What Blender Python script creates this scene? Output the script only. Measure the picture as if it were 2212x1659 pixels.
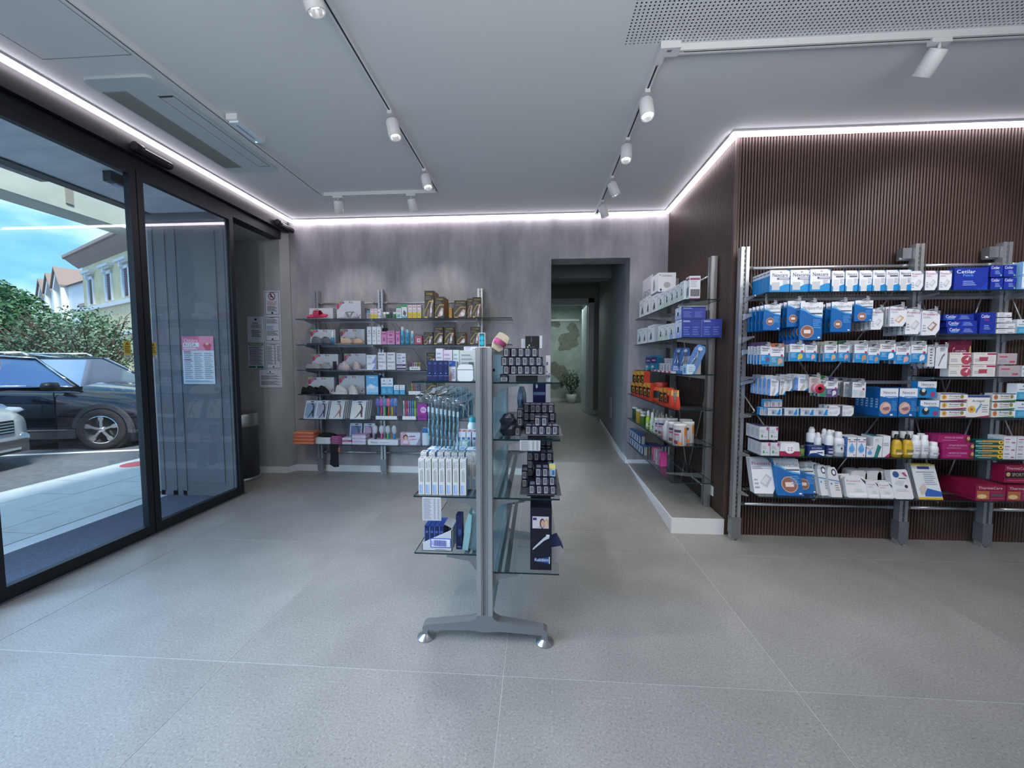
import bpy, bmesh, math, random
from mathutils import Vector, Matrix
random.seed(7)
for o in list(bpy.data.objects): bpy.data.objects.remove(o, do_unlink=True)
SC = bpy.context.scene
COL = SC.collection
PI = math.pi

# ------------------------------------------------------------ camera, measured from the photograph (2212 x 1659)
W, H, F = 2212.0, 1659.0, 835.0
PITCH = math.atan(51/835.0); YAW = math.atan(54/835.0*math.cos(PITCH)); EYE = 1.45
cam = bpy.data.cameras.new('camera'); co = bpy.data.objects.new('camera', cam); COL.objects.link(co)
cam.sensor_fit = 'HORIZONTAL'; cam.sensor_width = 36.0; cam.lens = F*36.0/W; cam.clip_start = 0.05; cam.clip_end = 400
co.location = (0, 0, EYE); co.rotation_euler = (PI/2-PITCH, 0, YAW)
SC.camera = co
_fw = Vector((-math.sin(YAW)*math.cos(PITCH), math.cos(YAW)*math.cos(PITCH), -math.sin(PITCH)))
_rt = Vector((math.cos(YAW), math.sin(YAW), 0)); _up = _rt.cross(_fw)
def ray(u, v): return _fw + _rt*((u-W/2)/F) - _up*((v-H/2)/F)
def py(u, v, y): d = ray(u, v); t = y/d.y; return Vector((d.x*t, y, EYE+d.z*t))
def px(u, v, x): d = ray(u, v); t = x/d.x; return Vector((x, d.y*t, EYE+d.z*t))
def pz(u, v, z): d = ray(u, v); t = (z-EYE)/d.z; return Vector((d.x*t, d.y*t, z))
def pd(u, v, dep): d = ray(u, v); return Vector((0, 0, EYE))+d*dep

# ------------------------------------------------------------ colour management, world, lights
SC.view_settings.view_transform = 'Standard'; SC.view_settings.look = 'None'
SC.view_settings.gamma = 1.0; SC.view_settings.use_curve_mapping = False
SC.view_settings.exposure = 0.65
def setup_world():
    w = bpy.data.worlds.new('sky'); SC.world = w; w.use_nodes = True
    nt = w.node_tree; nt.nodes.clear()
    out = nt.nodes.new('ShaderNodeOutputWorld'); bg = nt.nodes.new('ShaderNodeBackground')
    tc = nt.nodes.new('ShaderNodeTexCoord'); mp = nt.nodes.new('ShaderNodeMapping'); mp.inputs['Scale'].default_value = (1.3, 1.3, 4.2)
    mp.inputs['Location'].default_value = (0.35, 0.1, 0.55)
    nz = nt.nodes.new('ShaderNodeTexNoise'); nz.inputs['Scale'].default_value = 1.35; nz.inputs['Detail'].default_value = 6; nz.inputs['Roughness'].default_value = .55
    rp = nt.nodes.new('ShaderNodeValToRGB'); e = rp.color_ramp.elements
    e[0].position = .36; e[0].color = (.040, .15, .42, 1); e[1].position = .66; e[1].color = (.50, .57, .60, 1)
    m = e.new(.5); m.color = (.11, .27, .46, 1)
    nt.links.new(tc.outputs['Generated'], mp.inputs['Vector']); nt.links.new(mp.outputs['Vector'], nz.inputs['Vector'])
    nt.links.new(nz.outputs['Fac'], rp.inputs['Fac']); nt.links.new(rp.outputs['Color'], bg.inputs['Color'])
    nt.links.new(bg.outputs['Background'], out.inputs['Surface']); bg.inputs['Strength'].default_value = 2.1
setup_world()
def add_light(kind, name, loc, energy, color=(1, 1, 1), size=None, sizey=None, aim=None, spot=None, blend=.6, soft=.03):
    l = bpy.data.lights.new(name, kind); l.energy = energy; l.color = color
    if kind == 'AREA':
        l.shape = 'RECTANGLE'; l.size = size; l.size_y = sizey or size
    if kind == 'SPOT': l.spot_size = spot; l.spot_blend = blend; l.shadow_soft_size = soft
    if kind == 'SUN': l.angle = size
    o = bpy.data.objects.new(name, l); COL.objects.link(o); o.location = loc
    if aim is not None: o.rotation_euler = (Vector(aim)-Vector(loc)).to_track_quat('-Z', 'Y').to_euler()
    return o
add_light('SUN', 'sun', (-20, -10, 30), 5, (1, .96, .9), size=math.radians(12), aim=(-36, 4, 0))
# added fill lights under the ceiling behind the camera, standing for unseen tracks
for i, (lx, ly, e) in enumerate([(-1.2, -.9, 6), (1.4, -.9, 6), (3.6, .4, 5)]):
    add_light('AREA', 'ceiling_fill', (lx, ly, 3.12), e, (1, .98, .97), size=1.3, sizey=.5, aim=(lx, ly, 0))
ul = add_light('AREA', 'upward_fill', (.5, -1.0, 1.9), 50, (.97, .99, 1), size=4.0, sizey=1.6, aim=(.6, -.2, 3.2)); ul.data.spread = math.radians(130)  # unseen upward fill, added to brighten the ceiling
dl = add_light('AREA', 'daylight_fill', (-3.42, .3, 1.6), 72, (.54, .74, 1), size=2.6, sizey=2.2, aim=(-1.2, 1.5, -.4)); dl.data.spread = math.radians(110)  # fill added outside the glass to strengthen blue daylight on the floor
add_light('AREA', 'room_light', (.75, 10.6, 3.0), 14, (.82, .97, .93), size=.9, aim=(.75, 10.6, 0))
add_light('AREA', 'corridor_light', (.7, 7.9, 2.75), .8, (.9, 1, .98), size=.4, aim=(.7, 7.9, 0))

# ------------------------------------------------------------ materials
MC = {}
def lin(c):
    if isinstance(c, str): c = tuple(int(c[i:i+2], 16)/255 for i in (0, 2, 4))
    return tuple((x/12.92 if x <= .04045 else ((x+.055)/1.055)**2.4) for x in c)
def mat(name, col, rough=.5, metal=0.0, emit=None, spec=None, coat=0, grain=None, bump=None):
    """procedural material; grain=(scale, amount) mottles the colour, bump=(scale, strength)"""
    if name in MC: return MC[name]
    m = bpy.data.materials.new(name); m.use_nodes = True; MC[name] = m
    nt = m.node_tree; b = nt.nodes['Principled BSDF']
    c = lin(col); b.inputs['Base Color'].default_value = (*c, 1)
    b.inputs['Roughness'].default_value = rough; b.inputs['Metallic'].default_value = metal
    if spec is not None: b.inputs['Specular IOR Level'].default_value = spec
    if coat: b.inputs['Coat Weight'].default_value = coat; b.inputs['Coat Roughness'].default_value = .03
    if emit: b.inputs['Emission Color'].default_value = (*emit[0], 1); b.inputs['Emission Strength'].default_value = emit[1]
    tc = None
    if grain or bump: tc = nt.nodes.new('ShaderNodeTexCoord')
    if grain:
        nz = nt.nodes.new('ShaderNodeTexNoise'); nz.inputs['Scale'].default_value = grain[0]; nz.inputs['Detail'].default_value = 5
        if len(grain) > 2:
            mp = nt.nodes.new('ShaderNodeMapping'); mp.inputs['Scale'].default_value = grain[2]
            nt.links.new(tc.outputs['Object'], mp.inputs['Vector']); nt.links.new(mp.outputs['Vector'], nz.inputs['Vector'])
        else: nt.links.new(tc.outputs['Object'], nz.inputs['Vector'])
        rp = nt.nodes.new('ShaderNodeValToRGB'); a = grain[1]
        rp.color_ramp.elements[0].position = .3; rp.color_ramp.elements[0].color = (*[x*(1-a) for x in c], 1)
        rp.color_ramp.elements[1].position = .7; rp.color_ramp.elements[1].color = (*[min(1, x*(1+a)) for x in c], 1)
        nt.links.new(nz.outputs['Fac'], rp.inputs['Fac']); nt.links.new(rp.outputs['Color'], b.inputs['Base Color'])
    if bump:
        n2 = nt.nodes.new('ShaderNodeTexNoise'); n2.inputs['Scale'].default_value = bump[0]; n2.inputs['Detail'].default_value = 4
        nt.links.new(tc.outputs['Object'], n2.inputs['Vector'])
        bp = nt.nodes.new('ShaderNodeBump'); bp.inputs['Strength'].default_value = bump[1]; bp.inputs['Distance'].default_value = .01
        nt.links.new(n2.outputs['Fac'], bp.inputs['Height']); nt.links.new(bp.outputs['Normal'], b.inputs['Normal'])
    return m
def glass(name, tint, refl=1.0, base=.0):
    """thin pane: tinted see-through plus mirror reflection growing at grazing angles"""
    if name in MC: return MC[name]
    m = bpy.data.materials.new(name); m.use_nodes = True; MC[name] = m
    nt = m.node_tree; nt.nodes.clear()
    out = nt.nodes.new('ShaderNodeOutputMaterial'); mx = nt.nodes.new('ShaderNodeMixShader')
    tr = nt.nodes.new('ShaderNodeBsdfTransparent'); tr.inputs['Color'].default_value = (*tint, 1)
    gl = nt.nodes.new('ShaderNodeBsdfGlossy'); gl.inputs['Roughness'].default_value = .0; gl.inputs['Color'].default_value = (refl, refl, refl, 1)
    lw = nt.nodes.new('ShaderNodeLayerWeight'); lw.inputs['Blend'].default_value = .5
    pw = nt.nodes.new('ShaderNodeMath'); pw.operation = 'POWER'; pw.inputs[1].default_value = 5
    mu = nt.nodes.new('ShaderNodeMath'); mu.operation = 'MULTIPLY_ADD'; mu.inputs[1].default_value = .95; mu.inputs[2].default_value = .035+base; mu.use_clamp = True
    nt.links.new(lw.outputs['Facing'], pw.inputs[0]); nt.links.new(pw.outputs[0], mu.inputs[0]); nt.links.new(mu.outputs[0], mx.inputs[0])
    nt.links.new(tr.outputs[0], mx.inputs[1]); nt.links.new(gl.outputs[0], mx.inputs[2]); nt.links.new(mx.outputs[0], out.inputs['Surface'])
    return m
def frosted(name, col, alpha=.5):
    if name in MC: return MC[name]
    m = bpy.data.materials.new(name); m.use_nodes = True; MC[name] = m
    nt = m.node_tree; b = nt.nodes['Principled BSDF']; out = [n for n in nt.nodes if n.type == 'OUTPUT_MATERIAL'][0]
    b.inputs['Base Color'].default_value = (*lin(col), 1); b.inputs['Roughness'].default_value = .2
    mx = nt.nodes.new('ShaderNodeMixShader'); tr = nt.nodes.new('ShaderNodeBsdfTransparent'); mx.inputs[0].default_value = alpha
    nt.links.new(tr.outputs[0], mx.inputs[1]); nt.links.new(b.outputs[0], mx.inputs[2]); nt.links.new(mx.outputs[0], out.inputs['Surface'])
    return m
def P(c, rough=.42):                       # printed card / plastic of a plain colour
    return mat('print_'+c, c, rough)
def plaster(name, c1, c2, scale=(1.6, 1.6, .5)):
    m = bpy.data.materials.new(name); m.use_nodes = True; nt = m.node_tree; b = nt.nodes['Principled BSDF']
    tc = nt.nodes.new('ShaderNodeTexCoord'); mp = nt.nodes.new('ShaderNodeMapping'); mp.inputs['Scale'].default_value = scale
    n1 = nt.nodes.new('ShaderNodeTexNoise'); n1.inputs['Scale'].default_value = 2.2; n1.inputs['Detail'].default_value = 9; n1.inputs['Roughness'].default_value = .62
    rp = nt.nodes.new('ShaderNodeValToRGB'); rp.color_ramp.elements[0].position = .36; rp.color_ramp.elements[1].position = .64
    rp.color_ramp.elements[0].color = (*lin(c1), 1); rp.color_ramp.elements[1].color = (*lin(c2), 1)
    nt.links.new(tc.outputs['Object'], mp.inputs['Vector']); nt.links.new(mp.outputs['Vector'], n1.inputs['Vector'])
    nt.links.new(n1.outputs['Fac'], rp.inputs['Fac']); nt.links.new(rp.outputs['Color'], b.inputs['Base Color'])
    b.inputs['Roughness'].default_value = .62
    bp = nt.nodes.new('ShaderNodeBump'); bp.inputs['Strength'].default_value = .12; bp.inputs['Distance'].default_value = .01
    nt.links.new(n1.outputs['Fac'], bp.inputs['Height']); nt.links.new(bp.outputs['Normal'], b.inputs['Normal'])
    return m
def tile_mat(name, c, speck=True):
    m = bpy.data.materials.new(name); m.use_nodes = True; nt = m.node_tree; b = nt.nodes['Principled BSDF']
    N = nt.nodes.new; LK = nt.links.new
    tc = N('ShaderNodeTexCoord')
    n1 = N('ShaderNodeTexNoise'); n1.inputs['Scale'].default_value = 105; n1.inputs['Detail'].default_value = 6; n1.inputs['Roughness'].default_value = .8
    n2 = N('ShaderNodeTexNoise'); n2.inputs['Scale'].default_value = 2.4; n2.inputs['Detail'].default_value = 5
    LK(tc.outputs['Object'], n1.inputs['Vector']); LK(tc.outputs['Object'], n2.inputs['Vector'])
    r1 = N('ShaderNodeValToRGB'); e = r1.color_ramp.elements; k = lin(c)
    e[0].position = .36; e[0].color = (*[x*.45 for x in k], 1); e[1].position = .66; e[1].color = (*[min(1, x*1.75) for x in k], 1)
    mm = e.new(.44); mm.color = (*[x*.94 for x in k], 1); mm2 = e.new(.575); mm2.color = (*[x*1.10 for x in k], 1)
    LK(n1.outputs['Fac'], r1.inputs['Fac'])
    mr = N('ShaderNodeMapRange'); mr.inputs['From Min'].default_value = .3; mr.inputs['From Max'].default_value = .7; mr.inputs['To Min'].default_value = .90; mr.inputs['To Max'].default_value = 1.10
    LK(n2.outputs['Fac'], mr.inputs['Value'])
    mx = N('ShaderNodeMix'); mx.data_type = 'RGBA'; mx.blend_type = 'MULTIPLY'; mx.inputs[0].default_value = 1
    LK(r1.outputs['Color'], mx.inputs[6]); LK(mr.outputs['Result'], mx.inputs[7]); LK(mx.outputs[2], b.inputs['Base Color'])
    b.inputs['Roughness'].default_value = .36; b.inputs['Specular IOR Level'].default_value = .5
    bp = N('ShaderNodeBump'); bp.inputs['Strength'].default_value = .10; bp.inputs['Distance'].default_value = .002
    LK(n1.outputs['Fac'], bp.inputs['Height']); LK(bp.outputs['Normal'], b.inputs['Normal'])
    return m

ALU = mat('satin_aluminium', 'b4b5b8', .36, .75)
ALUD = mat('dark_aluminium', '8b8d92', .42, .7)
ALUB = mat('bright_aluminium', 'd6d7da', .25, .8)
CHROME = mat('chrome', 'e0e2e4', .1, 1.0)
FRAME = mat('anthracite_frame', '15181e', .42, .1)
BLACK = mat('black_plastic', '0e0f11', .45)
WHITE = mat('white_plastic', 'e8e9ea', .45)
CEIL = mat('ceiling_paint', 'd2d5d7', .8, bump=(60, .02))
GLASS = glass('clear_glass', (.95, .98, .98), .92, .01)
SHELFG = glass('shelf_glass', (.92, .965, .965), .7, .01)
SHELFE = mat('glass_edge', '0c2a2d', .15)
CLEAR = glass('clear_film', (.93, .95, .96), .55, .0)
# ------------------------------------------------------------ mesh builder
TXT = {}
def text_mesh(s):
    if s in TXT: return TXT[s]
    c = bpy.data.curves.new('lettering', 'FONT'); c.body = s; c.resolution_u = 2
    o = bpy.data.objects.new('lettering', c); COL.objects.link(o)
    bpy.context.view_layer.update()
    me = bpy.data.meshes.new_from_object(o.evaluated_get(bpy.context.evaluated_depsgraph_get()))
    vs = [tuple(v.co[:2]) for v in me.vertices]; fs = [tuple(p.vertices) for p in me.polygons]
    x0 = min(v[0] for v in vs); x1 = max(v[0] for v in vs); y0 = min(v[1] for v in vs); y1 = max(v[1] for v in vs)
    vs = [((x-x0)/(x1-x0+1e-9), (y-y0)/(y1-y0+1e-9)) for x, y in vs]
    bpy.data.objects.remove(o); bpy.data.curves.remove(c); bpy.data.meshes.remove(me)
    TXT[s] = (vs, fs); return TXT[s]
class MB:
    def __init__(s): s.v = []; s.f = []; s.m = []; s.sm = []; s.mats = []
    def mi(s, m):
        if m not in s.mats: s.mats.append(m)
        return s.mats.index(m)
    def face(s, pts, m, smooth=False):
        n = len(s.v); s.v += [tuple(p) for p in pts]; s.f.append(tuple(range(n, n+len(pts)))); s.m.append(s.mi(m)); s.sm.append(smooth)
    def poly(s, vs, fs, m, smooth=False):
        n = len(s.v); s.v += [tuple(p) for p in vs]; k = s.mi(m)
        for f in fs: s.f.append(tuple(n+i for i in f)); s.m.append(k); s.sm.append(smooth)
    def box(s, x0, y0, z0, x1, y1, z1, m, faces=None):
        vs = [(x0, y0, z0), (x1, y0, z0), (x1, y1, z0), (x0, y1, z0), (x0, y0, z1), (x1, y0, z1), (x1, y1, z1), (x0, y1, z1)]
        ff = dict(bottom=(0, 3, 2, 1), top=(4, 5, 6, 7), front=(0, 1, 5, 4), right=(1, 2, 6, 5), back=(2, 3, 7, 6), left=(3, 0, 4, 7))
        if not faces: s.poly(vs, list(ff.values()), m); return s
        n = len(s.v); s.v += vs
        for k, f in ff.items(): s.f.append(tuple(n+i for i in f)); s.m.append(s.mi(faces.get(k, m))); s.sm.append(False)
        return s
    def cyl(s, p0, p1, r0, r1=None, m=None, n=12, cap=True, smooth=True):
        r1 = r0 if r1 is None else r1; p0 = Vector(p0); p1 = Vector(p1); a = (p1-p0).normalized()
        b = a.orthogonal().normalized(); c = a.cross(b)
        vs = [p0+(b*math.cos(2*PI*i/n)+c*math.sin(2*PI*i/n))*r0 for i in range(n)]+[p1+(b*math.cos(2*PI*i/n)+c*math.sin(2*PI*i/n))*r1 for i in range(n)]
        s.poly(vs, [(i, (i+1) % n, n+(i+1) % n, n+i) for i in range(n)], m, smooth)
        if cap:
            s.poly(vs[:n], [tuple(range(n))[::-1]], m); s.poly(vs[n:], [tuple(range(n))], m)
        return s
    def tube(s, pts, r, m, n=8):
        for a, b in zip(pts, pts[1:]): s.cyl(a, b, r, None, m, n)
        return s
    def lathe(s, prof, m, c=(0, 0, 0), n=16, mats=None, sx=1, sy=1):
        for i, ((r0, z0), (r1, z1)) in enumerate(zip(prof, prof[1:])):
            mm = mats[i] if mats else m; vs = []
            for r, z in ((r0, z0), (r1, z1)):
                vs += [(c[0]+sx*r*math.cos(2*PI*k/n), c[1]+sy*r*math.sin(2*PI*k/n), c[2]+z) for k in range(n)]
            s.poly(vs, [(k, (k+1) % n, n+(k+1) % n, n+k) for k in range(n)], mm, True)
        return s
    def prism(s, pts, axis, a, b, m, mcap=None):
        """extrude a 2-D outline along an axis ('x','y','z') from a to b"""
        def P3(p, t): return {'x': (t, p[0], p[1]), 'y': (p[0], t, p[1]), 'z': (p[0], p[1], t)}[axis]
        n = len(pts); vs = [P3(p, a) for p in pts]+[P3(p, b) for p in pts]
        s.poly(vs, [(i, (i+1) % n, n+(i+1) % n, n+i) for i in range(n)], m)
        s.poly(vs, [tuple(range(n)), tuple(range(n, 2*n))[::-1]], mcap or m); return s
    def mesh(s, name='mesh', recalc=True):
        me = bpy.data.meshes.new(name); me.from_pydata(s.v, [], s.f)
        for m in s.mats: me.materials.append(m)
        me.polygons.foreach_set('material_index', s.m); me.polygons.foreach_set('use_smooth', s.sm)
        if recalc:
            bm = bmesh.new(); bm.from_mesh(me); bmesh.ops.remove_doubles(bm, verts=bm.verts, dist=1e-5) if len(bm.verts) < 20000 and recalc == 'weld' else None
            bmesh.ops.recalc_face_normals(bm, faces=bm.faces); bm.to_mesh(me); bm.free()
        me.update(); return me
    def build(s, name, parent=None, loc=(0, 0, 0), rot=(0, 0, 0), weld=True):
        return link(name, s.mesh(name, 'weld' if weld else True), parent, loc, rot)
def link(name, me, parent=None, loc=(0, 0, 0), rot=(0, 0, 0)):
    o = bpy.data.objects.new(name, me); COL.objects.link(o); o.location = loc; o.rotation_euler = rot
    if parent: o.parent = parent
    return o
USED = {}
def tag(o, label, cat, group=None):
    n = len(label.replace(',', ' ').split())
    if not 4 <= n <= 16: print('LABEL LENGTH', n, label)
    if label in USED and not group: print('DUPLICATE LABEL', label)
    USED[label] = 1
    o['label'] = label; o['category'] = cat
    if group: o['group'] = group
    return o
def thing(name, label, cat, loc=(0, 0, 0), rot=(0, 0, 0), group=None):
    o = bpy.data.objects.new(name, None); COL.objects.link(o); o.location = loc; o.rotation_euler = rot; o.empty_display_size = .1
    return tag(o, label, cat, group)
def struct(o): o['kind'] = 'structure'; return o
ORD = ['first', 'second', 'third', 'fourth', 'fifth', 'sixth', 'seventh', 'eighth', 'ninth', 'tenth', 'eleventh', 'twelfth']
def more(l, *extra):
    for e in extra:
        if e and len((l+' '+e).replace(',', ' ').split()) <= 16: l = l+', '+e
    return l
def nth(i, n):
    if n == 1: return ''
    return ORD[i]+' from the left'

# ------------------------------------------------------------ printed faces
def prints(mb, els, org, ux, uz, nrm, w, h):
    """flat print on a face: org = lower left corner, ux/uz = directions, nrm = outward"""
    org = Vector(org); ux = Vector(ux); uz = Vector(uz); nrm = Vector(nrm)
    k = 0
    for e in els:
        k += 1; off = nrm*(.00035+.00022*k)
        def Q(x, z): return org+ux*(x*w)+uz*(z*h)+off
        t = e[0]
        if t == 'r':
            _, x0, z0, x1, z1, m = e; mb.face([Q(x0, z0), Q(x1, z0), Q(x1, z1), Q(x0, z1)], m)
        elif t == 'p': mb.face([Q(*p) for p in e[1]], e[2])
        elif t == 'e':
            _, cx, cz, rx, rz, m = e; mb.face([Q(cx+rx*math.cos(2*PI*i/14), cz+rz*math.sin(2*PI*i/14)) for i in range(14)], m)
        elif t == 't':
            _, s, x0, z0, x1, z1, m = e; vs, fs = text_mesh(s); mb.poly([Q(x0+(x1-x0)*a, z0+(z1-z0)*b) for a, b in vs], fs, m)
        elif t == 'tv':                      # reads upwards
            _, s, x0, z0, x1, z1, m = e; vs, fs = text_mesh(s); mb.poly([Q(x1-(x1-x0)*b, z0+(z1-z0)*a) for a, b in vs], fs, m)
        elif t == 'l':                       # lines of small print
            _, n, x0, z0, x1, z1, m = e
            for i in range(n):
                zz = z0+(z1-z0)*(i+.5)/n; hh = (z1-z0)/n*.22; xe = x1-(x1-x0)*(.25*((i*7) % 3)/2)
                mb.face([Q(x0, zz-hh), Q(xe, zz-hh), Q(xe, zz+hh), Q(x0, zz+hh)], m)
        elif t == 'bc':                      # barcode bars
            _, n, x0, z0, x1, z1, m = e
            for i in range(n):
                zz = z0+(z1-z0)*(i+.1)/n; hh = (z1-z0)/n*(.35+.3*((i*5) % 3)/2)
                mb.face([Q(x0, zz), Q(x1, zz), Q(x1, zz+hh), Q(x0, zz+hh)], m)
def carton(w, h, d, base, front=(), left=(), top=(), faces=None, right=()):
    mb = MB(); mb.box(-w/2, 0, 0, w/2, d, h, base, faces)
    prints(mb, front, (-w/2, 0, 0), (1, 0, 0), (0, 0, 1), (0, -1, 0), w, h)
    prints(mb, left, (-w/2, d, 0), (0, -1, 0), (0, 0, 1), (-1, 0, 0), d, h)
    prints(mb, right, (w/2, 0, 0), (0, 1, 0), (0, 0, 1), (1, 0, 0), d, h)
    prints(mb, top, (-w/2, 0, h), (1, 0, 0), (0, 1, 0), (0, 0, 1), w, d)
    return mb.mesh('carton', False)
# ------------------------------------------------------------ the room
PLAST = plaster('grey_plaster', '858489', 'a9a6aa')
PLASTL = plaster('pale_plaster', '979899', 'a9aaab')
CORR = mat('corridor_paint', '8a9294', .7)
TILE = tile_mat('stone_tile', '8c8a88')
GROUT = mat('pale_grout', 'b9b9b7', .8)
BASEW = mat('white_skirting', 'dfe2e6', .4)
CZ = 3.22; BY = 4.84
# floor: a grout bed with every large tile laid on it
fb = MB(); fb.box(-3.27, -3.2, -.06, 4.7, 12.4, -.0016, GROUT); fb.box(-4.1, 3.94, -.06, -3.27, 4.75, -.0016, GROUT); floor = struct(fb.build('floor'))
XJ = [-4.075, -2.775, -1.478, -.15, 1.143, 2.43, 3.73, 4.7]; YJ = [-3.2, -2.08, -.83, .43, 1.688, 2.905, 4.19, 5.4]
tm = {}
for i in range(len(XJ)-1):
    for j in range(len(YJ)-1):
        x0, x1, y0, y1 = XJ[i]+.002, XJ[i+1]-.002, YJ[j]+.002, YJ[j+1]-.002
        if i == 0: y0 = max(y0, 3.94)
        if y1 <= y0 or (i == 0 and y1 < 3.95): continue
        m = MB(); w, d = x1-x0, y1-y0; m.box(-w/2, -d/2, -.0035, w/2, d/2, 0, TILE)
        m.build('tile', floor, ((x0+x1)/2, (y0+y1)/2, 0))
for y0, y1 in ((-3.2, -2.08), (-2.08, -.83), (-.83, .43), (.43, 1.688), (1.688, 2.905), (2.905, 3.938)):
    m = MB(); m.box(-.2105, -(y1-y0)/2+.0016, -.0035, .2105, (y1-y0)/2-.0016, 0, TILE); m.build('tile', floor, (-2.9875, (y0+y1)/2, 0))

# ramp into the corridor
RZ = .168
m = MB(); m.prism([(3.245, 0), (BY, RZ-.004), (BY, 0)], 'x', .1, 1.1285, GROUT)
ramp = m.build('ramp'); tag(ramp, 'low stone tiled ramp rising towards the corridor opening', 'ramp')
m = MB(); m.box(.1, BY, -.003, 1.6, 12.2, RZ-.004, GROUT); fc = struct(m.build('floor_corridor'))
for ya, yb in ((3.245, 4.19), (4.193, BY)):
    m = MB(); za, zb = [RZ*(q-3.245)/(BY-3.245)+.0006 for q in (ya, yb)]; m.prism([(ya, za-.003), (yb, zb-.003), (yb, zb), (ya, za)], 'x', .1, 1.1285, TILE); m.build('tile', ramp)
for ya, yb in ((BY, 5.4), (5.403, 6.7), (6.703, 8.0), (8.003, 9.3), (9.303, 12.2)):
    m = MB(); m.box(.1, ya, RZ-.004, 1.125 if yb < 5.5 else (1.3 if yb < 9 else 1.5), yb, RZ, TILE); m.build('tile', fc)
# plinth under the side rack
def pt(y): return .134+(RZ+.006-.134)*(y-3.245)/(BY-3.245)
m = MB(); m.prism([(3.245, 0), (BY, 0), (BY, pt(BY)-.003), (3.245, pt(3.245)-.003)], 'x', 1.130, 1.558, BASEW)
pl = m.build('plinth'); tag(pl, 'white sided plinth with stone tiled top under the side rack', 'plinth')
for ya, yb in ((3.252, 4.19), (4.193, BY)):
    m = MB(); m.prism([(ya, pt(ya)-.003), (yb, pt(yb)-.003), (yb, pt(yb)), (ya, pt(ya))], 'x', 1.137, 1.556, TILE); m.build('tile', pl)

# back wall with the corridor opening
def wallbox(name, boxes, m_, kind=True):
    m = MB()
    for b in boxes: m.box(*b, m_)
    o = m.build(name); return struct(o) if kind else o
wallbox('wall_back', [(-3.16, BY, 0, .17, BY+.3, CZ+.3), (.17, BY, 2.69, 1.12, BY+.3, CZ+.3), (1.12, BY, 0, 1.62, BY+.3, CZ+.3)], PLAST)
m = MB(); m.prism([(-3.215, 4.72), (-3.165, BY-.002), (-3.165, BY+.3), (-4.4, BY+.3), (-4.4, 4.72)], 'z', 0, CZ+.3, PLASTL); struct(m.build('wall_niche'))
wallbox('wall_niche_side', [(-4.3, 3.94, 0, -4.06, 4.72, 3.2)], PLASTL)
wallbox('ceiling_niche', [(-4.3, 3.93, 2.955, -3.33, 4.72, 3.2)], PLASTL)
# corridor and the room at its end
m = MB(); m.prism([(1.12, BY+.3), (1.30, 8.0), (1.30, 8.3), (1.75, 8.3), (1.75, BY+.3)], 'z', 0, CZ+.1, CORR); struct(m.build('wall_corridor_right'))
wallbox('wall_corridor_left', [(-.3, BY+.3, 0, .1, 12.4, CZ+.1)], CORR)
wallbox('wall_corridor_end', [(1.29, 9.3, 0, 1.8, 9.42, CZ+.1), (.1, 9.3, 2.87, 1.29, 9.42, CZ+.1)], CORR)
wallbox('wall_corridor_nook', [(1.62, 8.3, 0, 1.8, 9.3, CZ+.1)], CORR)
wallbox('ceiling_corridor', [(-.3, BY+.3, CZ, 1.8, 12.5, CZ+.1)], CORR)
o = wallbox('trim_3', [(.1, 6.5, 2.80, 1.4, 6.8, CZ)], CORR)
wallbox('wall_room_right', [(1.36, 9.42, 0, 1.6, 12.4, CZ+.1)], mat('room_white', 'c9d2d0', .6))
# mural wall at the end: pale ground with large ginkgo leaves
MUR = plaster('mural_ground', '9fa9a4', 'b4bcb6', (2, 2, 2)); LEAF = plaster('mural_leaf', '6f6f69', '8b8a80', (5, 5, 5)); VEIN = mat('mural_vein', 'b9b8aa', .7)
m = MB(); m.box(-.2, 12.2, 0, 1.5, 12.35, CZ, MUR)
BO = [0]
def blob(cx, cz, rx, rz, a, seed, mm):
    BO[0] += 1
    rnd = random.Random(seed); n = 26; pts = []
    for i in range(n):
        t = 2*PI*i/n; r = 1+.10*math.sin(3*t+seed)+.07*math.sin(7*t+seed*2)+rnd.uniform(-.04, .04); r *= (1 if abs(t-PI) > .25 else .7)
        x, z = rx*r*math.cos(t), rz*r*math.sin(t); pts.append((cx+x*math.cos(a)-z*math.sin(a), 12.198-.001*BO[0], cz+x*math.sin(a)+z*math.cos(a)))
    m.face(pts, mm)
blob(.93, 2.02, .34, .27, .25, 3, LEAF); blob(1.12, 2.38, .17, .25, .5, 5, LEAF); blob(.62, .98, .36, .42, .2, 8, LEAF); blob(.52, 2.62, .22, .13, -.2, 4, LEAF); blob(.28, .8, .2, .35, 0, 9, LEAF)
for i in range(7):
    a = -.9+i*.3; m.cyl((1.2, 12.19, 1.98), (1.2-.5*math.cos(a), 12.19, 1.98+.38*math.sin(a)), .004, .002, VEIN, 4)
mw = struct(m.build('wall_mural', weld=False))
m = MB(); m.box(.1, 12.17, RZ, 1.36, 12.2, RZ+.09, BASEW); struct(m.build('baseboard_mural'))
m = MB(); m.box(.1, 12.14, 2.66, 1.30, 12.2, 2.73, BASEW); struct(m.build('trim_4'))
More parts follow.
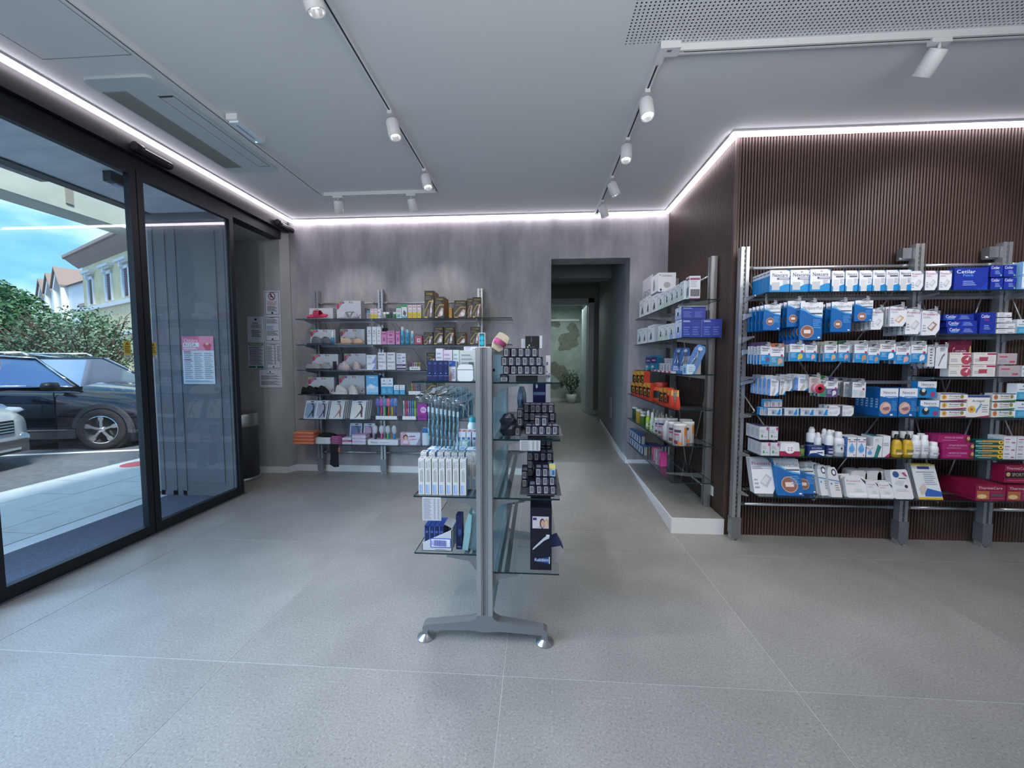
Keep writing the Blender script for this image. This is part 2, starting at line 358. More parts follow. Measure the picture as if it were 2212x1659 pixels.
# doorframe and open leaf at the corridor's end
DOORW = mat('door_white', 'c3cdce', .45)
m = MB(); m.box(1.20, 9.24, RZ, 1.33, 9.31, 2.90, DOORW); m.box(.15, 9.24, 2.80, 1.33, 9.31, 2.90, DOORW); m.box(1.235, 9.3, RZ, 1.29, 9.44, 2.80, DOORW); m.box(.15, 9.3, 2.76, 1.29, 9.44, 2.80, DOORW)
d1 = struct(m.build('door_1'))
m = MB(); m.box(0, 0, 0, .042, .82, 2.58, DOORW); leaf = m.build('door_leaf', d1, (1.185, 9.43, RZ+.012), (0, 0, .03))
m = MB(); m.cyl((0, .74, .98), (-.05, .74, .98), .009, None, CHROME, 8); m.cyl((-.05, .74, .98), (-.05, .63, .98), .009, None, CHROME, 8); m.cyl((-.002, .74, .88), (-.012, .74, .88), .02, None, CHROME, 10); m.build('handle', leaf)
for nm, b in (('baseboard_corridor', [(1.33, 9.27, RZ, 1.62, 9.3, RZ+.09)]),):
    wallbox(nm, b, BASEW)
m = MB(); m.prism([(1.105, BY+.3), (1.285, 8.0), (1.30, 8.0), (1.12, BY+.3)], 'z', RZ, RZ+.075, BASEW); m.box(1.105, BY-.0, RZ, 1.12, BY+.3, RZ+.075, BASEW); struct(m.build('baseboard_corridor_right'))
m = MB(); m.box(-3.16, BY-.014, 0, .17, BY, .082, BASEW); m.box(1.12, BY-.012, RZ, 1.56, BY, RZ+.05, BASEW); struct(m.build('baseboard_back'))
m = MB(); m.prism([(-4.05, 4.706), (-3.205, 4.706), (-3.152, BY-.014), (-3.17, BY-.001), (-3.2, 4.72), (-4.05, 4.72)], 'z', 0, .078, BASEW); struct(m.build('baseboard_niche'))
m = MB(); m.box(0, -.12, -.16, -.006, .12, .16, mat('cover_plate', 'a0a6a8', .5)); p = m.build('wall_plate', None, (1.117+.058*1.1, 6.22, .70), (0, 0, -.057)); tag(p, 'square white cover plate low on the corridor wall', 'cover plate')

# ceiling in pieces round the perforated acoustic panel
m = MB()
for b in ((-3.2, -3.2, .478, BY), (.478, 2.325, 4.7, BY), (.478, -3.2, 4.7, 1.25)): m.box(b[0], b[1], CZ, b[2], b[3], CZ+.14, CEIL)
ceil = struct(m.build('ceiling', weld=False))
HOLE = mat('panel_void', '5c6065', .9)
m = MB(); sx, sy, r = .0225, .0190, .0043; nx = int((4.7-.478)/sx); ny = int((2.325-1.25)/sy); vs = []; fs = []; wall = []; bot = []
for i in range(nx):
    for j in range(ny):
        cx = .478+(i+.5)*(4.222/nx); cy = 1.25+(j+.5)*(1.075/ny); hx = 2.111/nx; hy = .5375/ny; n = len(vs)
        vs += [(cx-hx, cy-hy, CZ), (cx+hx, cy-hy, CZ), (cx+hx, cy+hy, CZ), (cx-hx, cy+hy, CZ), (cx-r, cy-r, CZ), (cx+r, cy-r, CZ), (cx+r, cy+r, CZ), (cx-r, cy+r, CZ)]
        fs += [(n, n+1, n+5, n+4), (n+1, n+2, n+6, n+5), (n+2, n+3, n+7, n+6), (n+3, n, n+4, n+7)]
m.poly(vs, fs, CEIL); m.box(.478, 1.25, CZ+.03, 4.7, 2.325, CZ+.04, HOLE)
pp = m.build('perforated_panel', ceil, weld=False); pp['kind'] = 'stuff'
# access hatch: a thin joint in the ceiling
GAP = mat('shadow_gap', '6b7073', .8)
m = MB(); m.box(-2.915, 1.0, CZ-.001, -2.912, 2.208, CZ, GAP); m.box(-2.915, 2.205, CZ-.001, -2.354, 2.208, CZ, GAP); m.box(-2.357, 1.0, CZ-.001, -2.354, 2.208, CZ, GAP); m.build('hatch_joint', ceil)

# unseen side of the shop (behind and beside the camera)
SHELLW = mat('shop_wall', 'b9babd', .7)
wallbox('wall_front', [(-3.4, -3.3, 0, 4.8, -3.2, CZ)], SHELLW); wallbox('wall_far_right', [(4.62, -3.2, 0, 4.8, 3.4, CZ)], SHELLW)
wallbox('wall_left', [(-3.4, -3.2, 0, -3.2, -1.2, CZ)], SHELLW)
wallbox('wall_left_top', [(-3.5, -3.2, 3.175, -3.165, BY, CZ+.2)], CEIL)

# timber slat walls
SLAT = mat('walnut_slat', '503f3a', .5, grain=(3, .28, (14, 14, .8)))
SLATB = mat('slat_backing', '131010', .9)
o = wallbox('wall_right', [(1.575, 3.272, 0, 4.7, 3.5, CZ)], SLATB)
wallbox_side = wallbox('wall_side', [(1.582, 3.272, 0, 1.70, BY, CZ)], SLATB)
m = MB(); m.box(-.0068, 0, 0, .0068, .019, CZ-.004, SLAT); sm = m.mesh('slat')
n = int((4.65-1.60)/.0232)
for i in range(n):
    s = link('slat', sm, o, (1.593+i*.0232, 3.253, .002))
n2 = int((BY-3.26)/.0232)
for i in range(n2):
    s = link('slat', sm, wallbox_side, (1.563, 3.262+i*.0232, .002), (0, 0, -PI/2))
m = MB(); m.box(1.561, 3.253, 0, 1.583, 3.275, CZ-.004, SLAT); m.build('slat', o)

# ------------------------------------------------------------ LED profiles along the wall tops
LED = mat('led_diffuser', 'ffffff', .5, emit=((1, .90, .98), 6.5)); PROF = mat('white_profile', 'c9c9cc', .4)
def led(axis, a, b, x, y, sgn, label):
    """profile body on the ceiling with a glowing diffuser under it"""
    m = MB(); h = .015
    if axis == 'x': m.box(a, y-.032, CZ-.012, b, y+.03, CZ, PROF)
    else: m.box(x-.032, a, CZ-.012, x+.03, b, CZ, PROF)
    o = m.build('led_profile'); tag(o, label, 'strip light'); d = MB()
    if axis == 'x': d.box(a, y-h, CZ-.034, b, y+h*.7, CZ-.012, LED)
    else: d.box(x-h, a, CZ-.034, x+h, b, CZ-.012, LED)
    d.build('diffuser', o); return o
led('x', -3.09, 1.53, 0, BY-.032, 1, 'long glowing strip light along the top of the plaster wall')
led('y', 3.245, BY-.03, 1.535, 0, -1, 'glowing strip light above the short slatted side wall')
led('x', 1.50, 2.9, 0, 3.222, 1, 'glowing strip light above the slatted wall nearer its corner')
led('x', 2.906, 4.6, 0, 3.222, 1, 'glowing strip light above the slatted wall past the joint')
led('y', -3.1, BY-.03, -3.105, 0, 1, 'long glowing strip light above the glass shopfront')

# ------------------------------------------------------------ shopfront with sliding doors
GX = -3.20
m = MB(); m.box(-3.34, -3.1, 3.055, -3.138, 4.80, 3.205, FRAME); m.box(-3.34, -3.1, 2.955, -3.185, 3.95, 3.05, FRAME); m.box(-3.33, 3.95, 2.955, -3.19, 4.72, 3.056, FRAME)
hd = struct(m.build('door_header'))
def leafdoor(y0, y1, name, xo=0.0):
    m = MB(); t = .05; X0, X1 = GX-.02+xo, GX+.03+xo
    m.box(X0, y0, .012, X1, y1, .092, FRAME); m.box(X0, y0, 2.90, X1, y1, 2.955, FRAME)
    m.box(X0, y0, .092, X1, y0+t, 2.90, FRAME); m.box(X0, y1-t, .092, X1, y1, 2.90, FRAME)
    o = struct(m.build(name)); g = MB(); g.box(GX+.002+xo, y0+t, .092, GX+.006+xo, y1-t, 2.90, GLASS); g.build('pane', o); return o
leafdoor(2.955, 3.93, 'door_2'); leafdoor(1.99, 2.948, 'door_3'); leafdoor(1.0, 1.98, 'door_4'); leafdoor(0, .99, 'door_5'); leafdoor(-1.2, -.01, 'door_6')
m = MB(); m.box(-3.27, -1.2, -.003, -3.16, 3.95, .010, mat('threshold', '7d8186', .4, .6)); struct(m.build('trim_5'))
STK = P('c8b23a'); 
for y, lab in ((2.83, 'small yellow warning sticker on glass before the door stiles'), (3.035, 'small yellow warning sticker on glass behind the door stiles')):
    m = MB(); m.box(GX+.0065, y-.026, 1.47, GX+.008, y+.026, 1.60, STK); prints(m, [('p', [(.25, .78), (.75, .78), (.5, .95)], P('8a3a20')), ('l', 4, .12, .3, .88, .72, P('5b4a10')), ('r', .0, 0, 1, .2, P('d8d8d0')), ('l', 2, .15, .03, .85, .17, P('444444'))], (GX+.008, y-.026, 1.47), (0, 1, 0), (0, 0, 1), (1, 0, 0), .052, .13)
    tag(m.build('warning_sticker', weld=False), lab, 'sticker')
def sensor(y, lab):
    m = MB(); m.prism([(-3.1375, 3.07), (-3.1375, 3.13), (-3.11, 3.13), (-3.09, 3.11), (-3.09, 3.085), (-3.105, 3.07)], 'y', y-.15, y+.15, BLACK)
    o = m.build('motion_sensor'); tag(o, lab, 'door sensor'); c = MB(); c.cyl((-3.105, y-.16, 3.105), (-3.105, y-.10, 3.105), .032, None, BLACK, 12); c.build('sensor_eye', o)
    l = MB(); l.box(-3.0895, y+.1, 3.088, -3.0885, y+.13, 3.093, ALUD); l.build('status_light', o)
sensor(3.05, 'black motion sensor on the header above the door stiles'); sensor(4.70, 'black motion sensor at the far end of the header')
sy0, sy1 = px(226, 365, -3.45).y, px(286, 395, -3.45).y; m = MB(); m.box(-3.47, sy0, 2.885, -3.40, sy1, 2.965, FRAME); m.box(-3.46, sy0+.05, 2.873, -3.41, sy1-.02, 2.886, mat('sensor_lens', '9fb4cf', .2))
tag(m.build('outer_sensor'), 'dark presence sensor under the vestibule soffit outside the glass', 'door sensor')
# ------------------------------------------------------------ vestibule outside the doors
SOFF = plaster('soffit_plaster', 'c0c8d0', 'd2d8de', (1, 4, 1)); PANEL = mat('grey_panelling', '62646c', .45); CARP = mat('entrance_mat', '465066', .95, grain=(90, .35), bump=(120, .4))
wallbox('ceiling_vestibule', [(-4.0, -3.0, 2.965, -3.34, 3.86, 3.2)], SOFF)
m = MB(); m.box(-4.10, -3.0, 2.95, -3.99, 3.86, 3.07, FRAME); m.box(-4.14, -3.0, 2.985, -4.10, 3.86, 3.03, ALUD); struct(m.build('trim_6'))
m = MB(); m.box(-4.19, 2.4, 2.955, -4.12, 3.1, 3.01, ALUD); tag(m.build('shutter_motor'), 'grey metal door drive under the outer door beam', 'door drive')
m = MB(); m.box(-4.06, 3.862, -.02, -3.20, 3.935, 3.1, PANEL); wp = struct(m.build('wall_vestibule'))
for (a, b, c, d, t) in ((-4.05, -3.87, .0, 2.90, .007), (-3.80, -3.225, .0, 2.87, .007)):
    for (x0, x1, z0, z1) in ((a, b, c, c+.05), (a, b, d-.05, d), (a, a+.045, c, d), (b-.045, b, c, d)):
        m = MB(); m.box(x0, 3.862-t, z0, x1, 3.862, z1, PANEL); m.build('panel_moulding', wp)
m = MB(); m.box(-3.70, 3.854, .14, -3.32, 3.862, 2.78, PANEL); m.build('panel', wp)
wallbox('trim_7', [(-4.1, 3.84, 2.83, -3.2, 3.862, 2.96)], PANEL)
m = MB(); m.box(-3.98, -3, -.06, -3.27, 3.86, -.006, CARP); struct(m.build('floor_mat_well'))
m = MB(); m.box(-4.16, -3, -.06, -3.985, 3.86, -.004, mat('pale_sill', 'c9ced4', .5)); struct(m.build('trim_8'))
# poster on the panelled wall
PW = P('d9dee8'); 
m = MB(); m.box(0, 0, 0, .35, .0015, .50, PW)
prints(m, [('r', 0, .70, 1, 1, P('e58aa6')), ('r', 0, .86, .55, 1, P('e06a92')), ('t', 'Ottobre', .07, .875, .5, .95, P('f6e8ef')), ('r', .04, .775, .54, .865, P('f4eef2')), ('t', 'ROSA', .07, .785, .45, .855, P('a8305e')),
           ('e', .80, .80, .13, .06, P('c94f63')), ('e', .80, .84, .05, .03, P('e9b9a4')), ('r', .74, .70, .9, .76, P('d4566a')), ('l', 2, .05, .72, .5, .76, P('ffffff'))] +
       [('l', 14, x, .10, x+.27, .66, P('8f96a8')) for x in (.05, .37, .69)] + [('r', .05, .665, .27, .685, P('d0406e')), ('r', .05, .50, .27, .515, P('d0406e'))] +
       [('l', 2, .05, .03, .95, .075, P('4b8fa6'))], (0, 0, 0), (1, 0, 0), (0, 0, 1), (0, -1, 0), .35, .50)
tag(m.build('poster', None, (-3.722, 3.846, 1.203), (0, 0, 0), weld=False), 'pink and white October campaign poster on the grey panelled wall', 'poster')
# ------------------------------------------------------------ notices on the niche wall
INK = P('50545c'); INKB = P('5c7fb8'); PAPER = P('cfd6e2')
def notice(u0, v0, u1, v1, els, label, tilt=0, y=4.716):
    a = py(u0, v0, y); b = py(u1, v1, y); w = abs(b.x-a.x); h = abs(a.z-b.z)
    m = MB(); m.box(0, 0, 0, w, .0015, h, PAPER); prints(m, els, (0, 0, 0), (1, 0, 0), (0, 0, 1), (0, -1, 0), w, h)
    o = m.build('notice', None, (a.x, y-.001, b.z), (0, tilt, 0), weld=False); return tag(o, label, 'notice')
def outline(m_, a=.07, b=.05, t=.018): return [('r', a, b, 1-a, b+t, m_), ('r', a, 1-b-t, 1-a, 1-b, m_), ('r', a, b, a+t*1.3, 1-b, m_), ('r', 1-a-t*1.3, b, 1-a, 1-b, m_)]
notice(569, 628, 606, 682, outline(INK)+[('e', .5, .78, .22, .16, P('7a2a30')), ('e', .5, .78, .175, .128, PAPER), ('r', .40, .74, .60, .77, BLACK), ('e', .45, .82, .05, .05, BLACK), ('p', [(.36, .88), (.40, .90), (.64, .68), (.60, .66)], P('7a2a30')),
        ('t', 'VIETATO', .2, .51, .8, .58, P('9c4038')), ('t', 'FUMARE', .22, .43, .78, .50, P('9c4038')), ('l', 6, .2, .17, .82, .40, INK), ('r', .45, .08, .56, .15, BLACK)], 'framed no smoking notice at the top of the papers by the bin', .01)
notice(533, 684, 571, 739, [('r', .45, .85, .58, .93, BLACK), ('l', 2, .3, .70, .7, .78, INK), ('l', 4, .25, .56, .85, .68, INK), ('l', 5, .25, .20, .82, .48, INK)], 'plain white notice left in the second row of papers by the bin', .01)
notice(570, 682, 608, 739, outline(INK)+[('l', 1, .35, .90, .65, .94, INK), ('l', 6, .15, .70, .85, .88, INK), ('l', 4, .15, .45, .6, .62, INKB), ('l', 4, .15, .24, .85, .44, INK), ('e', .48, .11, .05, .035, BLACK)], 'framed notice with blue lines below the no smoking notice')
notice(535, 740, 571, 796, [('r', .03, .89, .97, .98, P('3f7f45')), ('l', 1, .1, .91, .9, .96, P('dfeadf')), ('r', .05, .12, .95, .87, P('b9c3d2')), ('l', 16, .08, .14, .92, .86, INK), ('r', .03, .02, .97, .10, P('2f6b52')), ('e', .5, .06, .05, .03, P('dfeadf'))], 'price list notice with green header and footer by the bin', .01)
notice(572, 740, 609, 798, outline(INK, .06, .04)+[('l', 1, .3, .89, .7, .94, P('9c4038')), ('l', 18, .12, .18, .5, .88, INK), ('l', 18, .55, .18, .68, .88, INK), ('l', 10, .75, .3, .9, .88, INK), ('e', .5, .1, .05, .03, INK)], 'framed table notice beside the green headed price list')
notice(560, 799, 610, 837, [('e', .48, .88, .04, .05, INK), ('l', 1, .33, .75, .67, .82, INK), ('l', 5, .08, .45, .9, .70, INK), ('l', 5, .08, .14, .9, .38, INK)], 'white landscape notice lowest of the papers by the bin')

# waste bin
BIN = mat('bin_grey', '4d5055', .38, .3); STEEL = mat('brushed_steel', 'b9babb', .28, .9)
t = thing('waste_bin', 'tall dark grey cylindrical bin with steel collar in the niche', 'bin', (-3.64, 4.46, 0))
m = MB(); m.lathe([(.0, .03), (.205, .03), (.205, .655)], BIN, n=32); m.build('bin_body', t)
m = MB(); m.lathe([(.0, .0), (.22, .0), (.22, .03), (.205, .035)], STEEL, n=32); m.build('base_ring', t)
m = MB(); m.lathe([(.207, .655), (.213, .66), (.213, .80), (.205, .81), (.19, .80), (.185, .70), (.0, .69)], STEEL, n=32); m.build('collar', t)

# ------------------------------------------------------------ ceiling fittings
FIT = mat('fitting_white', 'd8d9da', .4); SLOT = mat('track_slot', '26282b', .6)
def track(axis, a, b, c, label, shift=0):
    m = MB(); z0 = CZ-.036; w = .018; s = .006
    def bx(p, q, lo, hi, mm):
        if axis == 'y': m.box(c+p, a, lo, c+q, b, hi, mm)
        else: m.box(a, c+p, lo, b, c+q, hi, mm)
    bx(-w, -s, z0, CZ, FIT); bx(s, w, z0, CZ, FIT); bx(-s, s, z0+.012, CZ, FIT)
    o = m.build('light_track'); tag(o, label, 'light track'); m2 = m; m = MB()
    if axis == 'y': m.box(c-s, a+.03, z0+.004, c+s, b-.03, z0+.0125, SLOT)
    else: m.box(a+.03, c-s, z0+.004, b-.03, c+s, z0+.0125, SLOT)
    m.build('track_slot', o); return o
track('y', -1.5, 4.06, -2.275, 'white light track running along the air conditioner'); track('x', -2.294, -1.012, 4.078, 'short white light track near the plaster wall')
track('y', -1.5, 4.06, -1.03, 'long white light track over the front of the stand'); track('y', 2.432, BY-.05, .70, 'white light track running to the wall over the corridor door')
track('x', .792, 4.5, 2.348, 'white light track beside the perforated ceiling panel')
for (x, y) in ((-2.275, 4.078), (-1.03, 4.078), (.70, 2.348)):
    pass
m = MB(); m.prism([(.68, 2.305), (.79, 2.305), (.79, 2.372), (.722, 2.372), (.722, 2.43), (.68, 2.43)], 'z', CZ-.0395, CZ-.001, FIT); m.box(.72, 2.32, CZ-.0405, .745, 2.335, CZ-.0397, P('7d8084')); tag(m.build('track_connector'), 'white corner connector joining the two tracks by the perforated panel', 'track connector')
GLOW = mat('lamp_glow', 'ffffff', .3, emit=((1, .97, .93), 14)); REFL = mat('lamp_reflector', 'c9cacc', .15, .9)
def spot(x, y, aim, label, lit=True, axis='y', energy=9, ang=62):
    t = thing('track_spotlight', label, 'spotlight', (x, y, CZ-.036), (0, 0, 0), 'spotlights on the ceiling tracks')
    m = MB(); a, b = (.016, .05) if axis == 'y' else (.05, .016); m.box(-a, -b, -.022, a, b, 0, FIT); m.cyl((0, 0, -.022), (0, 0, -.045), .007, None, FIT, 8); m.build('adapter', t)
    d = (Vector(aim)-Vector((x, y, 3.09))).normalized(); q = Vector((0, 0, -1)).rotation_difference(d).to_euler(); c = Vector((0, 0, -.045))
    m = MB(); r = .044; m.lathe([(0, .0), (r*.92, .0), (r, -.008), (r, -.122), (r*.9, -.124), (r*.86, -.105)], FIT, n=20); hd_ = m.build('lamp_head', t, c, q)
    m = MB(); m.lathe([(r*.86, -.118), (r*.7, -.09), (r*.6, -.085)], REFL, n=20); m.build('reflector', hd_)
    m = MB(); m.lathe([(r*.66, -.092), (0, -.09)], GLOW, n=16); m.build('lamp_lens', hd_)
    l = add_light('SPOT', 'spot_beam', (0, 0, 0), energy, (1, .97, .93), aim=None, spot=math.radians(ang), blend=.7, soft=.025)
    l.location = Vector((x, y, CZ-.081))+d*.135; l.rotation_euler = d.to_track_quat('-Z', 'Y').to_euler()
SPOTS = [(-1.03, 1.76, 'y', (-.3, 2.6, 0), 'spotlight cut by the upper edge of the photo on the middle track', 40, 75),
 (-1.03, 2.78, 'y', (-.35, 2.6, 0), 'white lit spotlight halfway along the track over the stand', 30, 75),
 (-1.03, 3.60, 'y', (-.2, 3.0, 0), 'white lit spotlight near the far end of the middle track', 22, 75),
 (-2.11, 4.078, 'x', (-2.35, 4.84, 1.3), 'white spotlight over the slippers on the short track', 11, 85),
 (-1.32, 4.078, 'x', (-1.15, 4.84, 1.4), 'white spotlight over the boxes on the short track', 11, 85),
 (.70, 2.68, 'y', (.9, 1.9, 0), 'lit spotlight nearest the connector on the corridor track', 9, 80),
 (.70, 3.22, 'y', (.5, 2.6, 0), 'lit spotlight second from the connector on the corridor track', 9, 80),
 (.70, 3.85, 'y', (1.5, 3.9, 1.2), 'spotlight third from the connector facing the side rack', 10, 80),
 (.70, 4.40, 'y', (1.5, 4.5, 1.0), 'spotlight closest to the wall on the corridor track', 8, 80),
 (2.17, 2.348, 'x', (2.0, 3.25, 2.0), 'white spotlight under the perforated panel facing the slatted wall', 22, 58)]
for x, y, ax, aim, lab, e, an in SPOTS: spot(x, y, aim, lab, True, ax, e, an)
# unseen spots outside the picture, most added to brighten racks, niche and floor
for loc, aim, e in (((3.15, 2.35, 3.1), (3.0, 3.25, 2.2), 22), ((1.5, .6, 3.1), (1.3, 1.5, 0), 16), ((-1.03, .6, 3.1), (-.9, 1.2, 0), 20), ((2.9, .6, 3.1), (2.8, 3.2, .9), 48), ((1.9, .5, 3.1), (1.95, 3.2, 1.1), 42), ((.7, .5, 3.1), (1.3, 3.6, 1.2), 26), ((-1.9, .8, 3.1), (-1.9, 4.5, 1.2), 36), ((-.6, .3, 3.1), (-.3, 1.9, 1.0), 14), ((-2.26, 1.0, 3.1), (-3.42, 4.72, 1.75), 42)):
    add_light('SPOT', 'spot_beam', loc, e, (1, .97, .93) if loc[0] > -2 else (.85, .93, 1), aim=aim, spot=math.radians(85 if loc[0] > -2 else 38), blend=.8, soft=.04)

# ceiling cassette air conditioner
ACW = mat('ac_white', 'c3cbd0', .45); ACG = mat('ac_grille', '989c98', .6)
t = thing('air_conditioner', 'wide white cassette air conditioner set into the ceiling', 'air conditioner', (-2.62, 2.96, CZ-.0005))
def rrect(x0, y0, x1, y1, r, n=5):
    pts = []
    for cx, cy, a in ((x1-r, y1-r, 0), (x0+r, y1-r, PI/2), (x0+r, y0+r, PI), (x1-r, y0+r, 1.5*PI)):
        for i in range(n+1): pts.append((cx+r*math.cos(a+i*PI/2/n), cy+r*math.sin(a+i*PI/2/n)))
    return pts
m = MB(); m.prism(rrect(-.245, -.61, .225, .60, .05), 'z', -.018, 0, ACW); m.build('panel', t)
m = MB(); m.box(-.225, -.50, -.021, -.06, .50, -.0185, ACG); m.build('intake', t)
for i in range(18): 
    m = MB(); m.box(-.222+i*.009, -.498, -.0235, -.2195+i*.009, .498, -.021, ACG)
    m.build('louvre', t)
m = MB(); m.box(.105, -.43, -.020, .20, .49, -.018, ACW); m.box(.098, -.44, -.0188, .2065, .50, -.0178, GAP); m.build('air_flap', t)
m = MB(); m.box(.107, -.435, -.024, .198, -.43, -.018, SLOT); m.build('flap_end', t)
# emergency light
t = thing('emergency_light', 'small white emergency light beside the ceiling track', 'emergency light', (-2.19, 2.90, CZ))
m = MB(); m.prism([(-.05, -.148), (.035, -.148), (.035, .148), (-.05, .148)], 'z', -.04, 0, FIT); m.build('housing', t)
m = MB(); m.prism([(-.042, -.128), (.028, -.128), (.028, .135), (-.042, .135)], 'z', -.053, -.04, mat('diffuser_blue', 'dbe8f5', .3)); m.box(-.012, -.1, -.0545, -.002, .08, -.053, P('8a94a0')); m.build('diffuser', t)
m = MB(); m.box(-.03, .115, -.055, -.02, .125, -.053, mat('status_green', '4fd8b8', .3, emit=((.2, .9, .7), 2))); m.build('status_light', t)
# socket plate on the slatted side wall
a = px(1537, 1035, 1.56); b = px(1551, 1060, 1.56)
m = MB(); m.box(0, 0, 0, .006, .13, .085, WHITE); 
for i in range(3): m.box(-.001, .02+i*.034, .02, .0, .042+i*.034, .065, P('cfd2d4'))
tag(m.build('socket_plate', None, (1.555, 3.46, .25)), 'white socket plate low on the slatted side wall', 'socket')

# ------------------------------------------------------------ outside: pavement, road, cars, hedge, trees, houses
ASPH = mat('asphalt', '565a63', .85, grain=(14, .25), bump=(200, .5))
m = MB(); m.box(-90, -40, -.4, -5.80, 90, -.085, ASPH); struct(m.build('road'))
PAVG = mat('paving_joint', '8c949c', .9); PAV = mat('paving_stone', 'c2c8cb', .7, grain=(5, .09))
m = MB(); m.box(-5.80, -6, -.4, -4.10, 20, -.012, PAVG); pv = struct(m.build('pavement'))
rnd = random.Random(3); x = -4.16; k = 0
while x > -5.6:
    w = .42; y = .2-(k % 2)*.45
    while y < 9.5:
        L = .9; mm = MB(); mm.box(-w/2+.004, -L/2+.004, -.012, w/2-.004, L/2-.004, rnd.uniform(-.001, .002), PAV); mm.build('paving_slab', pv, (x-w/2, y+L/2, 0)); y += L
    x -= w; k += 1
m = MB(); m.box(-5.97, -6, -.3, -5.80, 30, -.02, mat('kerb_stone', 'b4babd', .7, grain=(8, .1))); struct(m.build('kerb'))
LINEW = mat('road_paint', 'dfe6ea', .7)
a = pz(10, 984, -.083); b = pz(345, 970, -.083); d = (b-a).normalized(); nn = Vector((-d.y, d.x, 0))*.06
m = MB(); a2 = a-d*1.5; b2 = b+d*.6; m.face([a2-nn, b2-nn, b2+nn, a2+nn], LINEW); mk = m.build('road_marking'); mk['kind'] = 'structure'
m = MB(); c = pz(290, 992, -.0); m.lathe([(0, .012), (.13, .012), (.16, .004), (.16, -.02)], mat('red_cover', 'c2454f', .5), n=18); tag(m.build('red_cover', None, (-5.60, 4.98, 0)), 'red round cover lying by the kerb outside', 'cover')
# portico beam along the pavement edge
BEAM = plaster('portico_plaster', 'a9b0a6', 'bdc2b6', (3, .7, 1))
m = MB(); m.box(-6.3, -6, 3.34, -5.9, 14, 4.3, BEAM); struct(m.build('portico_beam'))
m = MB(); m.box(-5.9, 4.6, 3.42, -5.885, 4.68, 4.05, mat('downpipe', '8f8a80', .6)); struct(m.build('trim_9'))
wallbox('wall_facade', [(-3.5, -6, 3.17, -3.36, 14, 4.3), (-3.5, 4.95, -.1, -3.36, 14, 3.2), (-4.35, 3.95, -.1, -4.3, 14, 4.3)], BEAM)

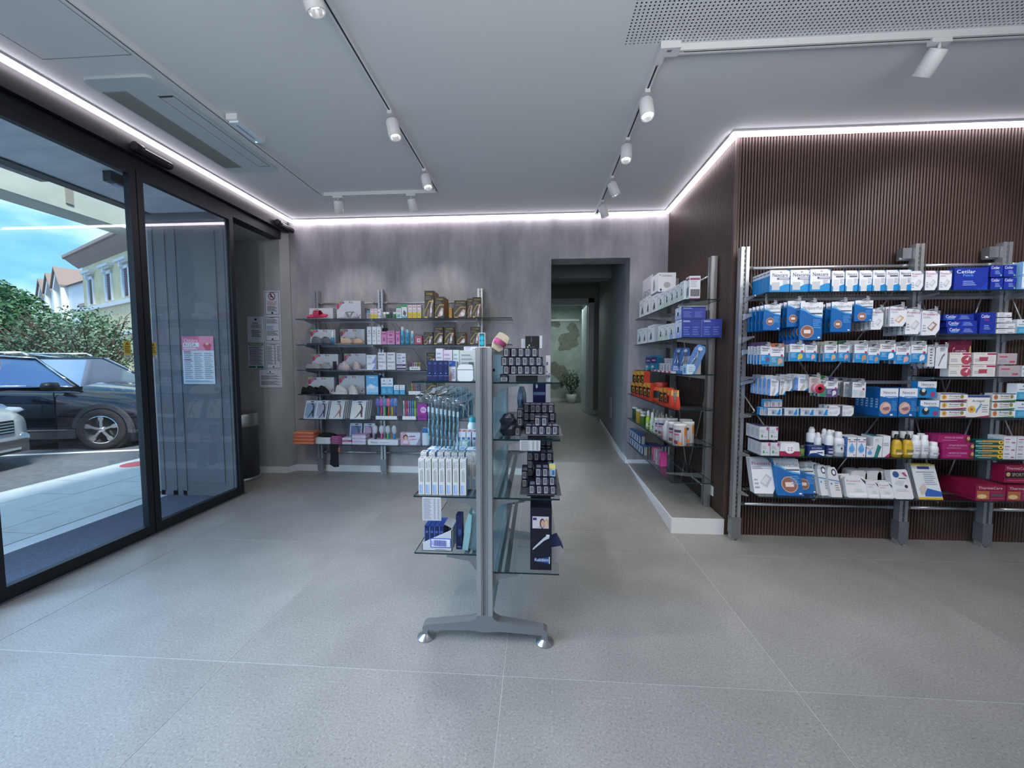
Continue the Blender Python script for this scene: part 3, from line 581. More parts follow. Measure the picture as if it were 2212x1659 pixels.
def make_car(name, label, loc, rz, paint, glassm):
    t = thing(name, label, 'car', loc, (0, 0, rz))
    st = [(2.30, .62, .38, .66, .74), (2.24, .80, .26, .72, .84), (2.05, .89, .22, .80, .93), (1.6, .925, .22, .88, 1.02), (1.05, .93, .22, .95, 1.09), (.85, .93, .22, .97, 1.11), (0, .93, .22, 1.0, 1.10), (-1.0, .93, .22, 1.02, 1.10), (-1.8, .93, .24, 1.03, 1.10), (-2.2, .88, .28, 1.02, 1.08), (-2.32, .78, .4, .98, 1.02)]
    rows = []
    for x, w, zb, zl, zt in st:
        prof = [(0, zb), (w*.9, zb), (w*.985, zb+.10), (w, zb+(zl-zb)*.5), (w*.985, zl-.06), (w*.95, zl), (w*.80, zt-.015), (w*.4, zt+.02), (0, zt+.025)]
        rows.append([(x, -y, z) for y, z in prof]+[(x, y, z) for y, z in prof[::-1]])
    n = len(rows[0]); vs = [p for r in rows for p in r]; fs = []
    for i in range(len(rows)-1):
        for j in range(n-1): fs.append((i*n+j, (i+1)*n+j, (i+1)*n+j+1, i*n+j+1))
    fs += [tuple(range(n)), tuple(range((len(rows)-1)*n, len(rows)*n))[::-1]]
    m = MB(); m.poly(vs, fs, paint, True); m.build('body', t)
    # greenhouse: glass with pillars and roof
    G = {'wb': (1.0, .84, 1.08), 'wt': (.25, .66, 1.56), 'rm': (-.7, .67, 1.62), 'rt': (-1.55, .64, 1.57), 'rb': (-2.15, .82, 1.06)}
    k = ['wb', 'wt', 'rm', 'rt', 'rb']; L = [(G[q][0], -G[q][1], G[q][2]) for q in k]; R = [(G[q][0], G[q][1], G[q][2]) for q in k]
    def strip(a, b, mm, part):
        q = MB(); q.face([a[0], b[0], b[1], a[1]], mm, False); return q.build(part, t)
    q = MB(); q.face([L[0], R[0], R[1], L[1]], glassm); q.build('windscreen', t)
    q = MB(); q.face([L[3], R[3], R[4], L[4]], glassm); q.build('rear_window', t)
    def up(p, dz=.018): return (p[0], p[1], p[2]+dz)
    q = MB(); q.prism([(p[0]+.0, p[2]) for p in L[1:4]]+[(p[0], p[2]+.03) for p in L[1:4]][::-1], 'y', -.655, .655, paint); q.build('roof', t)
    for s, S in ((-1, L), (1, R)):
        q = MB(); q.face([S[0], S[1], S[2], S[3], S[4]], mat('door_glass', '6f86a6', .05, .75)); q.build('side_window', t)
        q = MB()
        for a, b in ((S[0], S[1]), (S[1], S[2]), (S[2], S[3]), (S[3], S[4])): q.cyl(a, b, .028, None, paint, 8)
        for xx in (-.25, -1.3): 
            tp = Vector((xx-.05, s*.672, 1.585)); bt = Vector((xx, s*.85, 1.07)); q.cyl(bt, tp, .035, None, BLACK, 6)
        q.build('pillar', t)
        q = MB(); q.tube([(.98, s*.90, 1.085), (.3, s*.885, 1.10), (-1.9, s*.88, 1.11)], .012, CHROME, 6); q.tube([(.98, s*.86, 1.09), (.28, s*.69, 1.575), (-.7, s*.69, 1.64), (-1.5, s*.67, 1.60)], .013, CHROME, 6); q.build('window_trim', t)
        q = MB(); q.tube([(.1, s*.60, 1.61), (0, s*.60, 1.67), (-1.4, s*.60, 1.665), (-1.5, s*.60, 1.61)], .018, ALUB, 8); q.build('roof_rail', t)
        q = MB(); q.lathe([(0, -.07), (.10, -.05), (.125, 0), (.10, .06), (0, .075)], BLACK, (.78, s*1.05, 1.10), 14, sx=.75, sy=1.1); q.cyl((.8, s*.9, 1.06), (.78, s*1.0, 1.08), .03, None, BLACK, 8); q.build('mirror', t)
        for xx in (-.15, -1.15): q = MB(); q.tube([(xx, s*.93, .88), (xx-.03, s*.958, .885), (xx-.17, s*.958, .885), (xx-.2, s*.93, .88)], .011, CHROME, 6); q.build('door_handle', t)
        for xx in (.72, -.35, -1.42): q = MB(); q.box(xx-.004, s*.928-.006, .32, xx+.004, s*.928+.006, .99, BLACK); q.build('door_seam', t)
        q = MB(); q.box(-1.0, s*.90-.04, .2, 1.0, s*.90+.04, .36, mat('cladding', '3b3d42', .6)); q.box(-.9, s*.945-.005, .34, .9, s*.945+.005, .36, ALUB); q.build('sill_cladding', t)
        q = MB(); q.lathe([(0, -.05), (.16, -.03), (.2, 0), (.16, .04), (0, .06)], mat('lamp_cover', 'cfd9e6', .05, coat=1), (2.08, s*.70, .82), 12, sx=.95, sy=.85); q.build('headlight', t)
        for wx in (1.42, -1.38):
            wt = bpy.data.objects.new('wheel', None); COL.objects.link(wt); wt.parent = t; wt.location = (wx, s*(.89 if wx > 0 else .83), .35); wt.rotation_euler = (s*-PI/2, 0, .16 if wx > 0 else 0)
            q = MB(); q.lathe([(.22, .10), (.24, .115), (.33, .105), (.35, .07), (.35, -.09), (.30, -.11), (.2, -.10)], mat('tyre_rubber', '1d1e21', .85), n=32); q.build('tyre', wt)
            q = MB(); q.lathe([(.245, .108), (.225, .112), (.215, .04), (0, .03)], mat('rim_dark', '2b2c30', .4, .4), n=28); q.lathe([(.25, .110), (.228, .116)], CHROME, n=28); q.lathe([(0, .105), (.045, .10), (.05, .06)], ALUB, n=12)
            for a in range(5):
                th = a*2*PI/5+.3; c, sn = math.cos(th), math.sin(th); pts = []
                def pp_(r, o_): return (r*c-o_*sn, r*sn+o_*c)
                out = [pp_(.04, -.018), pp_(.14, -.017), pp_(.19, -.038), pp_(.235, -.03), pp_(.235, .03), pp_(.19, .038), pp_(.14, .017), pp_(.04, .018)]
                q.prism(out, 'z', .085, .108, ALUB)
            q.build('rim', wt)
            q = MB(); ring = [(wx+.46*math.cos(a), .33+.46*math.sin(a)) for a in [PI*i/14-.12 for i in range(15)]]+[(wx+.39*math.cos(a), .33+.39*math.sin(a)) for a in [PI*i/14-.12 for i in range(15)][::-1]]
            q.prism(ring, 'y', s*.88, s*.955, mat('cladding', '3b3d42', .6)); q.build('arch_trim', t)
            q = MB(); q.cyl((wx, s*.5, .36), (wx, s*.937, .36), .40, None, BLACK, 24); q.build('wheel_well', t)
    q = MB(); q.box(2.22, -.55, .52, 2.325, .55, .70, BLACK)
    for i in range(4): q.box(2.32, -.54, .54+i*.04, 2.33, .54, .555+i*.04, CHROME)
    q.build('grille', t)
    q = MB(); q.box(2.14, -.72, .24, 2.33, .72, .42, mat('cladding', '3b3d42', .6)); q.box(2.32, -.6, .28, 2.345, .6, .31, ALUB); q.build('bumper', t)
    for s in (-1, 1): q = MB(); q.cyl((2.16, s*.72, .44), (2.30, s*.70, .44), .06, None, CHROME, 14); q.build('fog_light', t)
    return t
NAVY = mat('car_paint_black', '10131c', .12, .3, coat=1); SILV = mat('car_paint_silver', 'c2cad4', .3, .2, coat=1)
WSG = mat('windscreen_glass', '93a8c4', .04, .75)
hx, hy = .978, .21; rz = math.atan2(hy, hx)
wc = pz(226, 970, -.085)          # where the front wheel meets the road
def carloc(wheel, r_): 
    o = Matrix.Rotation(r_, 3, 'Z') @ Vector((1.42, -.93, 0)); return (wheel.x-o.x, wheel.y-o.y, -.085)
make_car('parked_suv', 'black parked suv with chrome window trim outside the glass', carloc(wc, rz), rz, NAVY, WSG)
wc2 = pz(62, 955, .25); o2 = Matrix.Rotation(rz, 3, 'Z') @ Vector((2.22, .83, 0))
make_car('parked_car', 'silver parked car showing only its front corner outside', (wc2.x-o2.x, wc2.y-o2.y, -.085), rz, SILV, WSG)

# foliage
LEAFG = mat('tree_leaf', '3c6440', .6, grain=(.8, .35)); LEAFH = mat('hedge_leaf', '55705a', .6, grain=(1.2, .35)); BARK = mat('bark', '4a3d35', .85)
def leaves(centers, n, size, mm, seed, shell=.55):
    r = random.Random(seed); m = MB(); vs = []; fs = []
    for i in range(n):
        c, R = centers[r.randrange(len(centers))]
        a = r.uniform(0, 2*PI); zc = r.uniform(-1, 1); q = (shell+(1-shell)*r.random()**.5) if r.random() < .8 else r.random(); s = math.sqrt(1-zc*zc)
        p = Vector((c[0]+R[0]*q*s*math.cos(a), c[1]+R[1]*q*s*math.sin(a), c[2]+R[2]*q*zc))
        u = Vector((r.uniform(-1, 1), r.uniform(-1, 1), r.uniform(-.6, .6))).normalized()*size*r.uniform(.6, 1.2); w = u.orthogonal().normalized()*size*.5; w.rotate(Matrix.Rotation(r.uniform(0, 6.28), 3, u.normalized()))
        k = len(vs); vs += [tuple(p-u), tuple(p+w), tuple(p+u), tuple(p-w)]; fs.append((k, k+1, k+2, k+3))
    m.poly(vs, fs, mm); return m.build('foliage', weld=False)
def tree(name, label, base, h, crowns, n, size, mm, seed, branches=0, trunk=.12):
    t = thing(name, label, 'tree' if 'tree' in name else 'shrub', base)
    f = leaves([((c[0], c[1], c[2]), c[3]) for c in crowns], n, size, mm, seed); f.parent = t; f['kind'] = 'stuff'
    m = MB(); m.cyl((0, 0, 0), (0, 0, h*.6), trunk, trunk*.6, BARK, 8); m.build('trunk', t)
    if branches:
        r = random.Random(seed+1); m = MB()
        for i in range(branches):
            c = crowns[r.randrange(len(crowns))]; p = Vector((r.uniform(-.3, .3)*c[3][0], 0, h*.15)); 
            tgt = Vector((c[0]+r.uniform(-.95, .95)*c[3][0], c[1]+r.uniform(-.9, .9)*c[3][1], c[2]+r.uniform(-.2, .95)*c[3][2]))
            for s in range(5):
                q = p.lerp(tgt, (s+1)/5)+Vector((r.uniform(-.12, .12), r.uniform(-.1, .1), r.uniform(-.1, .1))); m.cyl(p, q, .035*(1-s/6), .035*(1-(s+1)/6), BARK, 5, False); p = q
        b = m.build('branches', t, weld=False); b['kind'] = 'stuff'
    return t
c0 = pd(175, 720, 12.5); 
tree('clipped_shrub', 'large clipped round shrub with bare twigs behind the black car', (c0.x, c0.y, -.08), 2.6, [(0, 0, 1.75, (1.95, 1.3, 1.55)), (-.7, -.2, 1.6, (1.4, 1.2, 1.35))], 6500, .058, LEAFH, 5, 120, .14)
c1 = pd(-40, 700, 15)
tree('leafy_tree', 'green leafy tree at the edge beyond the clipped shrub', (c1.x, c1.y, -.08), 5, [(0, 0, 2.3, (2.6, 2, 2.3)), (.9, 0, 3.0, (1.3, 1.4, 1.5)), (-1, .5, 3.6, (1.6, 1.4, 1.5)), (2.6, 1.2, 1.9, (1.5, 1.4, 1.7)), (1.6, .5, 1.4, (1.8, 1.5, 1.4))], 14000, .10, LEAFG, 8, 12, .25)

# palazzo: facade between two measured corners, receding to the left
YEL = plaster('ochre_render', 'e4cd98', 'f0dfb4', (.5, .5, .5)); STONE = mat('white_stone', 'e4e6e6', .6); TERR = mat('roof_tile', '7f7068', .8, grain=(20, .2)); SHUT = mat('brown_shutter', '6b4640', .6); EAVE = mat('eave_wood', 'a48e86', .6)
A = pd(176, 563, 27.4); B = pd(290, 515, 22.4); zt = 8.5
fx_ = Vector((B.x-A.x, B.y-A.y, 0)).normalized(); LB = 26.0; ang = math.atan2(fx_.y, fx_.x)
t = thing('palazzo', 'ochre palazzo with white window surrounds and brown shutters across the street', 'building', (A.x, A.y, 0), (0, 0, ang))
m = MB(); m.box(0, 0, -.3, LB, 12, zt, YEL); m.build('wall', t)
m = MB(); m.prism([(-.75, zt+.05), (-.75, zt+.28), (5, zt+2.2), (12, zt+.28), (12, zt+.05)], 'x', -.8, LB+1, TERR); m.build('roof', t)
m = MB(); m.prism([(-.02, zt-.5), (-.35, zt-.25), (-.65, zt+.02), (-.8, zt+.1), (-.8, zt+.28), (0, zt+.28)], 'x', -.65, LB+1, EAVE); m.prism([(-.02, zt-.5), (-.35, zt-.25), (-.65, zt+.02), (-.8, zt+.1), (-.8, zt+.28), (0, zt+.28)], 'x', -.7, -.65, EAVE); m.box(-.7, -.4, zt-.2, .1, 10, zt+.2, EAVE); m.build('eaves', t)
def onfac(u, v):
    """where the ray through a pixel meets the facade plane, in facade coordinates"""
    d = ray(u, v); n = Vector((-fx_.y, fx_.x, 0)); s = (Vector((A.x, A.y, 0))).dot(n)/d.dot(n); p = d*s; return (Vector((p.x-A.x, p.y-A.y, 0)).dot(fx_), EYE+p.z)
for i, (u0, u1, v0, v1) in enumerate(((194, 205, 606, 655), (232, 245, 598, 655), (269, 283, 590, 650), (315, 324, 583, 640))):
    a = onfac(u0, v0); b = onfac(u1, v1); w = b[0]-a[0]; zb, zh = b[1], a[1]
    if i == 0: W0 = (w, zb, zh)
    zb, zh = W0[1]-.0, W0[2]
    q = MB(); e = .2; q.box(a[0]-e-.15, -.10, zb-.1, a[0]-.12, 0, zh+e, STONE); q.box(b[0]+.02, -.10, zb-.1, b[0]+e, 0, zh+e, STONE); q.box(a[0]-e-.15, -.10, zh, b[0]+e, 0, zh+e, STONE); q.box(a[0]-e-.45, -.32, zh+.42, b[0]+e+.25, 0, zh+.58, STONE); q.box(a[0]-e-.3, -.2, zh+.32, b[0]+e+.12, 0, zh+.42, STONE)
    f = q.build('window', t); q = MB(); q.box(a[0]-.12, -.03, zb, b[0]+.02, 0, zh, P('9fb0c4')); q.build('reveal', f)
    q = MB(); q.box(a[0]+.15, -.06, zb, b[0]+.0, -.03, zh, SHUT)
    for k in range(12): q.box(a[0]+.17, -.075, zb+.05+k*(zh-zb)/12, b[0]-.02, -.06, zb+.05+k*(zh-zb)/12+.08, SHUT)
    q.build('shutter', f)
    q = MB(); q.box(a[0]-.1, -.25, zt-1.45, a[0]+.12, 0, zt-1.05, STONE); q.build('bracket', t)
m = MB(); a = onfac(290, 650); m.box(0, -.15, W0[1]-.45, LB, 0, W0[1]-.2, STONE); m.box(0, -.12, W0[1]-2.3, LB, 0, W0[1]-2.1, STONE); m.build('string_course', t)
m = MB(); cc = onfac(222, 522); m.box(cc[0]-.35, 1.2, zt+.2, cc[0]+.45, 2.0, zt+2.0, STONE); m.box(cc[0]-.55, 1.0, zt+1.95, cc[0]+.65, 2.2, zt+2.1, TERR)
for k in (-.12, .2): m.box(cc[0]+k, 1.19, zt+1.45, cc[0]+k+.15, 1.21, zt+1.8, P('4a4a50'))
m.build('chimney', t)
# lower wing and the gabled white building behind
A2 = onfac(90, 640)
t2 = thing('side_wing', 'low ochre wing with dentil cornice beside the palazzo', 'building', (A.x, A.y, 0), (0, 0, ang))
m = MB(); m.box(-9.0, 2.5, -.3, -.01, 8, 6.1, YEL); m.build('wall', t2)
m = MB(); m.box(-9.6, 1.7, 6.1, -.01, 8, 6.35, EAVE); m.prism([(1.7, 6.35), (5, 7.2), (8, 6.35)], 'x', -9.6, -.01, TERR); m.build('roof', t2)
for i in range(22): q = MB() if i == 0 else q; q.box(-9.2+i*.42, 2.05, 5.6, -9.0+i*.42, 2.5, 6.0, STONE)
q.build('dentils', t2)
C3 = pd(80, 640, 44); d3 = (pd(176, 600, 36)-C3); d3.z = 0; a3 = math.atan2(d3.y, d3.x)
t3 = thing('gabled_building', 'white building with three pointed gables beyond the palazzo', 'building', (C3.x, C3.y, 0), (0, 0, a3))
wgab = 3.1
for i in range(3):
    x0 = i*wgab; q = MB(); zb_, ze, zp = -.3, 8.4+.3*i, 10.3+.3*i
    q.prism([(x0, zb_), (x0+.35, zb_), (x0+.35, ze-.1), (x0+wgab/2, zp-.75), (x0+wgab-.35, ze-.1), (x0+wgab-.35, zb_), (x0+wgab, zb_), (x0+wgab, ze), (x0+wgab/2, zp), (x0, ze)], 'y', 0, .5, STONE); q.box(x0+.3, .5, zb_, x0+wgab-.3, 8, ze, P('b9b6ac')); q.build('gable', t3)
    q = MB(); q.prism([(x0-.1, ze), (x0+wgab/2, zp+.05), (x0+wgab+.1, ze), (x0+wgab+.1, ze+.18), (x0+wgab/2, zp+.25), (x0-.1, ze+.18)], 'y', -.15, 8, TERR); q.build('roof', t3)
m = MB(); m.box(3*wgab, .5, -.3, 3*wgab+6, 8, 9.0, STONE); m.prism([(.2, 9.0), (4, 10.6), (8, 9.0)], 'x', 3*wgab, 3*wgab+6, TERR); m.build('wing', t3)
# ------------------------------------------------------------ shelf levels and racks
ZL = [1.942, 1.638, 1.335, 1.045, .745, .438]
GT = .008
def upright(t, x, y, z0, z1, dirn, slot=True, foot=True, k=1.0):
    """aluminium upright with slotted face; dirn = way the slots face"""
    o = bpy.data.objects.new('upright', None); COL.objects.link(o); o.parent = t; o.location = (x, y, 0); o.rotation_euler = (0, 0, math.atan2(dirn[1], dirn[0])+PI/2)
    m = MB(); m.box(-.032*k, .0, z0, -.008*k, .052, z1, ALU); m.box(.008*k, .0, z0, .032*k, .052, z1, ALU); m.box(-.008*k, .010, z0, .008*k, .052, z1, ALUD)
    m.build('post', o)
    m = MB(); z = z0+.12
    while z < z1-.04: m.box(-.004*k, .008, z, .004*k, .0102, z+.022, BLACK); z += .036
    q = m.build('slots', o, weld=False); q['kind'] = 'stuff'
    if foot:
        m = MB(); m.prism([(-.02, .012), (.02, .012), (.036, .05), (.036, .19), (-.036, .19), (-.036, .05)], 'y', -.008, .06, ALUD); m.cyl((0, .03, 0), (0, .03, .014), .02, None, BLACK, 12); m.build('foot', o)
    return o
def rail(t, a, b, r=.012):
    a = Vector(a); b = Vector(b); m = MB(); m.cyl(a, b, r, None, ALUB, 10); m.build('crossbar', t)
    d = (b-a).normalized(); m = MB(); m.cyl(a-d*.01, a+d*.05, r*1.35, r*1.1, ALUD, 10); m.build('rail_socket', t); m = MB(); m.cyl(b-d*.05, b+d*.01, r*1.1, r*1.35, ALUD, 10); m.build('rail_socket', t)
def brace(t, a, b): m = MB(); m.cyl(a, b, .006, None, ALU, 6); m.build('brace', t)
def shelf(t, x0, y0, x1, y1, z, glassm=SHELFG):
    m = MB(); m.box(x0, y0, z-GT, x1, y1, z, SHELFE, dict(top=glassm, bottom=glassm)); return m.build('glass_shelf', t)
def bracket(t, a, b, z):
    """tapering arm under a shelf from a (wall) to b (tip)"""
    a = Vector((a[0], a[1], 0)); b = Vector((b[0], b[1], 0)); d = (b-a).normalized(); n = Vector((-d.y, d.x, 0))*.004; m = MB()
    p = [a+Vector((0, 0, z-GT-.045)), a+Vector((0, 0, z-GT)), b+Vector((0, 0, z-GT)), b+Vector((0, 0, z-GT-.012))]
    m.poly([q-n for q in p]+[q+n for q in p], [(0, 1, 2, 3), (7, 6, 5, 4), (0, 3, 7, 4), (3, 2, 6, 7), (2, 1, 5, 6), (1, 0, 4, 5)], ALU); m.build('bracket', t)

# back rack on the plaster wall
BF, BB = 4.45, 4.76
rb = thing('shelf_rack', 'aluminium and glass wall rack with slippers on the plaster wall', 'display rack')
PBX = [-2.79, -1.955, -.70]
for x in PBX: upright(rb, x, 4.76, 0, 2.33, (0, -1))
for a, b in ((-2.79, -1.955), (-1.955, -.70)):
    rail(rb, (a+.04, 4.78, 2.165), (b-.04, 4.78, 2.165)); rail(rb, (a+.04, 4.78, .27), (b-.04, 4.78, .27))
    c = (a+b)/2
    for z0, z1 in ((2.15, 1.25), (1.25, .3)):
        brace(rb, (a+.05, 4.79, z0), (c, 4.79, z1)); brace(rb, (b-.05, 4.79, z0), (c, 4.79, z1))
for i, z in enumerate(ZL):
    shelf(rb, -2.865, BF, -.29 if i < 2 else -.35, BB, z)
    for x in PBX: bracket(rb, (x, 4.76), (x, 4.50), z)
    if i < 3: 
        m = MB(); m.box(-2.72, BB-.03, z-.02, -.72, BB-.005, z-.009, ALU); m.build('back_bar', rb)

# side rack on the plinth
SX0, SX1, SY0, SY1 = 1.185, 1.47, 3.235, 4.815
rs = thing('shelf_rack', 'glass shelved rack on the white plinth by the short slatted wall', 'display rack')
upright(rs, 1.50, 3.53, .134+.01, 2.35, (-1, 0), foot=False); upright(rs, 1.50, 4.45, .165, 2.35, (-1, 0), foot=False)
rail(rs, (1.535, 3.57, 2.20), (1.535, 4.40, 2.20), .01); rail(rs, (1.535, 3.57, .30), (1.535, 4.40, .30), .01)
for z0, z1 in ((2.15, 1.25), (1.25, .3)): brace(rs, (1.54, 3.58, z0), (1.54, 4.0, z1)); brace(rs, (1.54, 4.42, z0), (1.54, 4.0, z1))
for i, z in enumerate(ZL):
    x0 = SX0 if i < 3 else 1.118
    shelf(rs, x0, SY0, SX1, SY1, z)
    for y in (3.555, 4.475): bracket(rs, (1.50, y), (x0+.06, y), z)

# long rack on the slatted wall
RF, RB = 2.935, 3.185
rr_ = thing('shelf_rack', 'long aluminium rack of dressings on the dark slatted wall', 'display rack')
PRX = [1.602, 2.865, 3.475, 4.4]
for x in PRX: upright(rr_, x, 3.145, 0, 2.325, (0, -1))
for x in PRX[1:3]:
    m = MB(); m.box(x-.10, 3.17, 2.22, x-.035, 3.225, 2.30, ALUD); m.cyl((x-.12, 3.19, 2.22), (x-.035, 3.19, 2.22), .014, None, ALUD, 10); m.build('rail_joint', rr_)
for a, b in zip(PRX, PRX[1:]):
    rail(rr_, (a+.035, 3.20, 2.172), (b-.035, 3.20, 2.172), .013); rail(rr_, (a+.035, 3.20, .285), (b-.035, 3.20, .285), .013)
    c = (a+b)/2
    for z0, z1 in ((2.1, 1.2), (1.2, .32)): brace(rr_, (a+.04, 3.21, z0), (c, 3.21, z1)); brace(rr_, (b-.04, 3.21, z0), (c, 3.21, z1))
for i, z in enumerate(ZL):
    x0 = {1: 2.83, 2: 2.87}.get(i, 1.655)
    shelf(rr_, x0, RF, 4.45, RB, z)
    m = MB(); m.box(x0, RB-.02, z-.03, 4.42, RB, z-.009, ALUD); m.build('back_bar', rr_)
    for x in PRX: bracket(rr_, (x, 3.145), (x, 2.99), z)
for z in (1.795, 1.52, 1.285):       # bars that carry the hooks
    m = MB(); m.box(1.65, 3.10, z-.012, 2.84, 3.125, z+.012, ALUD); m.build('hook_bar', rr_); bracket(rr_, (1.602, 3.145), (1.645, 3.05), z+.02)
def hook(t, x, y0, y1, z):
    m = MB(); m.tube([(x, y0, z), (x, y1+.01, z-.004), (x, y1, z+.012)], .0022, CHROME, 5); m.tube([(x-.012, y1, z+.012), (x+.012, y1, z+.012)], .0022, CHROME, 5); m.box(x-.011, y1-.002, z-.022, x+.011, y1-.001, z+.006, P('8d9096')); m.build('hook', t)

# central stand seen end on
GY0, GY1, GXc = 1.915, 2.95, -.2625
gs = thing('display_stand', 'free standing aluminium display stand seen end on in mid floor', 'display stand')
FTY = []
for y in (GY0, GY1):
    m = MB()
    for a, b in ((-.303, -.2795), (-.277, -.2735), (-.2515, -.248), (-.2455, -.222)): m.box(a, y-.022, .135, b, y+.03, 1.512, ALU)
    m.box(-.30, y-.014, .135, -.225, y+.026, 1.511, ALUD); m.build('end_post', gs)
    m = MB(); c = GXc
    top = [(c-.04, .142), (c-.048, .125), (c-.075, .112), (c-.31, .082), (c-.325, .072), (c-.325, .030), (c-.30, .030), (c-.295, .055), (c-.08, .062), (c, .055), (c+.08, .062), (c+.29, .052), (c+.295, .028), (c+.32, .028), (c+.32, .072), (c+.30, .082), (c+.075, .112), (c+.048, .125), (c+.04, .142)]
    m.prism(top, 'y', y-.024, y+.03, mat('cast_foot', '85878c', .38, .5)); m.build('foot_beam', gs)
    for x in (c-.312, c+.308):
        m = MB(); m.lathe([(0, 0), (.047, 0), (.047, .006), (.012, .022), (.010, .04), (0, .04)], STEEL, n=24); m.build('foot_pad', gs, (x, y, 0))
m = MB(); m.box(-.233, GY0+.03, .16, -.227, GY1+.06, 1.505, frosted('teal_panel', '86d4e8', .6)); m.build('back_panel', gs)
m = MB(); m.box(-.296, GY0-.022, 1.512, -.229, GY1+.03, 1.517, ALUB); m.build('top_ledge', gs)
for z in (.16, 1.5): m = MB(); m.box(-.245, GY0+.03, z-.012, -.22, GY1-.02, z+.006, ALU); m.build('panel_rail', gs)
m = MB(); m.cyl((-.227, GY0+.08, 1.40), (-.218, GY0+.08, 1.40), .008, None, BLACK, 10); m.build('panel_bolt', gs)
GL = [(1.345, 'L'), (.755, 'L'), (.455, 'L')]; GR = [(1.342, 'R'), (1.055, 'R'), (.755, 'R'), (.366, 'R')]
for z, s in GL+GR:
    x0, x1 = (-.632, -.306) if s == 'L' else (-.218, .117)
    shelf(gs, x0, GY0-.0, x1, GY1, z)
    for y in (GY0+.0, GY1):
        m = MB(); e = (-.306, -.46) if s == 'L' else (-.219, -.09)
        m.prism([(e[0], z-GT), (e[1], z-GT), (e[1], z-GT-.008), ((e[0]*.75+e[1]*.25), z-.035), (e[0], z-.085)], 'y', y-.006, y+.010, mat('bracket_grey', '77797e', .45, .4)); m.build('bracket', gs)
    for xx in ((-.335, -.318) if s == 'L' else (-.20, -.183), (-.375, -.350) if s == 'L' else (-.165, -.140)):
        m = MB(); m.box(xx[0], GY0+.01, z-.020, xx[1], GY1, z-GT-.0005, ALUD); m.build('shelf_rail', gs)

# ------------------------------------------------------------ packaging designs
NAVY_ = P('1b1f3c'); BLU = P('1583c4'); BLUD = P('0f5fa6'); WHT = P('dcdfe6'); GRY = P('b9bcc2'); MAG = P('b5386f'); PUR = P('4a3f5c'); LINE = P('9aa2b4'); CET = P('17309c'); SKIN = P('b98a78'); GREEN = P('3f8a5c'); LBL = P('6fa9dc')
def D_nex(w, h, d, t2='Skin'):
    return carton(w, h, d, WHT, [('p', [(0, 0), (1, 0), (1, .36), (.72, .33), (.5, .24), (.22, .26), (.08, .30), (0, .36)], BLU), ('p', [(.84, 1), (1, 1), (1, .93)], BLU), ('t', 'Nexcare', .12, .69, .9, .86, NAVY_), ('r', .36, .56, .98, .65, PUR), ('l', 1, .45, .55, .95, .66, P('cfc6dc')),
        ('r', .10, .08, .50, .44, GRY), ('l', 4, .66, .33, .95, .54, LINE), ('r', .5, .89, .6, .92, P('a03a4e'))], [('r', 0, 0, 1, .75, BLU), ('r', .1, .86, .9, .9, NAVY_)], faces=dict(left=WHT))
def D_nex2(w, h, d):
    return carton(w, h, d, WHT, [('p', [(.62, 0), (1, 0), (1, .34), (.62, .27)], BLU), ('p', [(0, 0), (.12, 0), (.12, .22), (0, .30)], BLU), ('p', [(.84, 1), (1, 1), (1, .9)], BLU), ('t', 'Nexcare', .12, .76, .9, .90, P('4a5070')), ('r', .30, .68, .92, .74, PUR), ('r', .12, .06, .58, .58, P('c6c9cd')), ('l', 5, .66, .36, .94, .62, LINE)], [('r', 0, 0, 1, .6, BLU)])
def D_pres(w, h, d, pic=GRY, big=False):
    return carton(w, h, d, WHT, [('p', [(.80, 0), (1, 0), (1, .24)], NAVY_), ('p', [(.72, 1), (1, 1), (1, .80)], P('6d7890')), ('t', 'Presteril', .06, .80, .86, .90, MAG), ('l', 2, .06, .68, .5, .77, LINE), ('p', [(.30, .30), (.62, .56), (.86, .44), (.58, .16)], pic), ('p', [(.36, .32), (.60, .50), (.74, .42), (.52, .24)], P('d3d5d9')), ('l', 3, .06, .12, .26, .44, LINE)], [('r', .7, .0, 1, 1, P('8f96aa'))], faces=dict(right=NAVY_))
def D_cet(w, h, d, sub='Patch', sc=P('58b7f0')):
    return carton(w, h, d, CET, [('t', 'Cetilar', .06, .74, .62, .90, P('f0f2f8')), ('t', sub, .26, .60, .55, .71, sc), ('l', 3, .26, .18, .66, .42, P('8ea2dc')), ('r', .88, .04, .95, .16, P('7fc0a0')), ('p', [(1, 0), (1, .5), (.93, .25), (.8, .1), (.62, 0)], P('1c3eb4'))])
def D_cets(w, h, d):
    return carton(w, h, d, CET, [('t', 'Cetilar', .05, .68, .72, .92, P('f0f2f8')), ('l', 3, .36, .22, .8, .56, P('8ea2dc')), ('r', .80, .06, .92, .2, P('7fc0a0'))])
def D_cetl(w, h, d):
    return carton(w, h, d, CET, [('t', 'Cetilar', .07, .40, .42, .88, P('f0f2f8')), ('r', .12, .2, .36, .32, P('58b7f0')), ('l', 3, .54, .2, .86, .8, P('8ea2dc')), ('p', [(.46, 0), (.5, 0), (.62, 1), (.58, 1)], P('2a4cc6'))])
def D_white(w, h, d, c=P('8a6aa8'), b=WHT, name=None, top=()):
    return carton(w, h, d, b, [('l', 1, .08, .55, .5, .82, c), ('r', .62, .15, .9, .32, c), ('l', 2, .08, .15, .45, .45, LINE)], [('l', 2, .2, .3, .8, .7, LINE)], top)
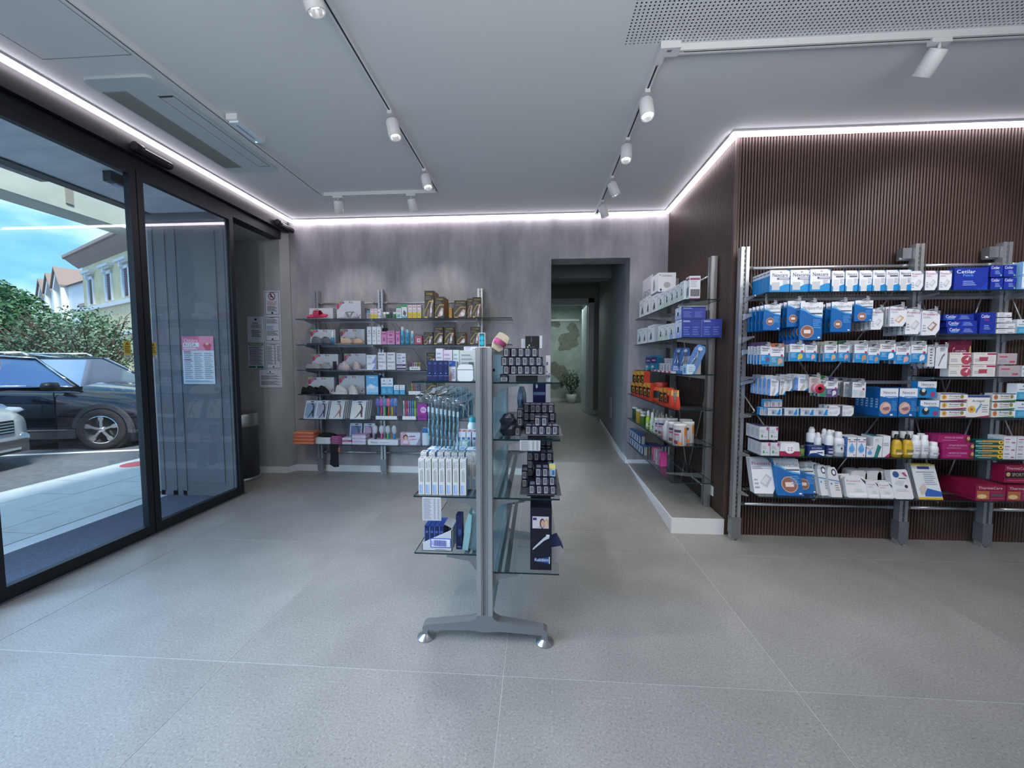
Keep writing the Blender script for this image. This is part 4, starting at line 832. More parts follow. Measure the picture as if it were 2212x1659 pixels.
def D_pad(w, h, d, txt='Medipore+Pad', cx=.34, cz=.26, r=.2, base='blue'):
    b = h/w
    return carton(w, h, d, BLUD, [('p', [(0, 1), (1, 1), (1, .62), (.7, .66), (.45, .73), (.2, .82), (0, .86)], WHT), ('p', [(0, .86), (.2, .82), (.45, .73), (.7, .66), (1, .62), (1, .58), (.7, .61), (.45, .68), (.2, .77), (0, .8)], P('5aa5dd')), ('t', txt, .10, .80 if len(txt) < 9 else .78, .95, .89, P('3b3f48')), ('r', .45, .68, .98, .72, P('50545c')), ('e', cx, cz, r, r*w/h, P('c8a596')), ('e', cx, cz, r*.9, r*.9*w/h, P('8a5f50')), ('r', cx-r*.5, cz-r*.28*w/h, cx+r*.5, cz+r*.28*w/h, P('e3cfc4')), ('l', 5, .58, .30, .94, .55, P('5a9ad8')), ('r', .82, .04, .92, .08, WHT)], [('r', .05, .84, .95, .9, NAVY_), ('r', .0, .0, .06, 1, P('3d8fd0')), ('l', 6, .2, .2, .8, .6, P('3d8fd0'))], faces=dict(left=BLU, top=WHT))
def tab(mb_me): return mb_me
def D_hang(w, h, d, low=BLU, pic=SKIN, topc=WHT, tabc=P('70757c'), side=P('c9ccd2'), txt='Nexcare'):
    mb = MB(); mb.box(-w/2, 0, 0, w/2, d, h, WHT, dict(left=side)); mb.box(-w/2, d*.4, h, w/2, d*.5, h+.028, tabc)
    prints(mb, [('r', 0, 0, 1, .52, low), ('t', txt, .12, .80, .88, .93, P('2a2e44')), ('l', 1, .12, .70, .7, .76, PUR), ('l', 4, .08, .2, .45, .48, P('9cc4e6')), ('e', .72, .28, .17, .17*w/h*1.2, pic), ('r', .55, .08, .66, .36, pic), ('e', .82, .56, .09, .09*w/h, P('b32f62'))], (-w/2, 0, 0), (1, 0, 0), (0, 0, 1), (0, -1, 0), w, h)
    prints(mb, [('l', 5, .2, .2, .8, .8, LINE)], (-w/2, d, 0), (0, -1, 0), (0, 0, 1), (-1, 0, 0), d, h)
    prints(mb, [('r', .35, .3, .65, .7, P('2b2d33'))], (-w/2, d*.4, h), (1, 0, 0), (0, 0, 1), (0, -1, 0), w, .028)
    return mb.mesh('pack', False)
def D_glove(w, h, d):
    mb = MB(); mb.box(-w/2, 0, 0, w/2, d, h, P('6fa0dc'), dict(front=WHT)); mb.box(-w/2, d*.4, h, w/2, d*.5, h+.025, P('a8aeb6'))
    prints(mb, [('p', [(.15, 0), (.45, .0), (.65, .4), (.5, .55), (.3, .3)], P('b7b3b0')), ('t', 'Nexcare', .15, .8, .85, .9, P('3a4058')), ('l', 3, .15, .55, .7, .75, LINE), ('p', [(.55, 0), (1, 0), (1, .25)], BLU)], (-w/2, 0, 0), (1, 0, 0), (0, 0, 1), (0, -1, 0), w, h)
    prints(mb, [('p', [(0, .35), (1, .5), (1, .2), (0, .05)], P('8db9ea'))], (-w/2, d, 0), (0, -1, 0), (0, 0, 1), (-1, 0, 0), d, h)
    return mb.mesh('pack', False)
def D_tube(w, h, d, txt='Arnigel', stripe=P('a8355a'), flower=P('d9a040'), top=P('2d4a94'), b=P('e2e0dc')):
    return carton(w, h, d, b, [('r', 0, .88, 1, 1, top), ('p', [(.1, 0), (1, 0), (1, .18), (.5, .08)], stripe), ('e', .14, .5, .09, .34, flower), ('e', .14, .5, .035, .14, P('b5662e')), ('t', txt, .32, .45, .70, .78, P('3d3f66')), ('l', 1, .32, .22, .72, .4, LINE), ('e', .8, .58, .07, .26, P('8c8a3c'))])
def D_arn(w, h, d): return carton(w, h, d, P('e4e2de'), [('r', 0, .9, 1, 1, P('2d4a94')), ('t', 'Arnigel', .2, .66, .75, .80, P('3d3f66')), ('e', .2, .36, .18, .16, P('d9b24a')), ('e', .2, .36, .07, .06, P('b5662e')), ('p', [(.38, .2), (.44, .2), (.50, .34), (.62, .5), (.56, .56), (.42, .36)], P('5b9cc0')), ('e', .6, .58, .05, .045, P('5b9cc0')), ('l', 4, .66, .2, .94, .6, LINE), ('p', [(.3, 0), (1, 0), (1, .1)], P('a8355a'))])
def D_frida(w, h, d): return carton(w, h, d, BLUD, [('p', [(0, 1), (1, 1), (1, .68), (.5, .66), (0, .72)], WHT), ('t', 'Nexcare', .18, .80, .86, .90, NAVY_), ('r', .26, .68, .96, .72, P('5e9ad6')), ('e', .32, .30, .32, .22, P('c9a090')), ('e', .36, .28, .2, .07, P('8e6474')), ('p', [(.12, .3), (.3, .48), (.6, .42), (.4, .34)], P('d9b8aa')), ('l', 6, .66, .2, .95, .56, P('4d95d4')), ('r', .6, .03, .74, .09, WHT)], [('r', .3, .3, .7, .62, P('9cc0e0')), ('l', 3, .32, .32, .68, .6, BLUD)])
def D_kids(w, h, d): return carton(w, h, d, BLU, [('p', [(0, 1), (1, 1), (1, .60), (.2, .62), (0, .7)], WHT), ('t', 'Nexcare', .2, .74, .85, .90, NAVY_), ('e', .3, .34, .2, .22, P('2a2c34')), ('e', .32, .46, .1, .12, P('d8d4cf')), ('e', .82, .22, .13, .15, P('a3366a')), ('l', 2, .45, .58, .9, .68, P('4a5070'))], [('r', .2, .3, .8, .6, P('9cc0e0'))])
def D_bul(w, h, d, txt='ARTIGLIO DEL DIAVOLO', c=P('9c1663')): return carton(w, h, d, c, [('t', txt, .2, .58, .78, .80, P('d9b8d2')), ('l', 1, .14, .25, .6, .42, P('c27aa8')), ('e', .92, .45, .09, .4, P('6b2a2e')), ('e', .95, .6, .05, .25, P('c9a06a'))])
def D_sos(w, h, d): return carton(w, h, d, P('0f5a5a'), [('p', [(.25, .95), (1, .95), (1, .5), (.25, .5)], P('c09a3c')), ('t', 'SOS', .32, .52, .48, .90, P('d04a6a')), ('r', .0, .55, .24, .85, P('7fb0a0')), ('l', 1, .1, .12, .6, .34, P('cfe0dc')), ('e', .90, .5, .1, .45, P('e0c03c')), ('e', .90, .5, .04, .18, P('5a3a20'))])
def D_therm(w, h, d): return carton(w, h, d, P('8a1440'), [('t', 'ThermaCare', .08, .74, .88, .90, P('e0ccd4')), ('r', .04, .1, .46, .62, P('b06a40')), ('e', .22, .28, .16, .14, P('dcc08a')), ('r', .52, .3, .94, .46, P('5a5260')), ('l', 2, .5, .52, .9, .64, P('b8486c')), ('l', 1, .5, .12, .94, .22, P('b8486c'))], [('r', .05, .1, .9, .2, P('6e0f34'))])
def D_sport(w, h, d): return carton(w, h, d, P('8a1440'), [('t', 'ThermaCare', .06, .76, .86, .90, P('e0ccd4')), ('r', .03, .28, .97, .66, P('1c1418')), ('t', 'SPORT', .28, .38, .72, .56, P('c8b8a0')), ('e', .14, .48, .08, .12, P('c8a070')), ('l', 1, .1, .08, .8, .2, P('b8486c'))])
def D_curc(w, h, d, alt=False):
    f = [('t', 'CurcuDyn', .05, .80, .50, .93, P('6a5c5c')), ('r', .60, .80, .99, .94, P('a8325a')), ('l', 2, .06, .2, .4, .5, LINE)]
    f += [('r', .25, .28, .8, .62, P('b0455a')), ('e', .76, .42, .14, .3, P('d5cdd0'))] if alt else [('e', .80, .38, .25, .38, P('b0455a')), ('p', [(.68, .3), (.8, .5), (.93, .68), (.86, .3), (.78, .42)], P('e8dcdc'))]
    return carton(w, h, d, P('dcd9d8'), f)
def D_drop(w, h, d): return carton(w, h, d, WHT, [('r', 0, .86, 1, .90, NAVY_), ('e', .5, .88, .18, .06, WHT), ('l', 1, .1, .74, .9, .82, MAG), ('e', .5, .40, .34, .20, LBL), ('p', [(.24, .50), (.5, .74), (.76, .50)], LBL), ('l', 3, .3, .3, .7, .5, P('4f86be')), ('e', .78, .1, .07, .035, MAG)], [('r', 0, 0, 1, 1, P('4a7ab8'))], faces=dict(left=P('4a7ab8')))
def D_mg(w, h, d): return carton(w, h, d, P('c9ccd2'), [('e', .88, .84, .11, .13, MAG), ('l', 3, .1, .5, .6, .75, LINE), ('e', .30, .28, .12, .12, P('4f9a6a')), ('l', 1, .5, .15, .85, .3, LINE)], [('l', 5, .2, .2, .8, .8, LINE)], faces=dict(top=P('3a3566')))
def D_tin(w, h, d): return carton(w, h, d, P('c6cad0'), [('r', .28, .15, .62, .75, P('8fa6c2')), ('p', [(.62, .1), (.9, .1), (.9, .85), (.8, .85)], BLU), ('e', .36, .4, .1, .22, P('707884')), ('l', 2, .06, .6, .5, .85, LINE)], [('r', .1, .1, .9, .9, BLU)])
def D_small3(w, h, d): return carton(w, h, d, P('b8bfca'), [('r', 0, .7, 1, 1, P('5f93b8')), ('l', 2, .15, .45, .8, .65, P('3c4254')), ('e', .5, .28, .28, .2, P('a8808c'))], [('r', 0, 0, 1, 1, BLU)])
def D_futuro(w, h, d, v=0):
    pic = [('p', [(.52, .05), (.74, .05), (.80, .40), (.98, .62), (.88, .70), (.62, .46)], P('c8a8a4')), ('p', [(.60, .18), (.80, .22), (.78, .40), (.60, .36)], P('efe9ea')), ('p', [(.2, .05), (.4, .05), (.5, .3), (.36, .34)], P('9a7a76'))] if v == 0 else [('p', [(.3, .08), (.6, .08), (.9, .26), (.95, .44), (.75, .50), (.5, .3)], P('d8b4b0')), ('e', .72, .22, .17, .12, P('f0eced'))]
    return carton(w, h, d, P('4a4640'), [('r', 0, .62, 1, 1, P('2a2724')), ('p', [(0, .0), (.02, .0), (.02, .22), (.52, .60), (1, .60), (1, .64), (.5, .64), (0, .26)], P('d8b53a')), ('r', 0, 0, .3, .07, P('d8c26a')), ('p', [(.1, .84), (.35, .92), (.95, .92), (.95, .84)], P('14120f')), ('t', 'FUTURO', .22, .845, .9, .915, P('e0bc40')), ('l', 3, .08, .66, .8, .80, P('7c766c'))]+pic, faces=dict(right=P('9a6a28'), left=P('6a4a20'), top=P('14120f')))
def D_shoebox(w, h, d, floral=True):
    f = [('l', 1, .42, .3, .72, .42, P('7f9a84'))] if not floral else [('p', [(0, 1), (.3, 1), (.22, .8), (.06, .55), (0, .5)], P('7fae6a')), ('e', .06, .72, .06, .16, P('b5327a')), ('e', .17, .88, .06, .09, P('cf5a94')), ('e', .28, .9, .05, .06, P('8a50a0')), ('e', .55, .92, .03, .06, P('c85a90')), ('e', .64, .90, .04, .05, P('7fae6a')), ('e', .9, .14, .03, .05, P('8a50a0')), ('e', .95, .24, .02, .04, P('b5327a')), ('l', 1, .42, .34, .68, .48, P('7f9a84'))]
    return carton(w, h, d, P('c8ccd6'), f, faces=dict(right=P('a9acb4')))
def D_vert3(w, h, d): return carton(w, h, d, P('e2e4ea'), [('e', .5, .76, .14, .04, P('6a7488')), ('l', 1, .2, .60, .8, .66, P('6a7488')), ('l', 2, .2, .42, .7, .52, LINE), ('l', 2, .2, .16, .7, .26, LINE)])
def D_pink(w, h, d): return carton(w, h, d, P('cf86b4'), [('l', 1, .1, .75, .9, .9, P('8a3c78')), ('e', .5, .4, .2, .16, P('9a4c8c')), ('r', .1, .1, .9, .14, P('e8c0dc'))])
def D_halfblue(w, h, d): return carton(w, h, d, P('dfe6ee'), [('r', 0, 0, 1, .48, P('3fa0cc')), ('e', .5, .84, .1, .05, P('6a8098')), ('l', 1, .15, .58, .85, .68, P('5a7088')), ('l', 3, .2, .1, .8, .35, P('8fd0e8'))], faces=dict(right=P('2c6f92')))
def D_lyn(w, h, d): return carton(w, h, d, P('5fb0e4'), [('r', .0, .0, 1, .12, P('7cc2ec')), ('l', 1, .25, .84, .7, .94, P('dff0fa')), ('p', [(0, .1), (0, .4), (.3, .56), (.5, .5), (1, .38), (1, .1)], P('a9d6f2')), ('p', [(.05, .3), (.4, .55), (.75, .4), (.6, .3), (.3, .34)], P('e4f2fa')), ('e', .7, .62, .12, .03, P('86c8f0'))], faces=dict(right=P('1a5a80')))
def D_lilac(w, h, d): return carton(w, h, d, P('dfe2ea'), [('p', [(.55, 0), (1, 0), (1, .9)], P('9a94cc')), ('l', 2, .1, .6, .55, .85, LINE)])
def D_box2(w, h, d): return carton(w, h, d, P('dedee4'), [('l', 1, .1, .7, .8, .85, P('5f4a6e')), ('r', 0, 0, 1, .08, P('b8a8c4')), ('l', 2, .1, .3, .6, .5, LINE)])
def D_purpstripe(w, h, d): return carton(w, h, d, P('dedee4'), [('r', 0, .08, 1, .42, P('5c2f66')), ('l', 2, .1, .55, .7, .85, LINE)])
def D_yel(w, h, d): return carton(w, h, d, P('e8dce2'), [('r', 0, 0, 1, .46, P('e0c832')), ('l', 1, .1, .8, .9, .92, P('c04a7a')), ('l', 2, .2, .52, .8, .66, LINE), ('l', 2, .2, .15, .8, .35, P('b89c20'))])
def D_meri(w, h, d): return carton(w, h, d, P('cfcdca'), [('r', .12, .74, .42, .92, P('a9a8a4')), ('l', 4, .5, .76, .9, .95, LINE), ('r', .25, .36, .75, .66, P('a8a7a6')), ('p', [(.3, .66), (.45, .70), (.6, .66)], P('9a9a9c')), ('r', .12, .03, .62, .28, P('a8bede')), ('tv', 'meridol', .14, .04, .40, .27, P('2456a8')), ('e', .62, .7, .06, .008, NAVY_)], [('l', 8, .2, .2, .8, .8, LINE)], [('r', .2, .2, .8, .8, P('8f959c'))], faces=dict(top=P('d8d8d6'), right=P('8d9498')))
def D_bluew(w, h, d): return carton(w, h, d, P('c8d4e0'), [('r', 0, .72, 1, 1, P('2f6cae'))], top=[('r', .08, .1, .92, .9, P('dfe8f0')), ('r', .55, .2, .9, .8, P('5fa4d0'))])
def D_paste(w, h, d): return carton(w, h, d, P('dcd6dc'), [('r', .25, .3, .8, .6, P('6a6464')), ('l', 2, .25, .3, .8, .6, P('b8b2b0')), ('l', 1, .2, .75, .8, .9, P('4a64a0'))], top=[('r', .15, .05, .85, .6, P('b0405a'))])
def D_kuk(w, h, d):
    NB = P('0e1128'); return carton(w, h, d, NB, [('r', .14, .08, .66, .90, P('b5b5b8')), ('r', .21, .15, .59, .83, P('58585c')), ('r', .28, .17, .52, .25, P('a0a0a4')), ('r', .28, .33, .52, .38, P('88888c')), ('r', .28, .50, .52, .54, P('88888c')), ('r', .28, .66, .52, .70, P('88888c')), ('tv', 'Kukident', .76, .15, .88, .8, P('8a90b0'))], top=[('r', .15, .1, .85, .5, P('7c8098'))])
def D_navyv(w, h, d): return carton(w, h, d, P('121c4a'), [('r', .25, .80, .75, .92, P('3a4a8a')), ('l', 5, .25, .45, .8, .75, P('2c3a78')), ('e', .5, .38, .16, .03, P('3f8fd8')), ('r', .08, .24, .92, .27, P('6a78b0')), ('l', 2, .2, .06, .8, .2, P('2c3a78'))], faces=dict(left=P('9a9aa4'), right=P('c4c8d4')))
def D_device(w, h, d, dark=P('50545c'), tint=None):
    return carton(w, h, d, P('d4d6da'), ([('p', [(0, 0), (1, 0), (1, .4), (.5, .12), (0, .42)], tint)] if tint else [])+[('l', 1, .55, .84, .92, .90, P('5a5e68')), ('l', 2, .10, .66, .5, .76, LINE), ('p', [(.34, .16), (.66, .16), (.68, .22), (.6, .5), (.52, .62), (.44, .46), (.32, .24)], dark), ('e', .5, .2, .16, .04, P('7a7e88'))], [('e', .15, .86, .05, .04, P('5a5e68'))], faces=dict(right=P('c2c4c8')))
def D_meter(w, h, d, tint=P('b8c8b8')):
    return carton(w, h, d, P('d6d8dc'), [('p', [(.1, 0), (.9, 0), (.9, .5), (.5, .16), (.1, .5)], tint), ('l', 1, .5, .84, .92, .90, P('5a5e68')), ('r', .38, .30, .60, .58, P('2f3238')), ('e', .49, .30, .11, .03, P('2f3238')), ('e', .49, .58, .11, .04, P('2f3238')), ('r', .42, .42, .56, .54, P('8a9aa8')), ('l', 2, .08, .66, .5, .76, LINE)])
# ------------------------------------------------------------ placing goods: pixel measurements turned into positions on real shelves
rj = random.Random(21)
def lab(desc, i, n, where): return (desc+', '+ORD[i]+' from left, '+where) if n > 1 else desc+' '+where
def row(fn, spans, vt, z, y, d, name, desc, cat, where, group=None, vb=None, behind=0, step=None, bl=None, dy=(0,), rz=0, jit=.01, dx=0, dz=0):
    """goods standing side by side, faces towards -y"""
    xs = []; ws = []
    for u0, u1 in spans:
        v = (vt+(vb or vt+40))/2; a = py(u0, v, y).x; b = py(u1, v, y).x; xs.append((a+b)/2); ws.append(b-a)
    w = sum(ws)/len(ws)*.985; uc = sum(s[0]+s[1] for s in spans)/len(spans)/2; zt_ = py(uc, vt, y).z
    zb = z if z is not None else py(uc, vb, y).z
    h = zt_-zb; zb += dz; me = fn(w, h, d); n = len(xs); out = []
    for i, x in enumerate(xs):
        o = link(name, me, None, (x, y+dy[i % len(dy)], zb+.0006), (0, 0, rz+rj.uniform(-jit, jit))); tag(o, lab(desc, i, n, where), cat, group); out.append(o)
        k = behind[i] if isinstance(behind, (list, tuple)) else behind
        for j in range(k):
            st = step or d*1.03
            q = link(name, me, None, (x+dx*(j+1), y+dy[i % len(dy)]+st*(j+1)+.0008, zb+.0006), (0, 0, rj.uniform(-jit, jit)*.3)); tag(q, more(bl or (desc+' standing behind the front one '+where), (ORD[j+1]+' rank') if k > 1 else '', (ORD[i]+' column') if n > 1 else ''), cat, (group or desc)+(' behind'))
    return out
def lathe_thing(prof, mt, name, label, cat, loc, mats=None, n=16, cap=None, group=None, capname='cap', band=None, sx=1, sy=1, rot=(0, 0, 0)):
    t = thing(name, label, cat, loc, rot, group); m = MB(); m.lathe(prof, mt, n=n, mats=mats, sx=sx, sy=sy); m.build('bottle_body' if cat in ('bottle',) else 'body', t)
    if cap: m = MB(); m.lathe(cap[0], cap[1], n=n, sx=sx, sy=sy); m.build(capname, t)
    if band:
        r, z0, z1, mm = band[:4]; m = MB(); m.lathe([(r*1.012, z0), (r*1.012, z1)], mm, n=n, sx=sx, sy=sy); 
        if len(band) > 4:
            for e in band[4]: 
                _, x0, zz0, x1, zz1, m2 = e; m.box(x0*r, -r*1.03, zz0, x1*r, -r*.9, zz1, m2)
        m.build('label', t)
    return t
T1 = 'top shelf, slatted wall'; T5 = 'fourth shelf, slatted wall'; T6 = 'fifth shelf, slatted wall'; T7 = 'lowest shelf, slatted wall'
Z1, Z2, Z3, Z4, Z5, Z6 = ZL
# ---- slatted wall, top shelf
row(D_nex, [(1662, 1707), (1707, 1751), (1749, 1789)], 583, Z1, 2.94, .044, 'dressing_box', 'large white and blue dressing box', 'box', T1, 'large dressing boxes', behind=(4, 2, 1), bl='large dressing box receding behind the front row, top shelf, slatted wall', dy=(0, 0, -.012))
row(D_nex2, [(1797, 1824), (1826, 1854), (1856, 1884), (1886, 1912), (1914, 1941), (1943, 1969)], 584, Z1, 2.94, .05, 'dressing_box', 'slim white and blue dressing box', 'box', T1, 'slim dressing boxes', behind=(1, 0, 0, 0, 0, 0), bl='slim dressing box standing behind the first slim one, top shelf')
row(D_pres, [(1970, 1993), (1998, 2026), (2028, 2057)], 585, Z1, 2.94, .05, 'gauze_box', 'white cut cornered gauze box', 'box', T1, 'gauze boxes')
row(D_cet, [(2061, 2135)], 578, Z1, 2.935, .06, 'patch_box', 'large royal blue patch box with white lettering', 'box', 'on the top shelf')
for r_, (vt, vb, zz, l) in enumerate(((600, 627, Z1, 'bottom row'), (573, 599, Z1+.0895, 'top row'))):
    row(D_cets, [(2139, 2166), (2168, 2195)], vt, zz, 2.95, .06, 'patch_box', 'small royal blue patch box', 'box', l+' by the large one', 'small patch boxes')
for k, l in ((0, 'lower'), (1, 'upper')):
    m = D_white(.10, .094, .18, P('5fb0e4'), P('d5e2f0')); m2 = carton(.10, .094, .18, P('8fc0ec'), [('r', 0, .1, 1, .9, P('dfe6f0')), ('l', 2, .1, .5, .8, .8, P('5fb0e4'))])
    tag(link('carton', m2, None, (py(2225, 600, 2.94).x, 2.94, Z1+.001+k*.0955)), l+' light blue carton at the picture edge, top shelf', 'box')
m = MB(); m.box(0, 0, 0, .075, .0015, .072, P('b9bcc0')); prints(m, [('l', 8, .08, .1, .9, .9, P('8a8d92'))], (0, 0, 0), (1, 0, 0), (0, 0, 1), (0, -1, 0), .075, .072)
tag(m.build('price_card', None, (1.672, 2.98, 1.868), (0, 0, .9), weld=False), 'small grey price card hanging off the top shelf corner', 'price card')
# ---- hanging packs
YH = 2.905
def hang(fn, u0, u1, vt, vb, d, name, label, n, step=.02, bl=None, y=YH, bar=1.795, cat='pack', group=None, hk=True, sl=0, tilt=0):
    a = py(u0, (vt+vb)/2, y); b = py(u1, (vt+vb)/2, y); w = b.x-a.x; zt_ = py((u0+u1)/2, vt, y).z; zb = py((u0+u1)/2, vb, y).z; me = fn(w, zt_-zb, d); x = (a.x+b.x)/2
    for i in range(n+1):
        o = link(name, me, None, (x+sl*i, y+i*step, zb+rj.uniform(-.003, .003)*(i > 0)), (0, 0, rj.uniform(-.03, .03)+tilt))
        tag(o, label if i == 0 else more(bl or 'pack hanging behind the '+label, ORD[i]+' from front' if i == 0 else ORD[i-1]+' behind' if n > 1 else ''), cat, (group or 'packs behind one front pack') if i else group)
    if hk: hook(rr_, x, 3.11, y-.03, zt_+.012)
hang(lambda w, h, d: D_pad(w, h, d, 'Tegaderm+Pad', .38, .34, .24), 1650, 1686, 658, 713, .008, 'dressing_pack', 'leftmost hanging blue pack with round plaster picture', 4, .05, 'blue dressing pack hanging behind the leftmost pack')
hang(lambda w, h, d: D_pad(w, h, d, 'Tegaderm', .34, .32, .24), 1701, 1738, 650, 706, .008, 'dressing_pack', 'hanging blue pack with knee picture, second on its bar', 4, .05, 'blue dressing pack hanging behind the knee picture pack', y=2.915)
hang(lambda w, h, d: D_pad(w, h, d, 'Medipore+Pad', .34, .22, .30), 1728, 1776, 653, 734, .008, 'dressing_pack', 'largest hanging blue pack, lowest reaching on its bar', 5, .045, 'blue dressing pack hanging behind the largest pack', y=2.885)
hang(D_pad, 1795, 1840, 652, 717, .008, 'dressing_pack', 'wide hanging blue pack with white plaster on skin', 4, .05, 'blue dressing pack hanging behind the wide one', y=2.905)
hang(lambda w, h, d: D_pad(w, h, d, 'Medipore+Pad', .4, .24, .24), 1847, 1885, 649, 694, .008, 'dressing_pack', 'small hanging blue pack beside the gauze packs', 2, .05, 'blue dressing pack hanging behind the small blue one', y=2.905)
PK = lambda c: (lambda w, h, d: D_pres(w, h, d, c))
hang(PK(GRY), 1882, 1908, 668, 712, .012, 'gauze_pack', 'narrow hanging gauze pack with magenta lettering', 4, .04, 'gauze pack hanging behind the narrow one', y=2.91)
hang(PK(P('d0a070')), 1922, 1958, 662, 705, .012, 'gauze_pack', 'hanging gauze pack with tan elastic plaster picture', 5, .035, 'gauze pack hanging behind the tan plaster pack', y=2.89)
hang(PK(GRY), 1956, 1992, 667, 722, .012, 'gauze_pack', 'hanging gauze pack with pale pads, centre of three', 4, .04, 'gauze pack hanging behind the pale pads pack', y=2.91)
hang(PK(P('a87868')), 1991, 2030, 671, 724, .012, 'gauze_pack', 'hanging gauze pack with brown heel picture', 3, .04, 'gauze pack hanging behind the heel picture pack', y=2.90)
B2 = 1.52
NX = lambda **k: (lambda w, h, d: D_hang(w, h, d, **k))
for u0, u1, vt, vb, lb, n, kw in (
    (1643, 1665, 747, 787, 'slim plaster pack with purple strap, leftmost on middle bar', 4, dict(pic=P('7a4a5a'), tabc=P('3a2a55'))),
    (1664, 1694, 750, 791, 'pink and blue plaster pack beside the leftmost one', 2, dict(low=P('4a8aa8'), pic=P('c99a86'), tabc=P('a85a3a'), topc=P('dcc0b8'))),
    (1706, 1738, 743, 780, 'plaster pack with bright shaped plasters under blue tab', 2, dict(pic=P('c8b84a'), tabc=P('1e3f88'))),
    (1739, 1764, 745, 780, 'plaster pack with finger picture under navy tab', 1, dict(pic=P('d8a898'), tabc=P('1b2450'))),
    (1781, 1808, 745, 781, 'plaster pack with tan strip under grey green tab', 4, dict(pic=P('c8a080'), tabc=P('8a948c'))),
    (1811, 1835, 744, 780, 'plaster pack with pink hand under dark green tab', 1, dict(pic=P('cf9c90'), tabc=P('1f4a38'))),
    (1846, 1875, 744, 783, 'plaster pack with red dot and tall strip, middle bar', 3, dict(pic=P('b88a68'), tabc=P('8a8f96'))),
    (1876, 1900, 750, 785, 'plaster pack with lower tan strip, beside the red dot one', 1, dict(pic=P('b88a68'), tabc=P('7a7f86'))),
    (1901, 1934, 743, 778, 'plaster pack with white oval strip, middle bar', 3, dict(pic=P('dfe3ea'), tabc=P('8a8f96'))),
    (1935, 1966, 748, 786, 'plaster pack with pink fingers, middle bar', 2, dict(pic=P('cfa0a0'), tabc=P('7a7f86'))),
    (1968, 2002, 745, 783, 'plaster pack with white hand pad, middle bar', 3, dict(pic=P('cfd3d8'), tabc=P('8a8f96')))):
    hang(NX(**kw), u0, u1, vt, vb, .014, 'plaster_pack', lb, n, .04, 'plaster pack behind the '+lb.split(',')[0].replace('plaster pack with ', ''), bar=B2, y=2.90+rj.uniform(-.008, .008), cat='pack')
hang(lambda w, h, d: carton(w, h, d, P('cfd2d6'), [('l', 6, .3, .1, .7, .9, P('6a6f78'))]), 2004, 2019, 748, 792, .02, 'thermometer_pack', 'narrow grey pack beside the thermometer, middle bar', 2, .05, 'narrow grey pack hanging behind its twin')
hang(lambda w, h, d: carton(w, h, d, P('d4d7dc'), [('r', .35, .76, .75, .94, P('b4b8be')), ('p', [(.25, .12), (.32, .10), (.62, .5), (.8, .62), (.74, .70), (.52, .56)], P('7a8088'))], faces=dict(left=P('2a3a7a'))), 2021, 2046, 748, 796, .012, 'thermometer_pack', 'white digital thermometer pack at the end of middle bar', 4, .04, 'thermometer pack hanging behind the white one')
GLV = 'light blue and white glove pack'
for i, (u0, u1, vt, vb, yy) in enumerate(((1664, 1682, 819, 855, 2.89), (1684, 1697, 820, 853, 2.93), (1697, 1712, 817, 845, 2.95))):
    hang(D_glove, u0, u1, vt, vb, .035, 'glove_pack', GLV+(', front of the leftmost hook', ', second hook, lower bar', ', third hook, lower bar')[i], (4, 1, 2)[i], .055, GLV+(' receding along the leftmost hook', ' behind the second hook front', ' behind the third hook front')[i], y=yy)
hang(D_glove, 1724, 1748, 816, 844, .04, 'glove_pack', 'wide light blue pack beside the tape roll', 2, .055, 'light blue pack behind the wide one by tape')
tp = thing('tape_roll', 'white tape roll with red core on a hanging card', 'tape roll', (py(1760, 835, 2.88).x, 2.88, py(1760, 835, 2.88).z))
m = MB(); m.box(-.038, .002, -.045, .038, .004, .07, P('c2b4b4')); prints(m, [('t', 'Nexcare', .2, .78, .8, .86, P('5a5f70')), ('l', 2, .2, .62, .8, .72, P('8a6a70'))], (-.038, .002, -.045), (1, 0, 0), (0, 0, 1), (0, -1, 0), .076, .115); m.build('card', tp, weld=False)
m = MB(); m.lathe([(.017, -.03), (.036, -.03), (.036, 0), (.017, 0)], P('c98a9c'), n=24); m.build('tape', tp, (.012, -.030, -.012), (PI/2, 0, 0))
m = MB(); m.lathe([(.014, .002), (.031, .002), (.031, .004), (.014, .004)], P('b52440'), n=24); m.lathe([(.014, -.028), (.014, .004)], P('5a0f1c'), n=20); m.build('core', tp, (.012, -.030, -.012), (PI/2, 0, 0)); hook(rr_, tp.location.x, 3.11, 2.85, tp.location.z+.085)
hang(NX(low=P('3a8a6a'), pic=P('5a8a8a'), tabc=P('1f6a3a')), 1771, 1785, 820, 857, .02, 'plaster_pack', 'green tabbed pack between tape roll and purple pack', 2, .04, 'pack behind the green tabbed pack, lower bar')
hang(NX(low=P('5a4a78'), pic=P('dcdce2'), tabc=P('3a2a66')), 1785, 1809, 823, 858, .03, 'plaster_pack', 'purple and white pack with curved pad, lower bar', 2, .04, 'pack behind the purple and white pack, lower bar')
hang(NX(low=P('c8ccd2'), pic=P('b4b8bd'), tabc=P('5a6068'), side=P('85898f')), 1841, 1870, 826, 859, .03, 'plaster_pack', 'white pack with navy stripe hanging alone, lower bar', 2, .08, 'white pack behind the navy striped one, lower bar')
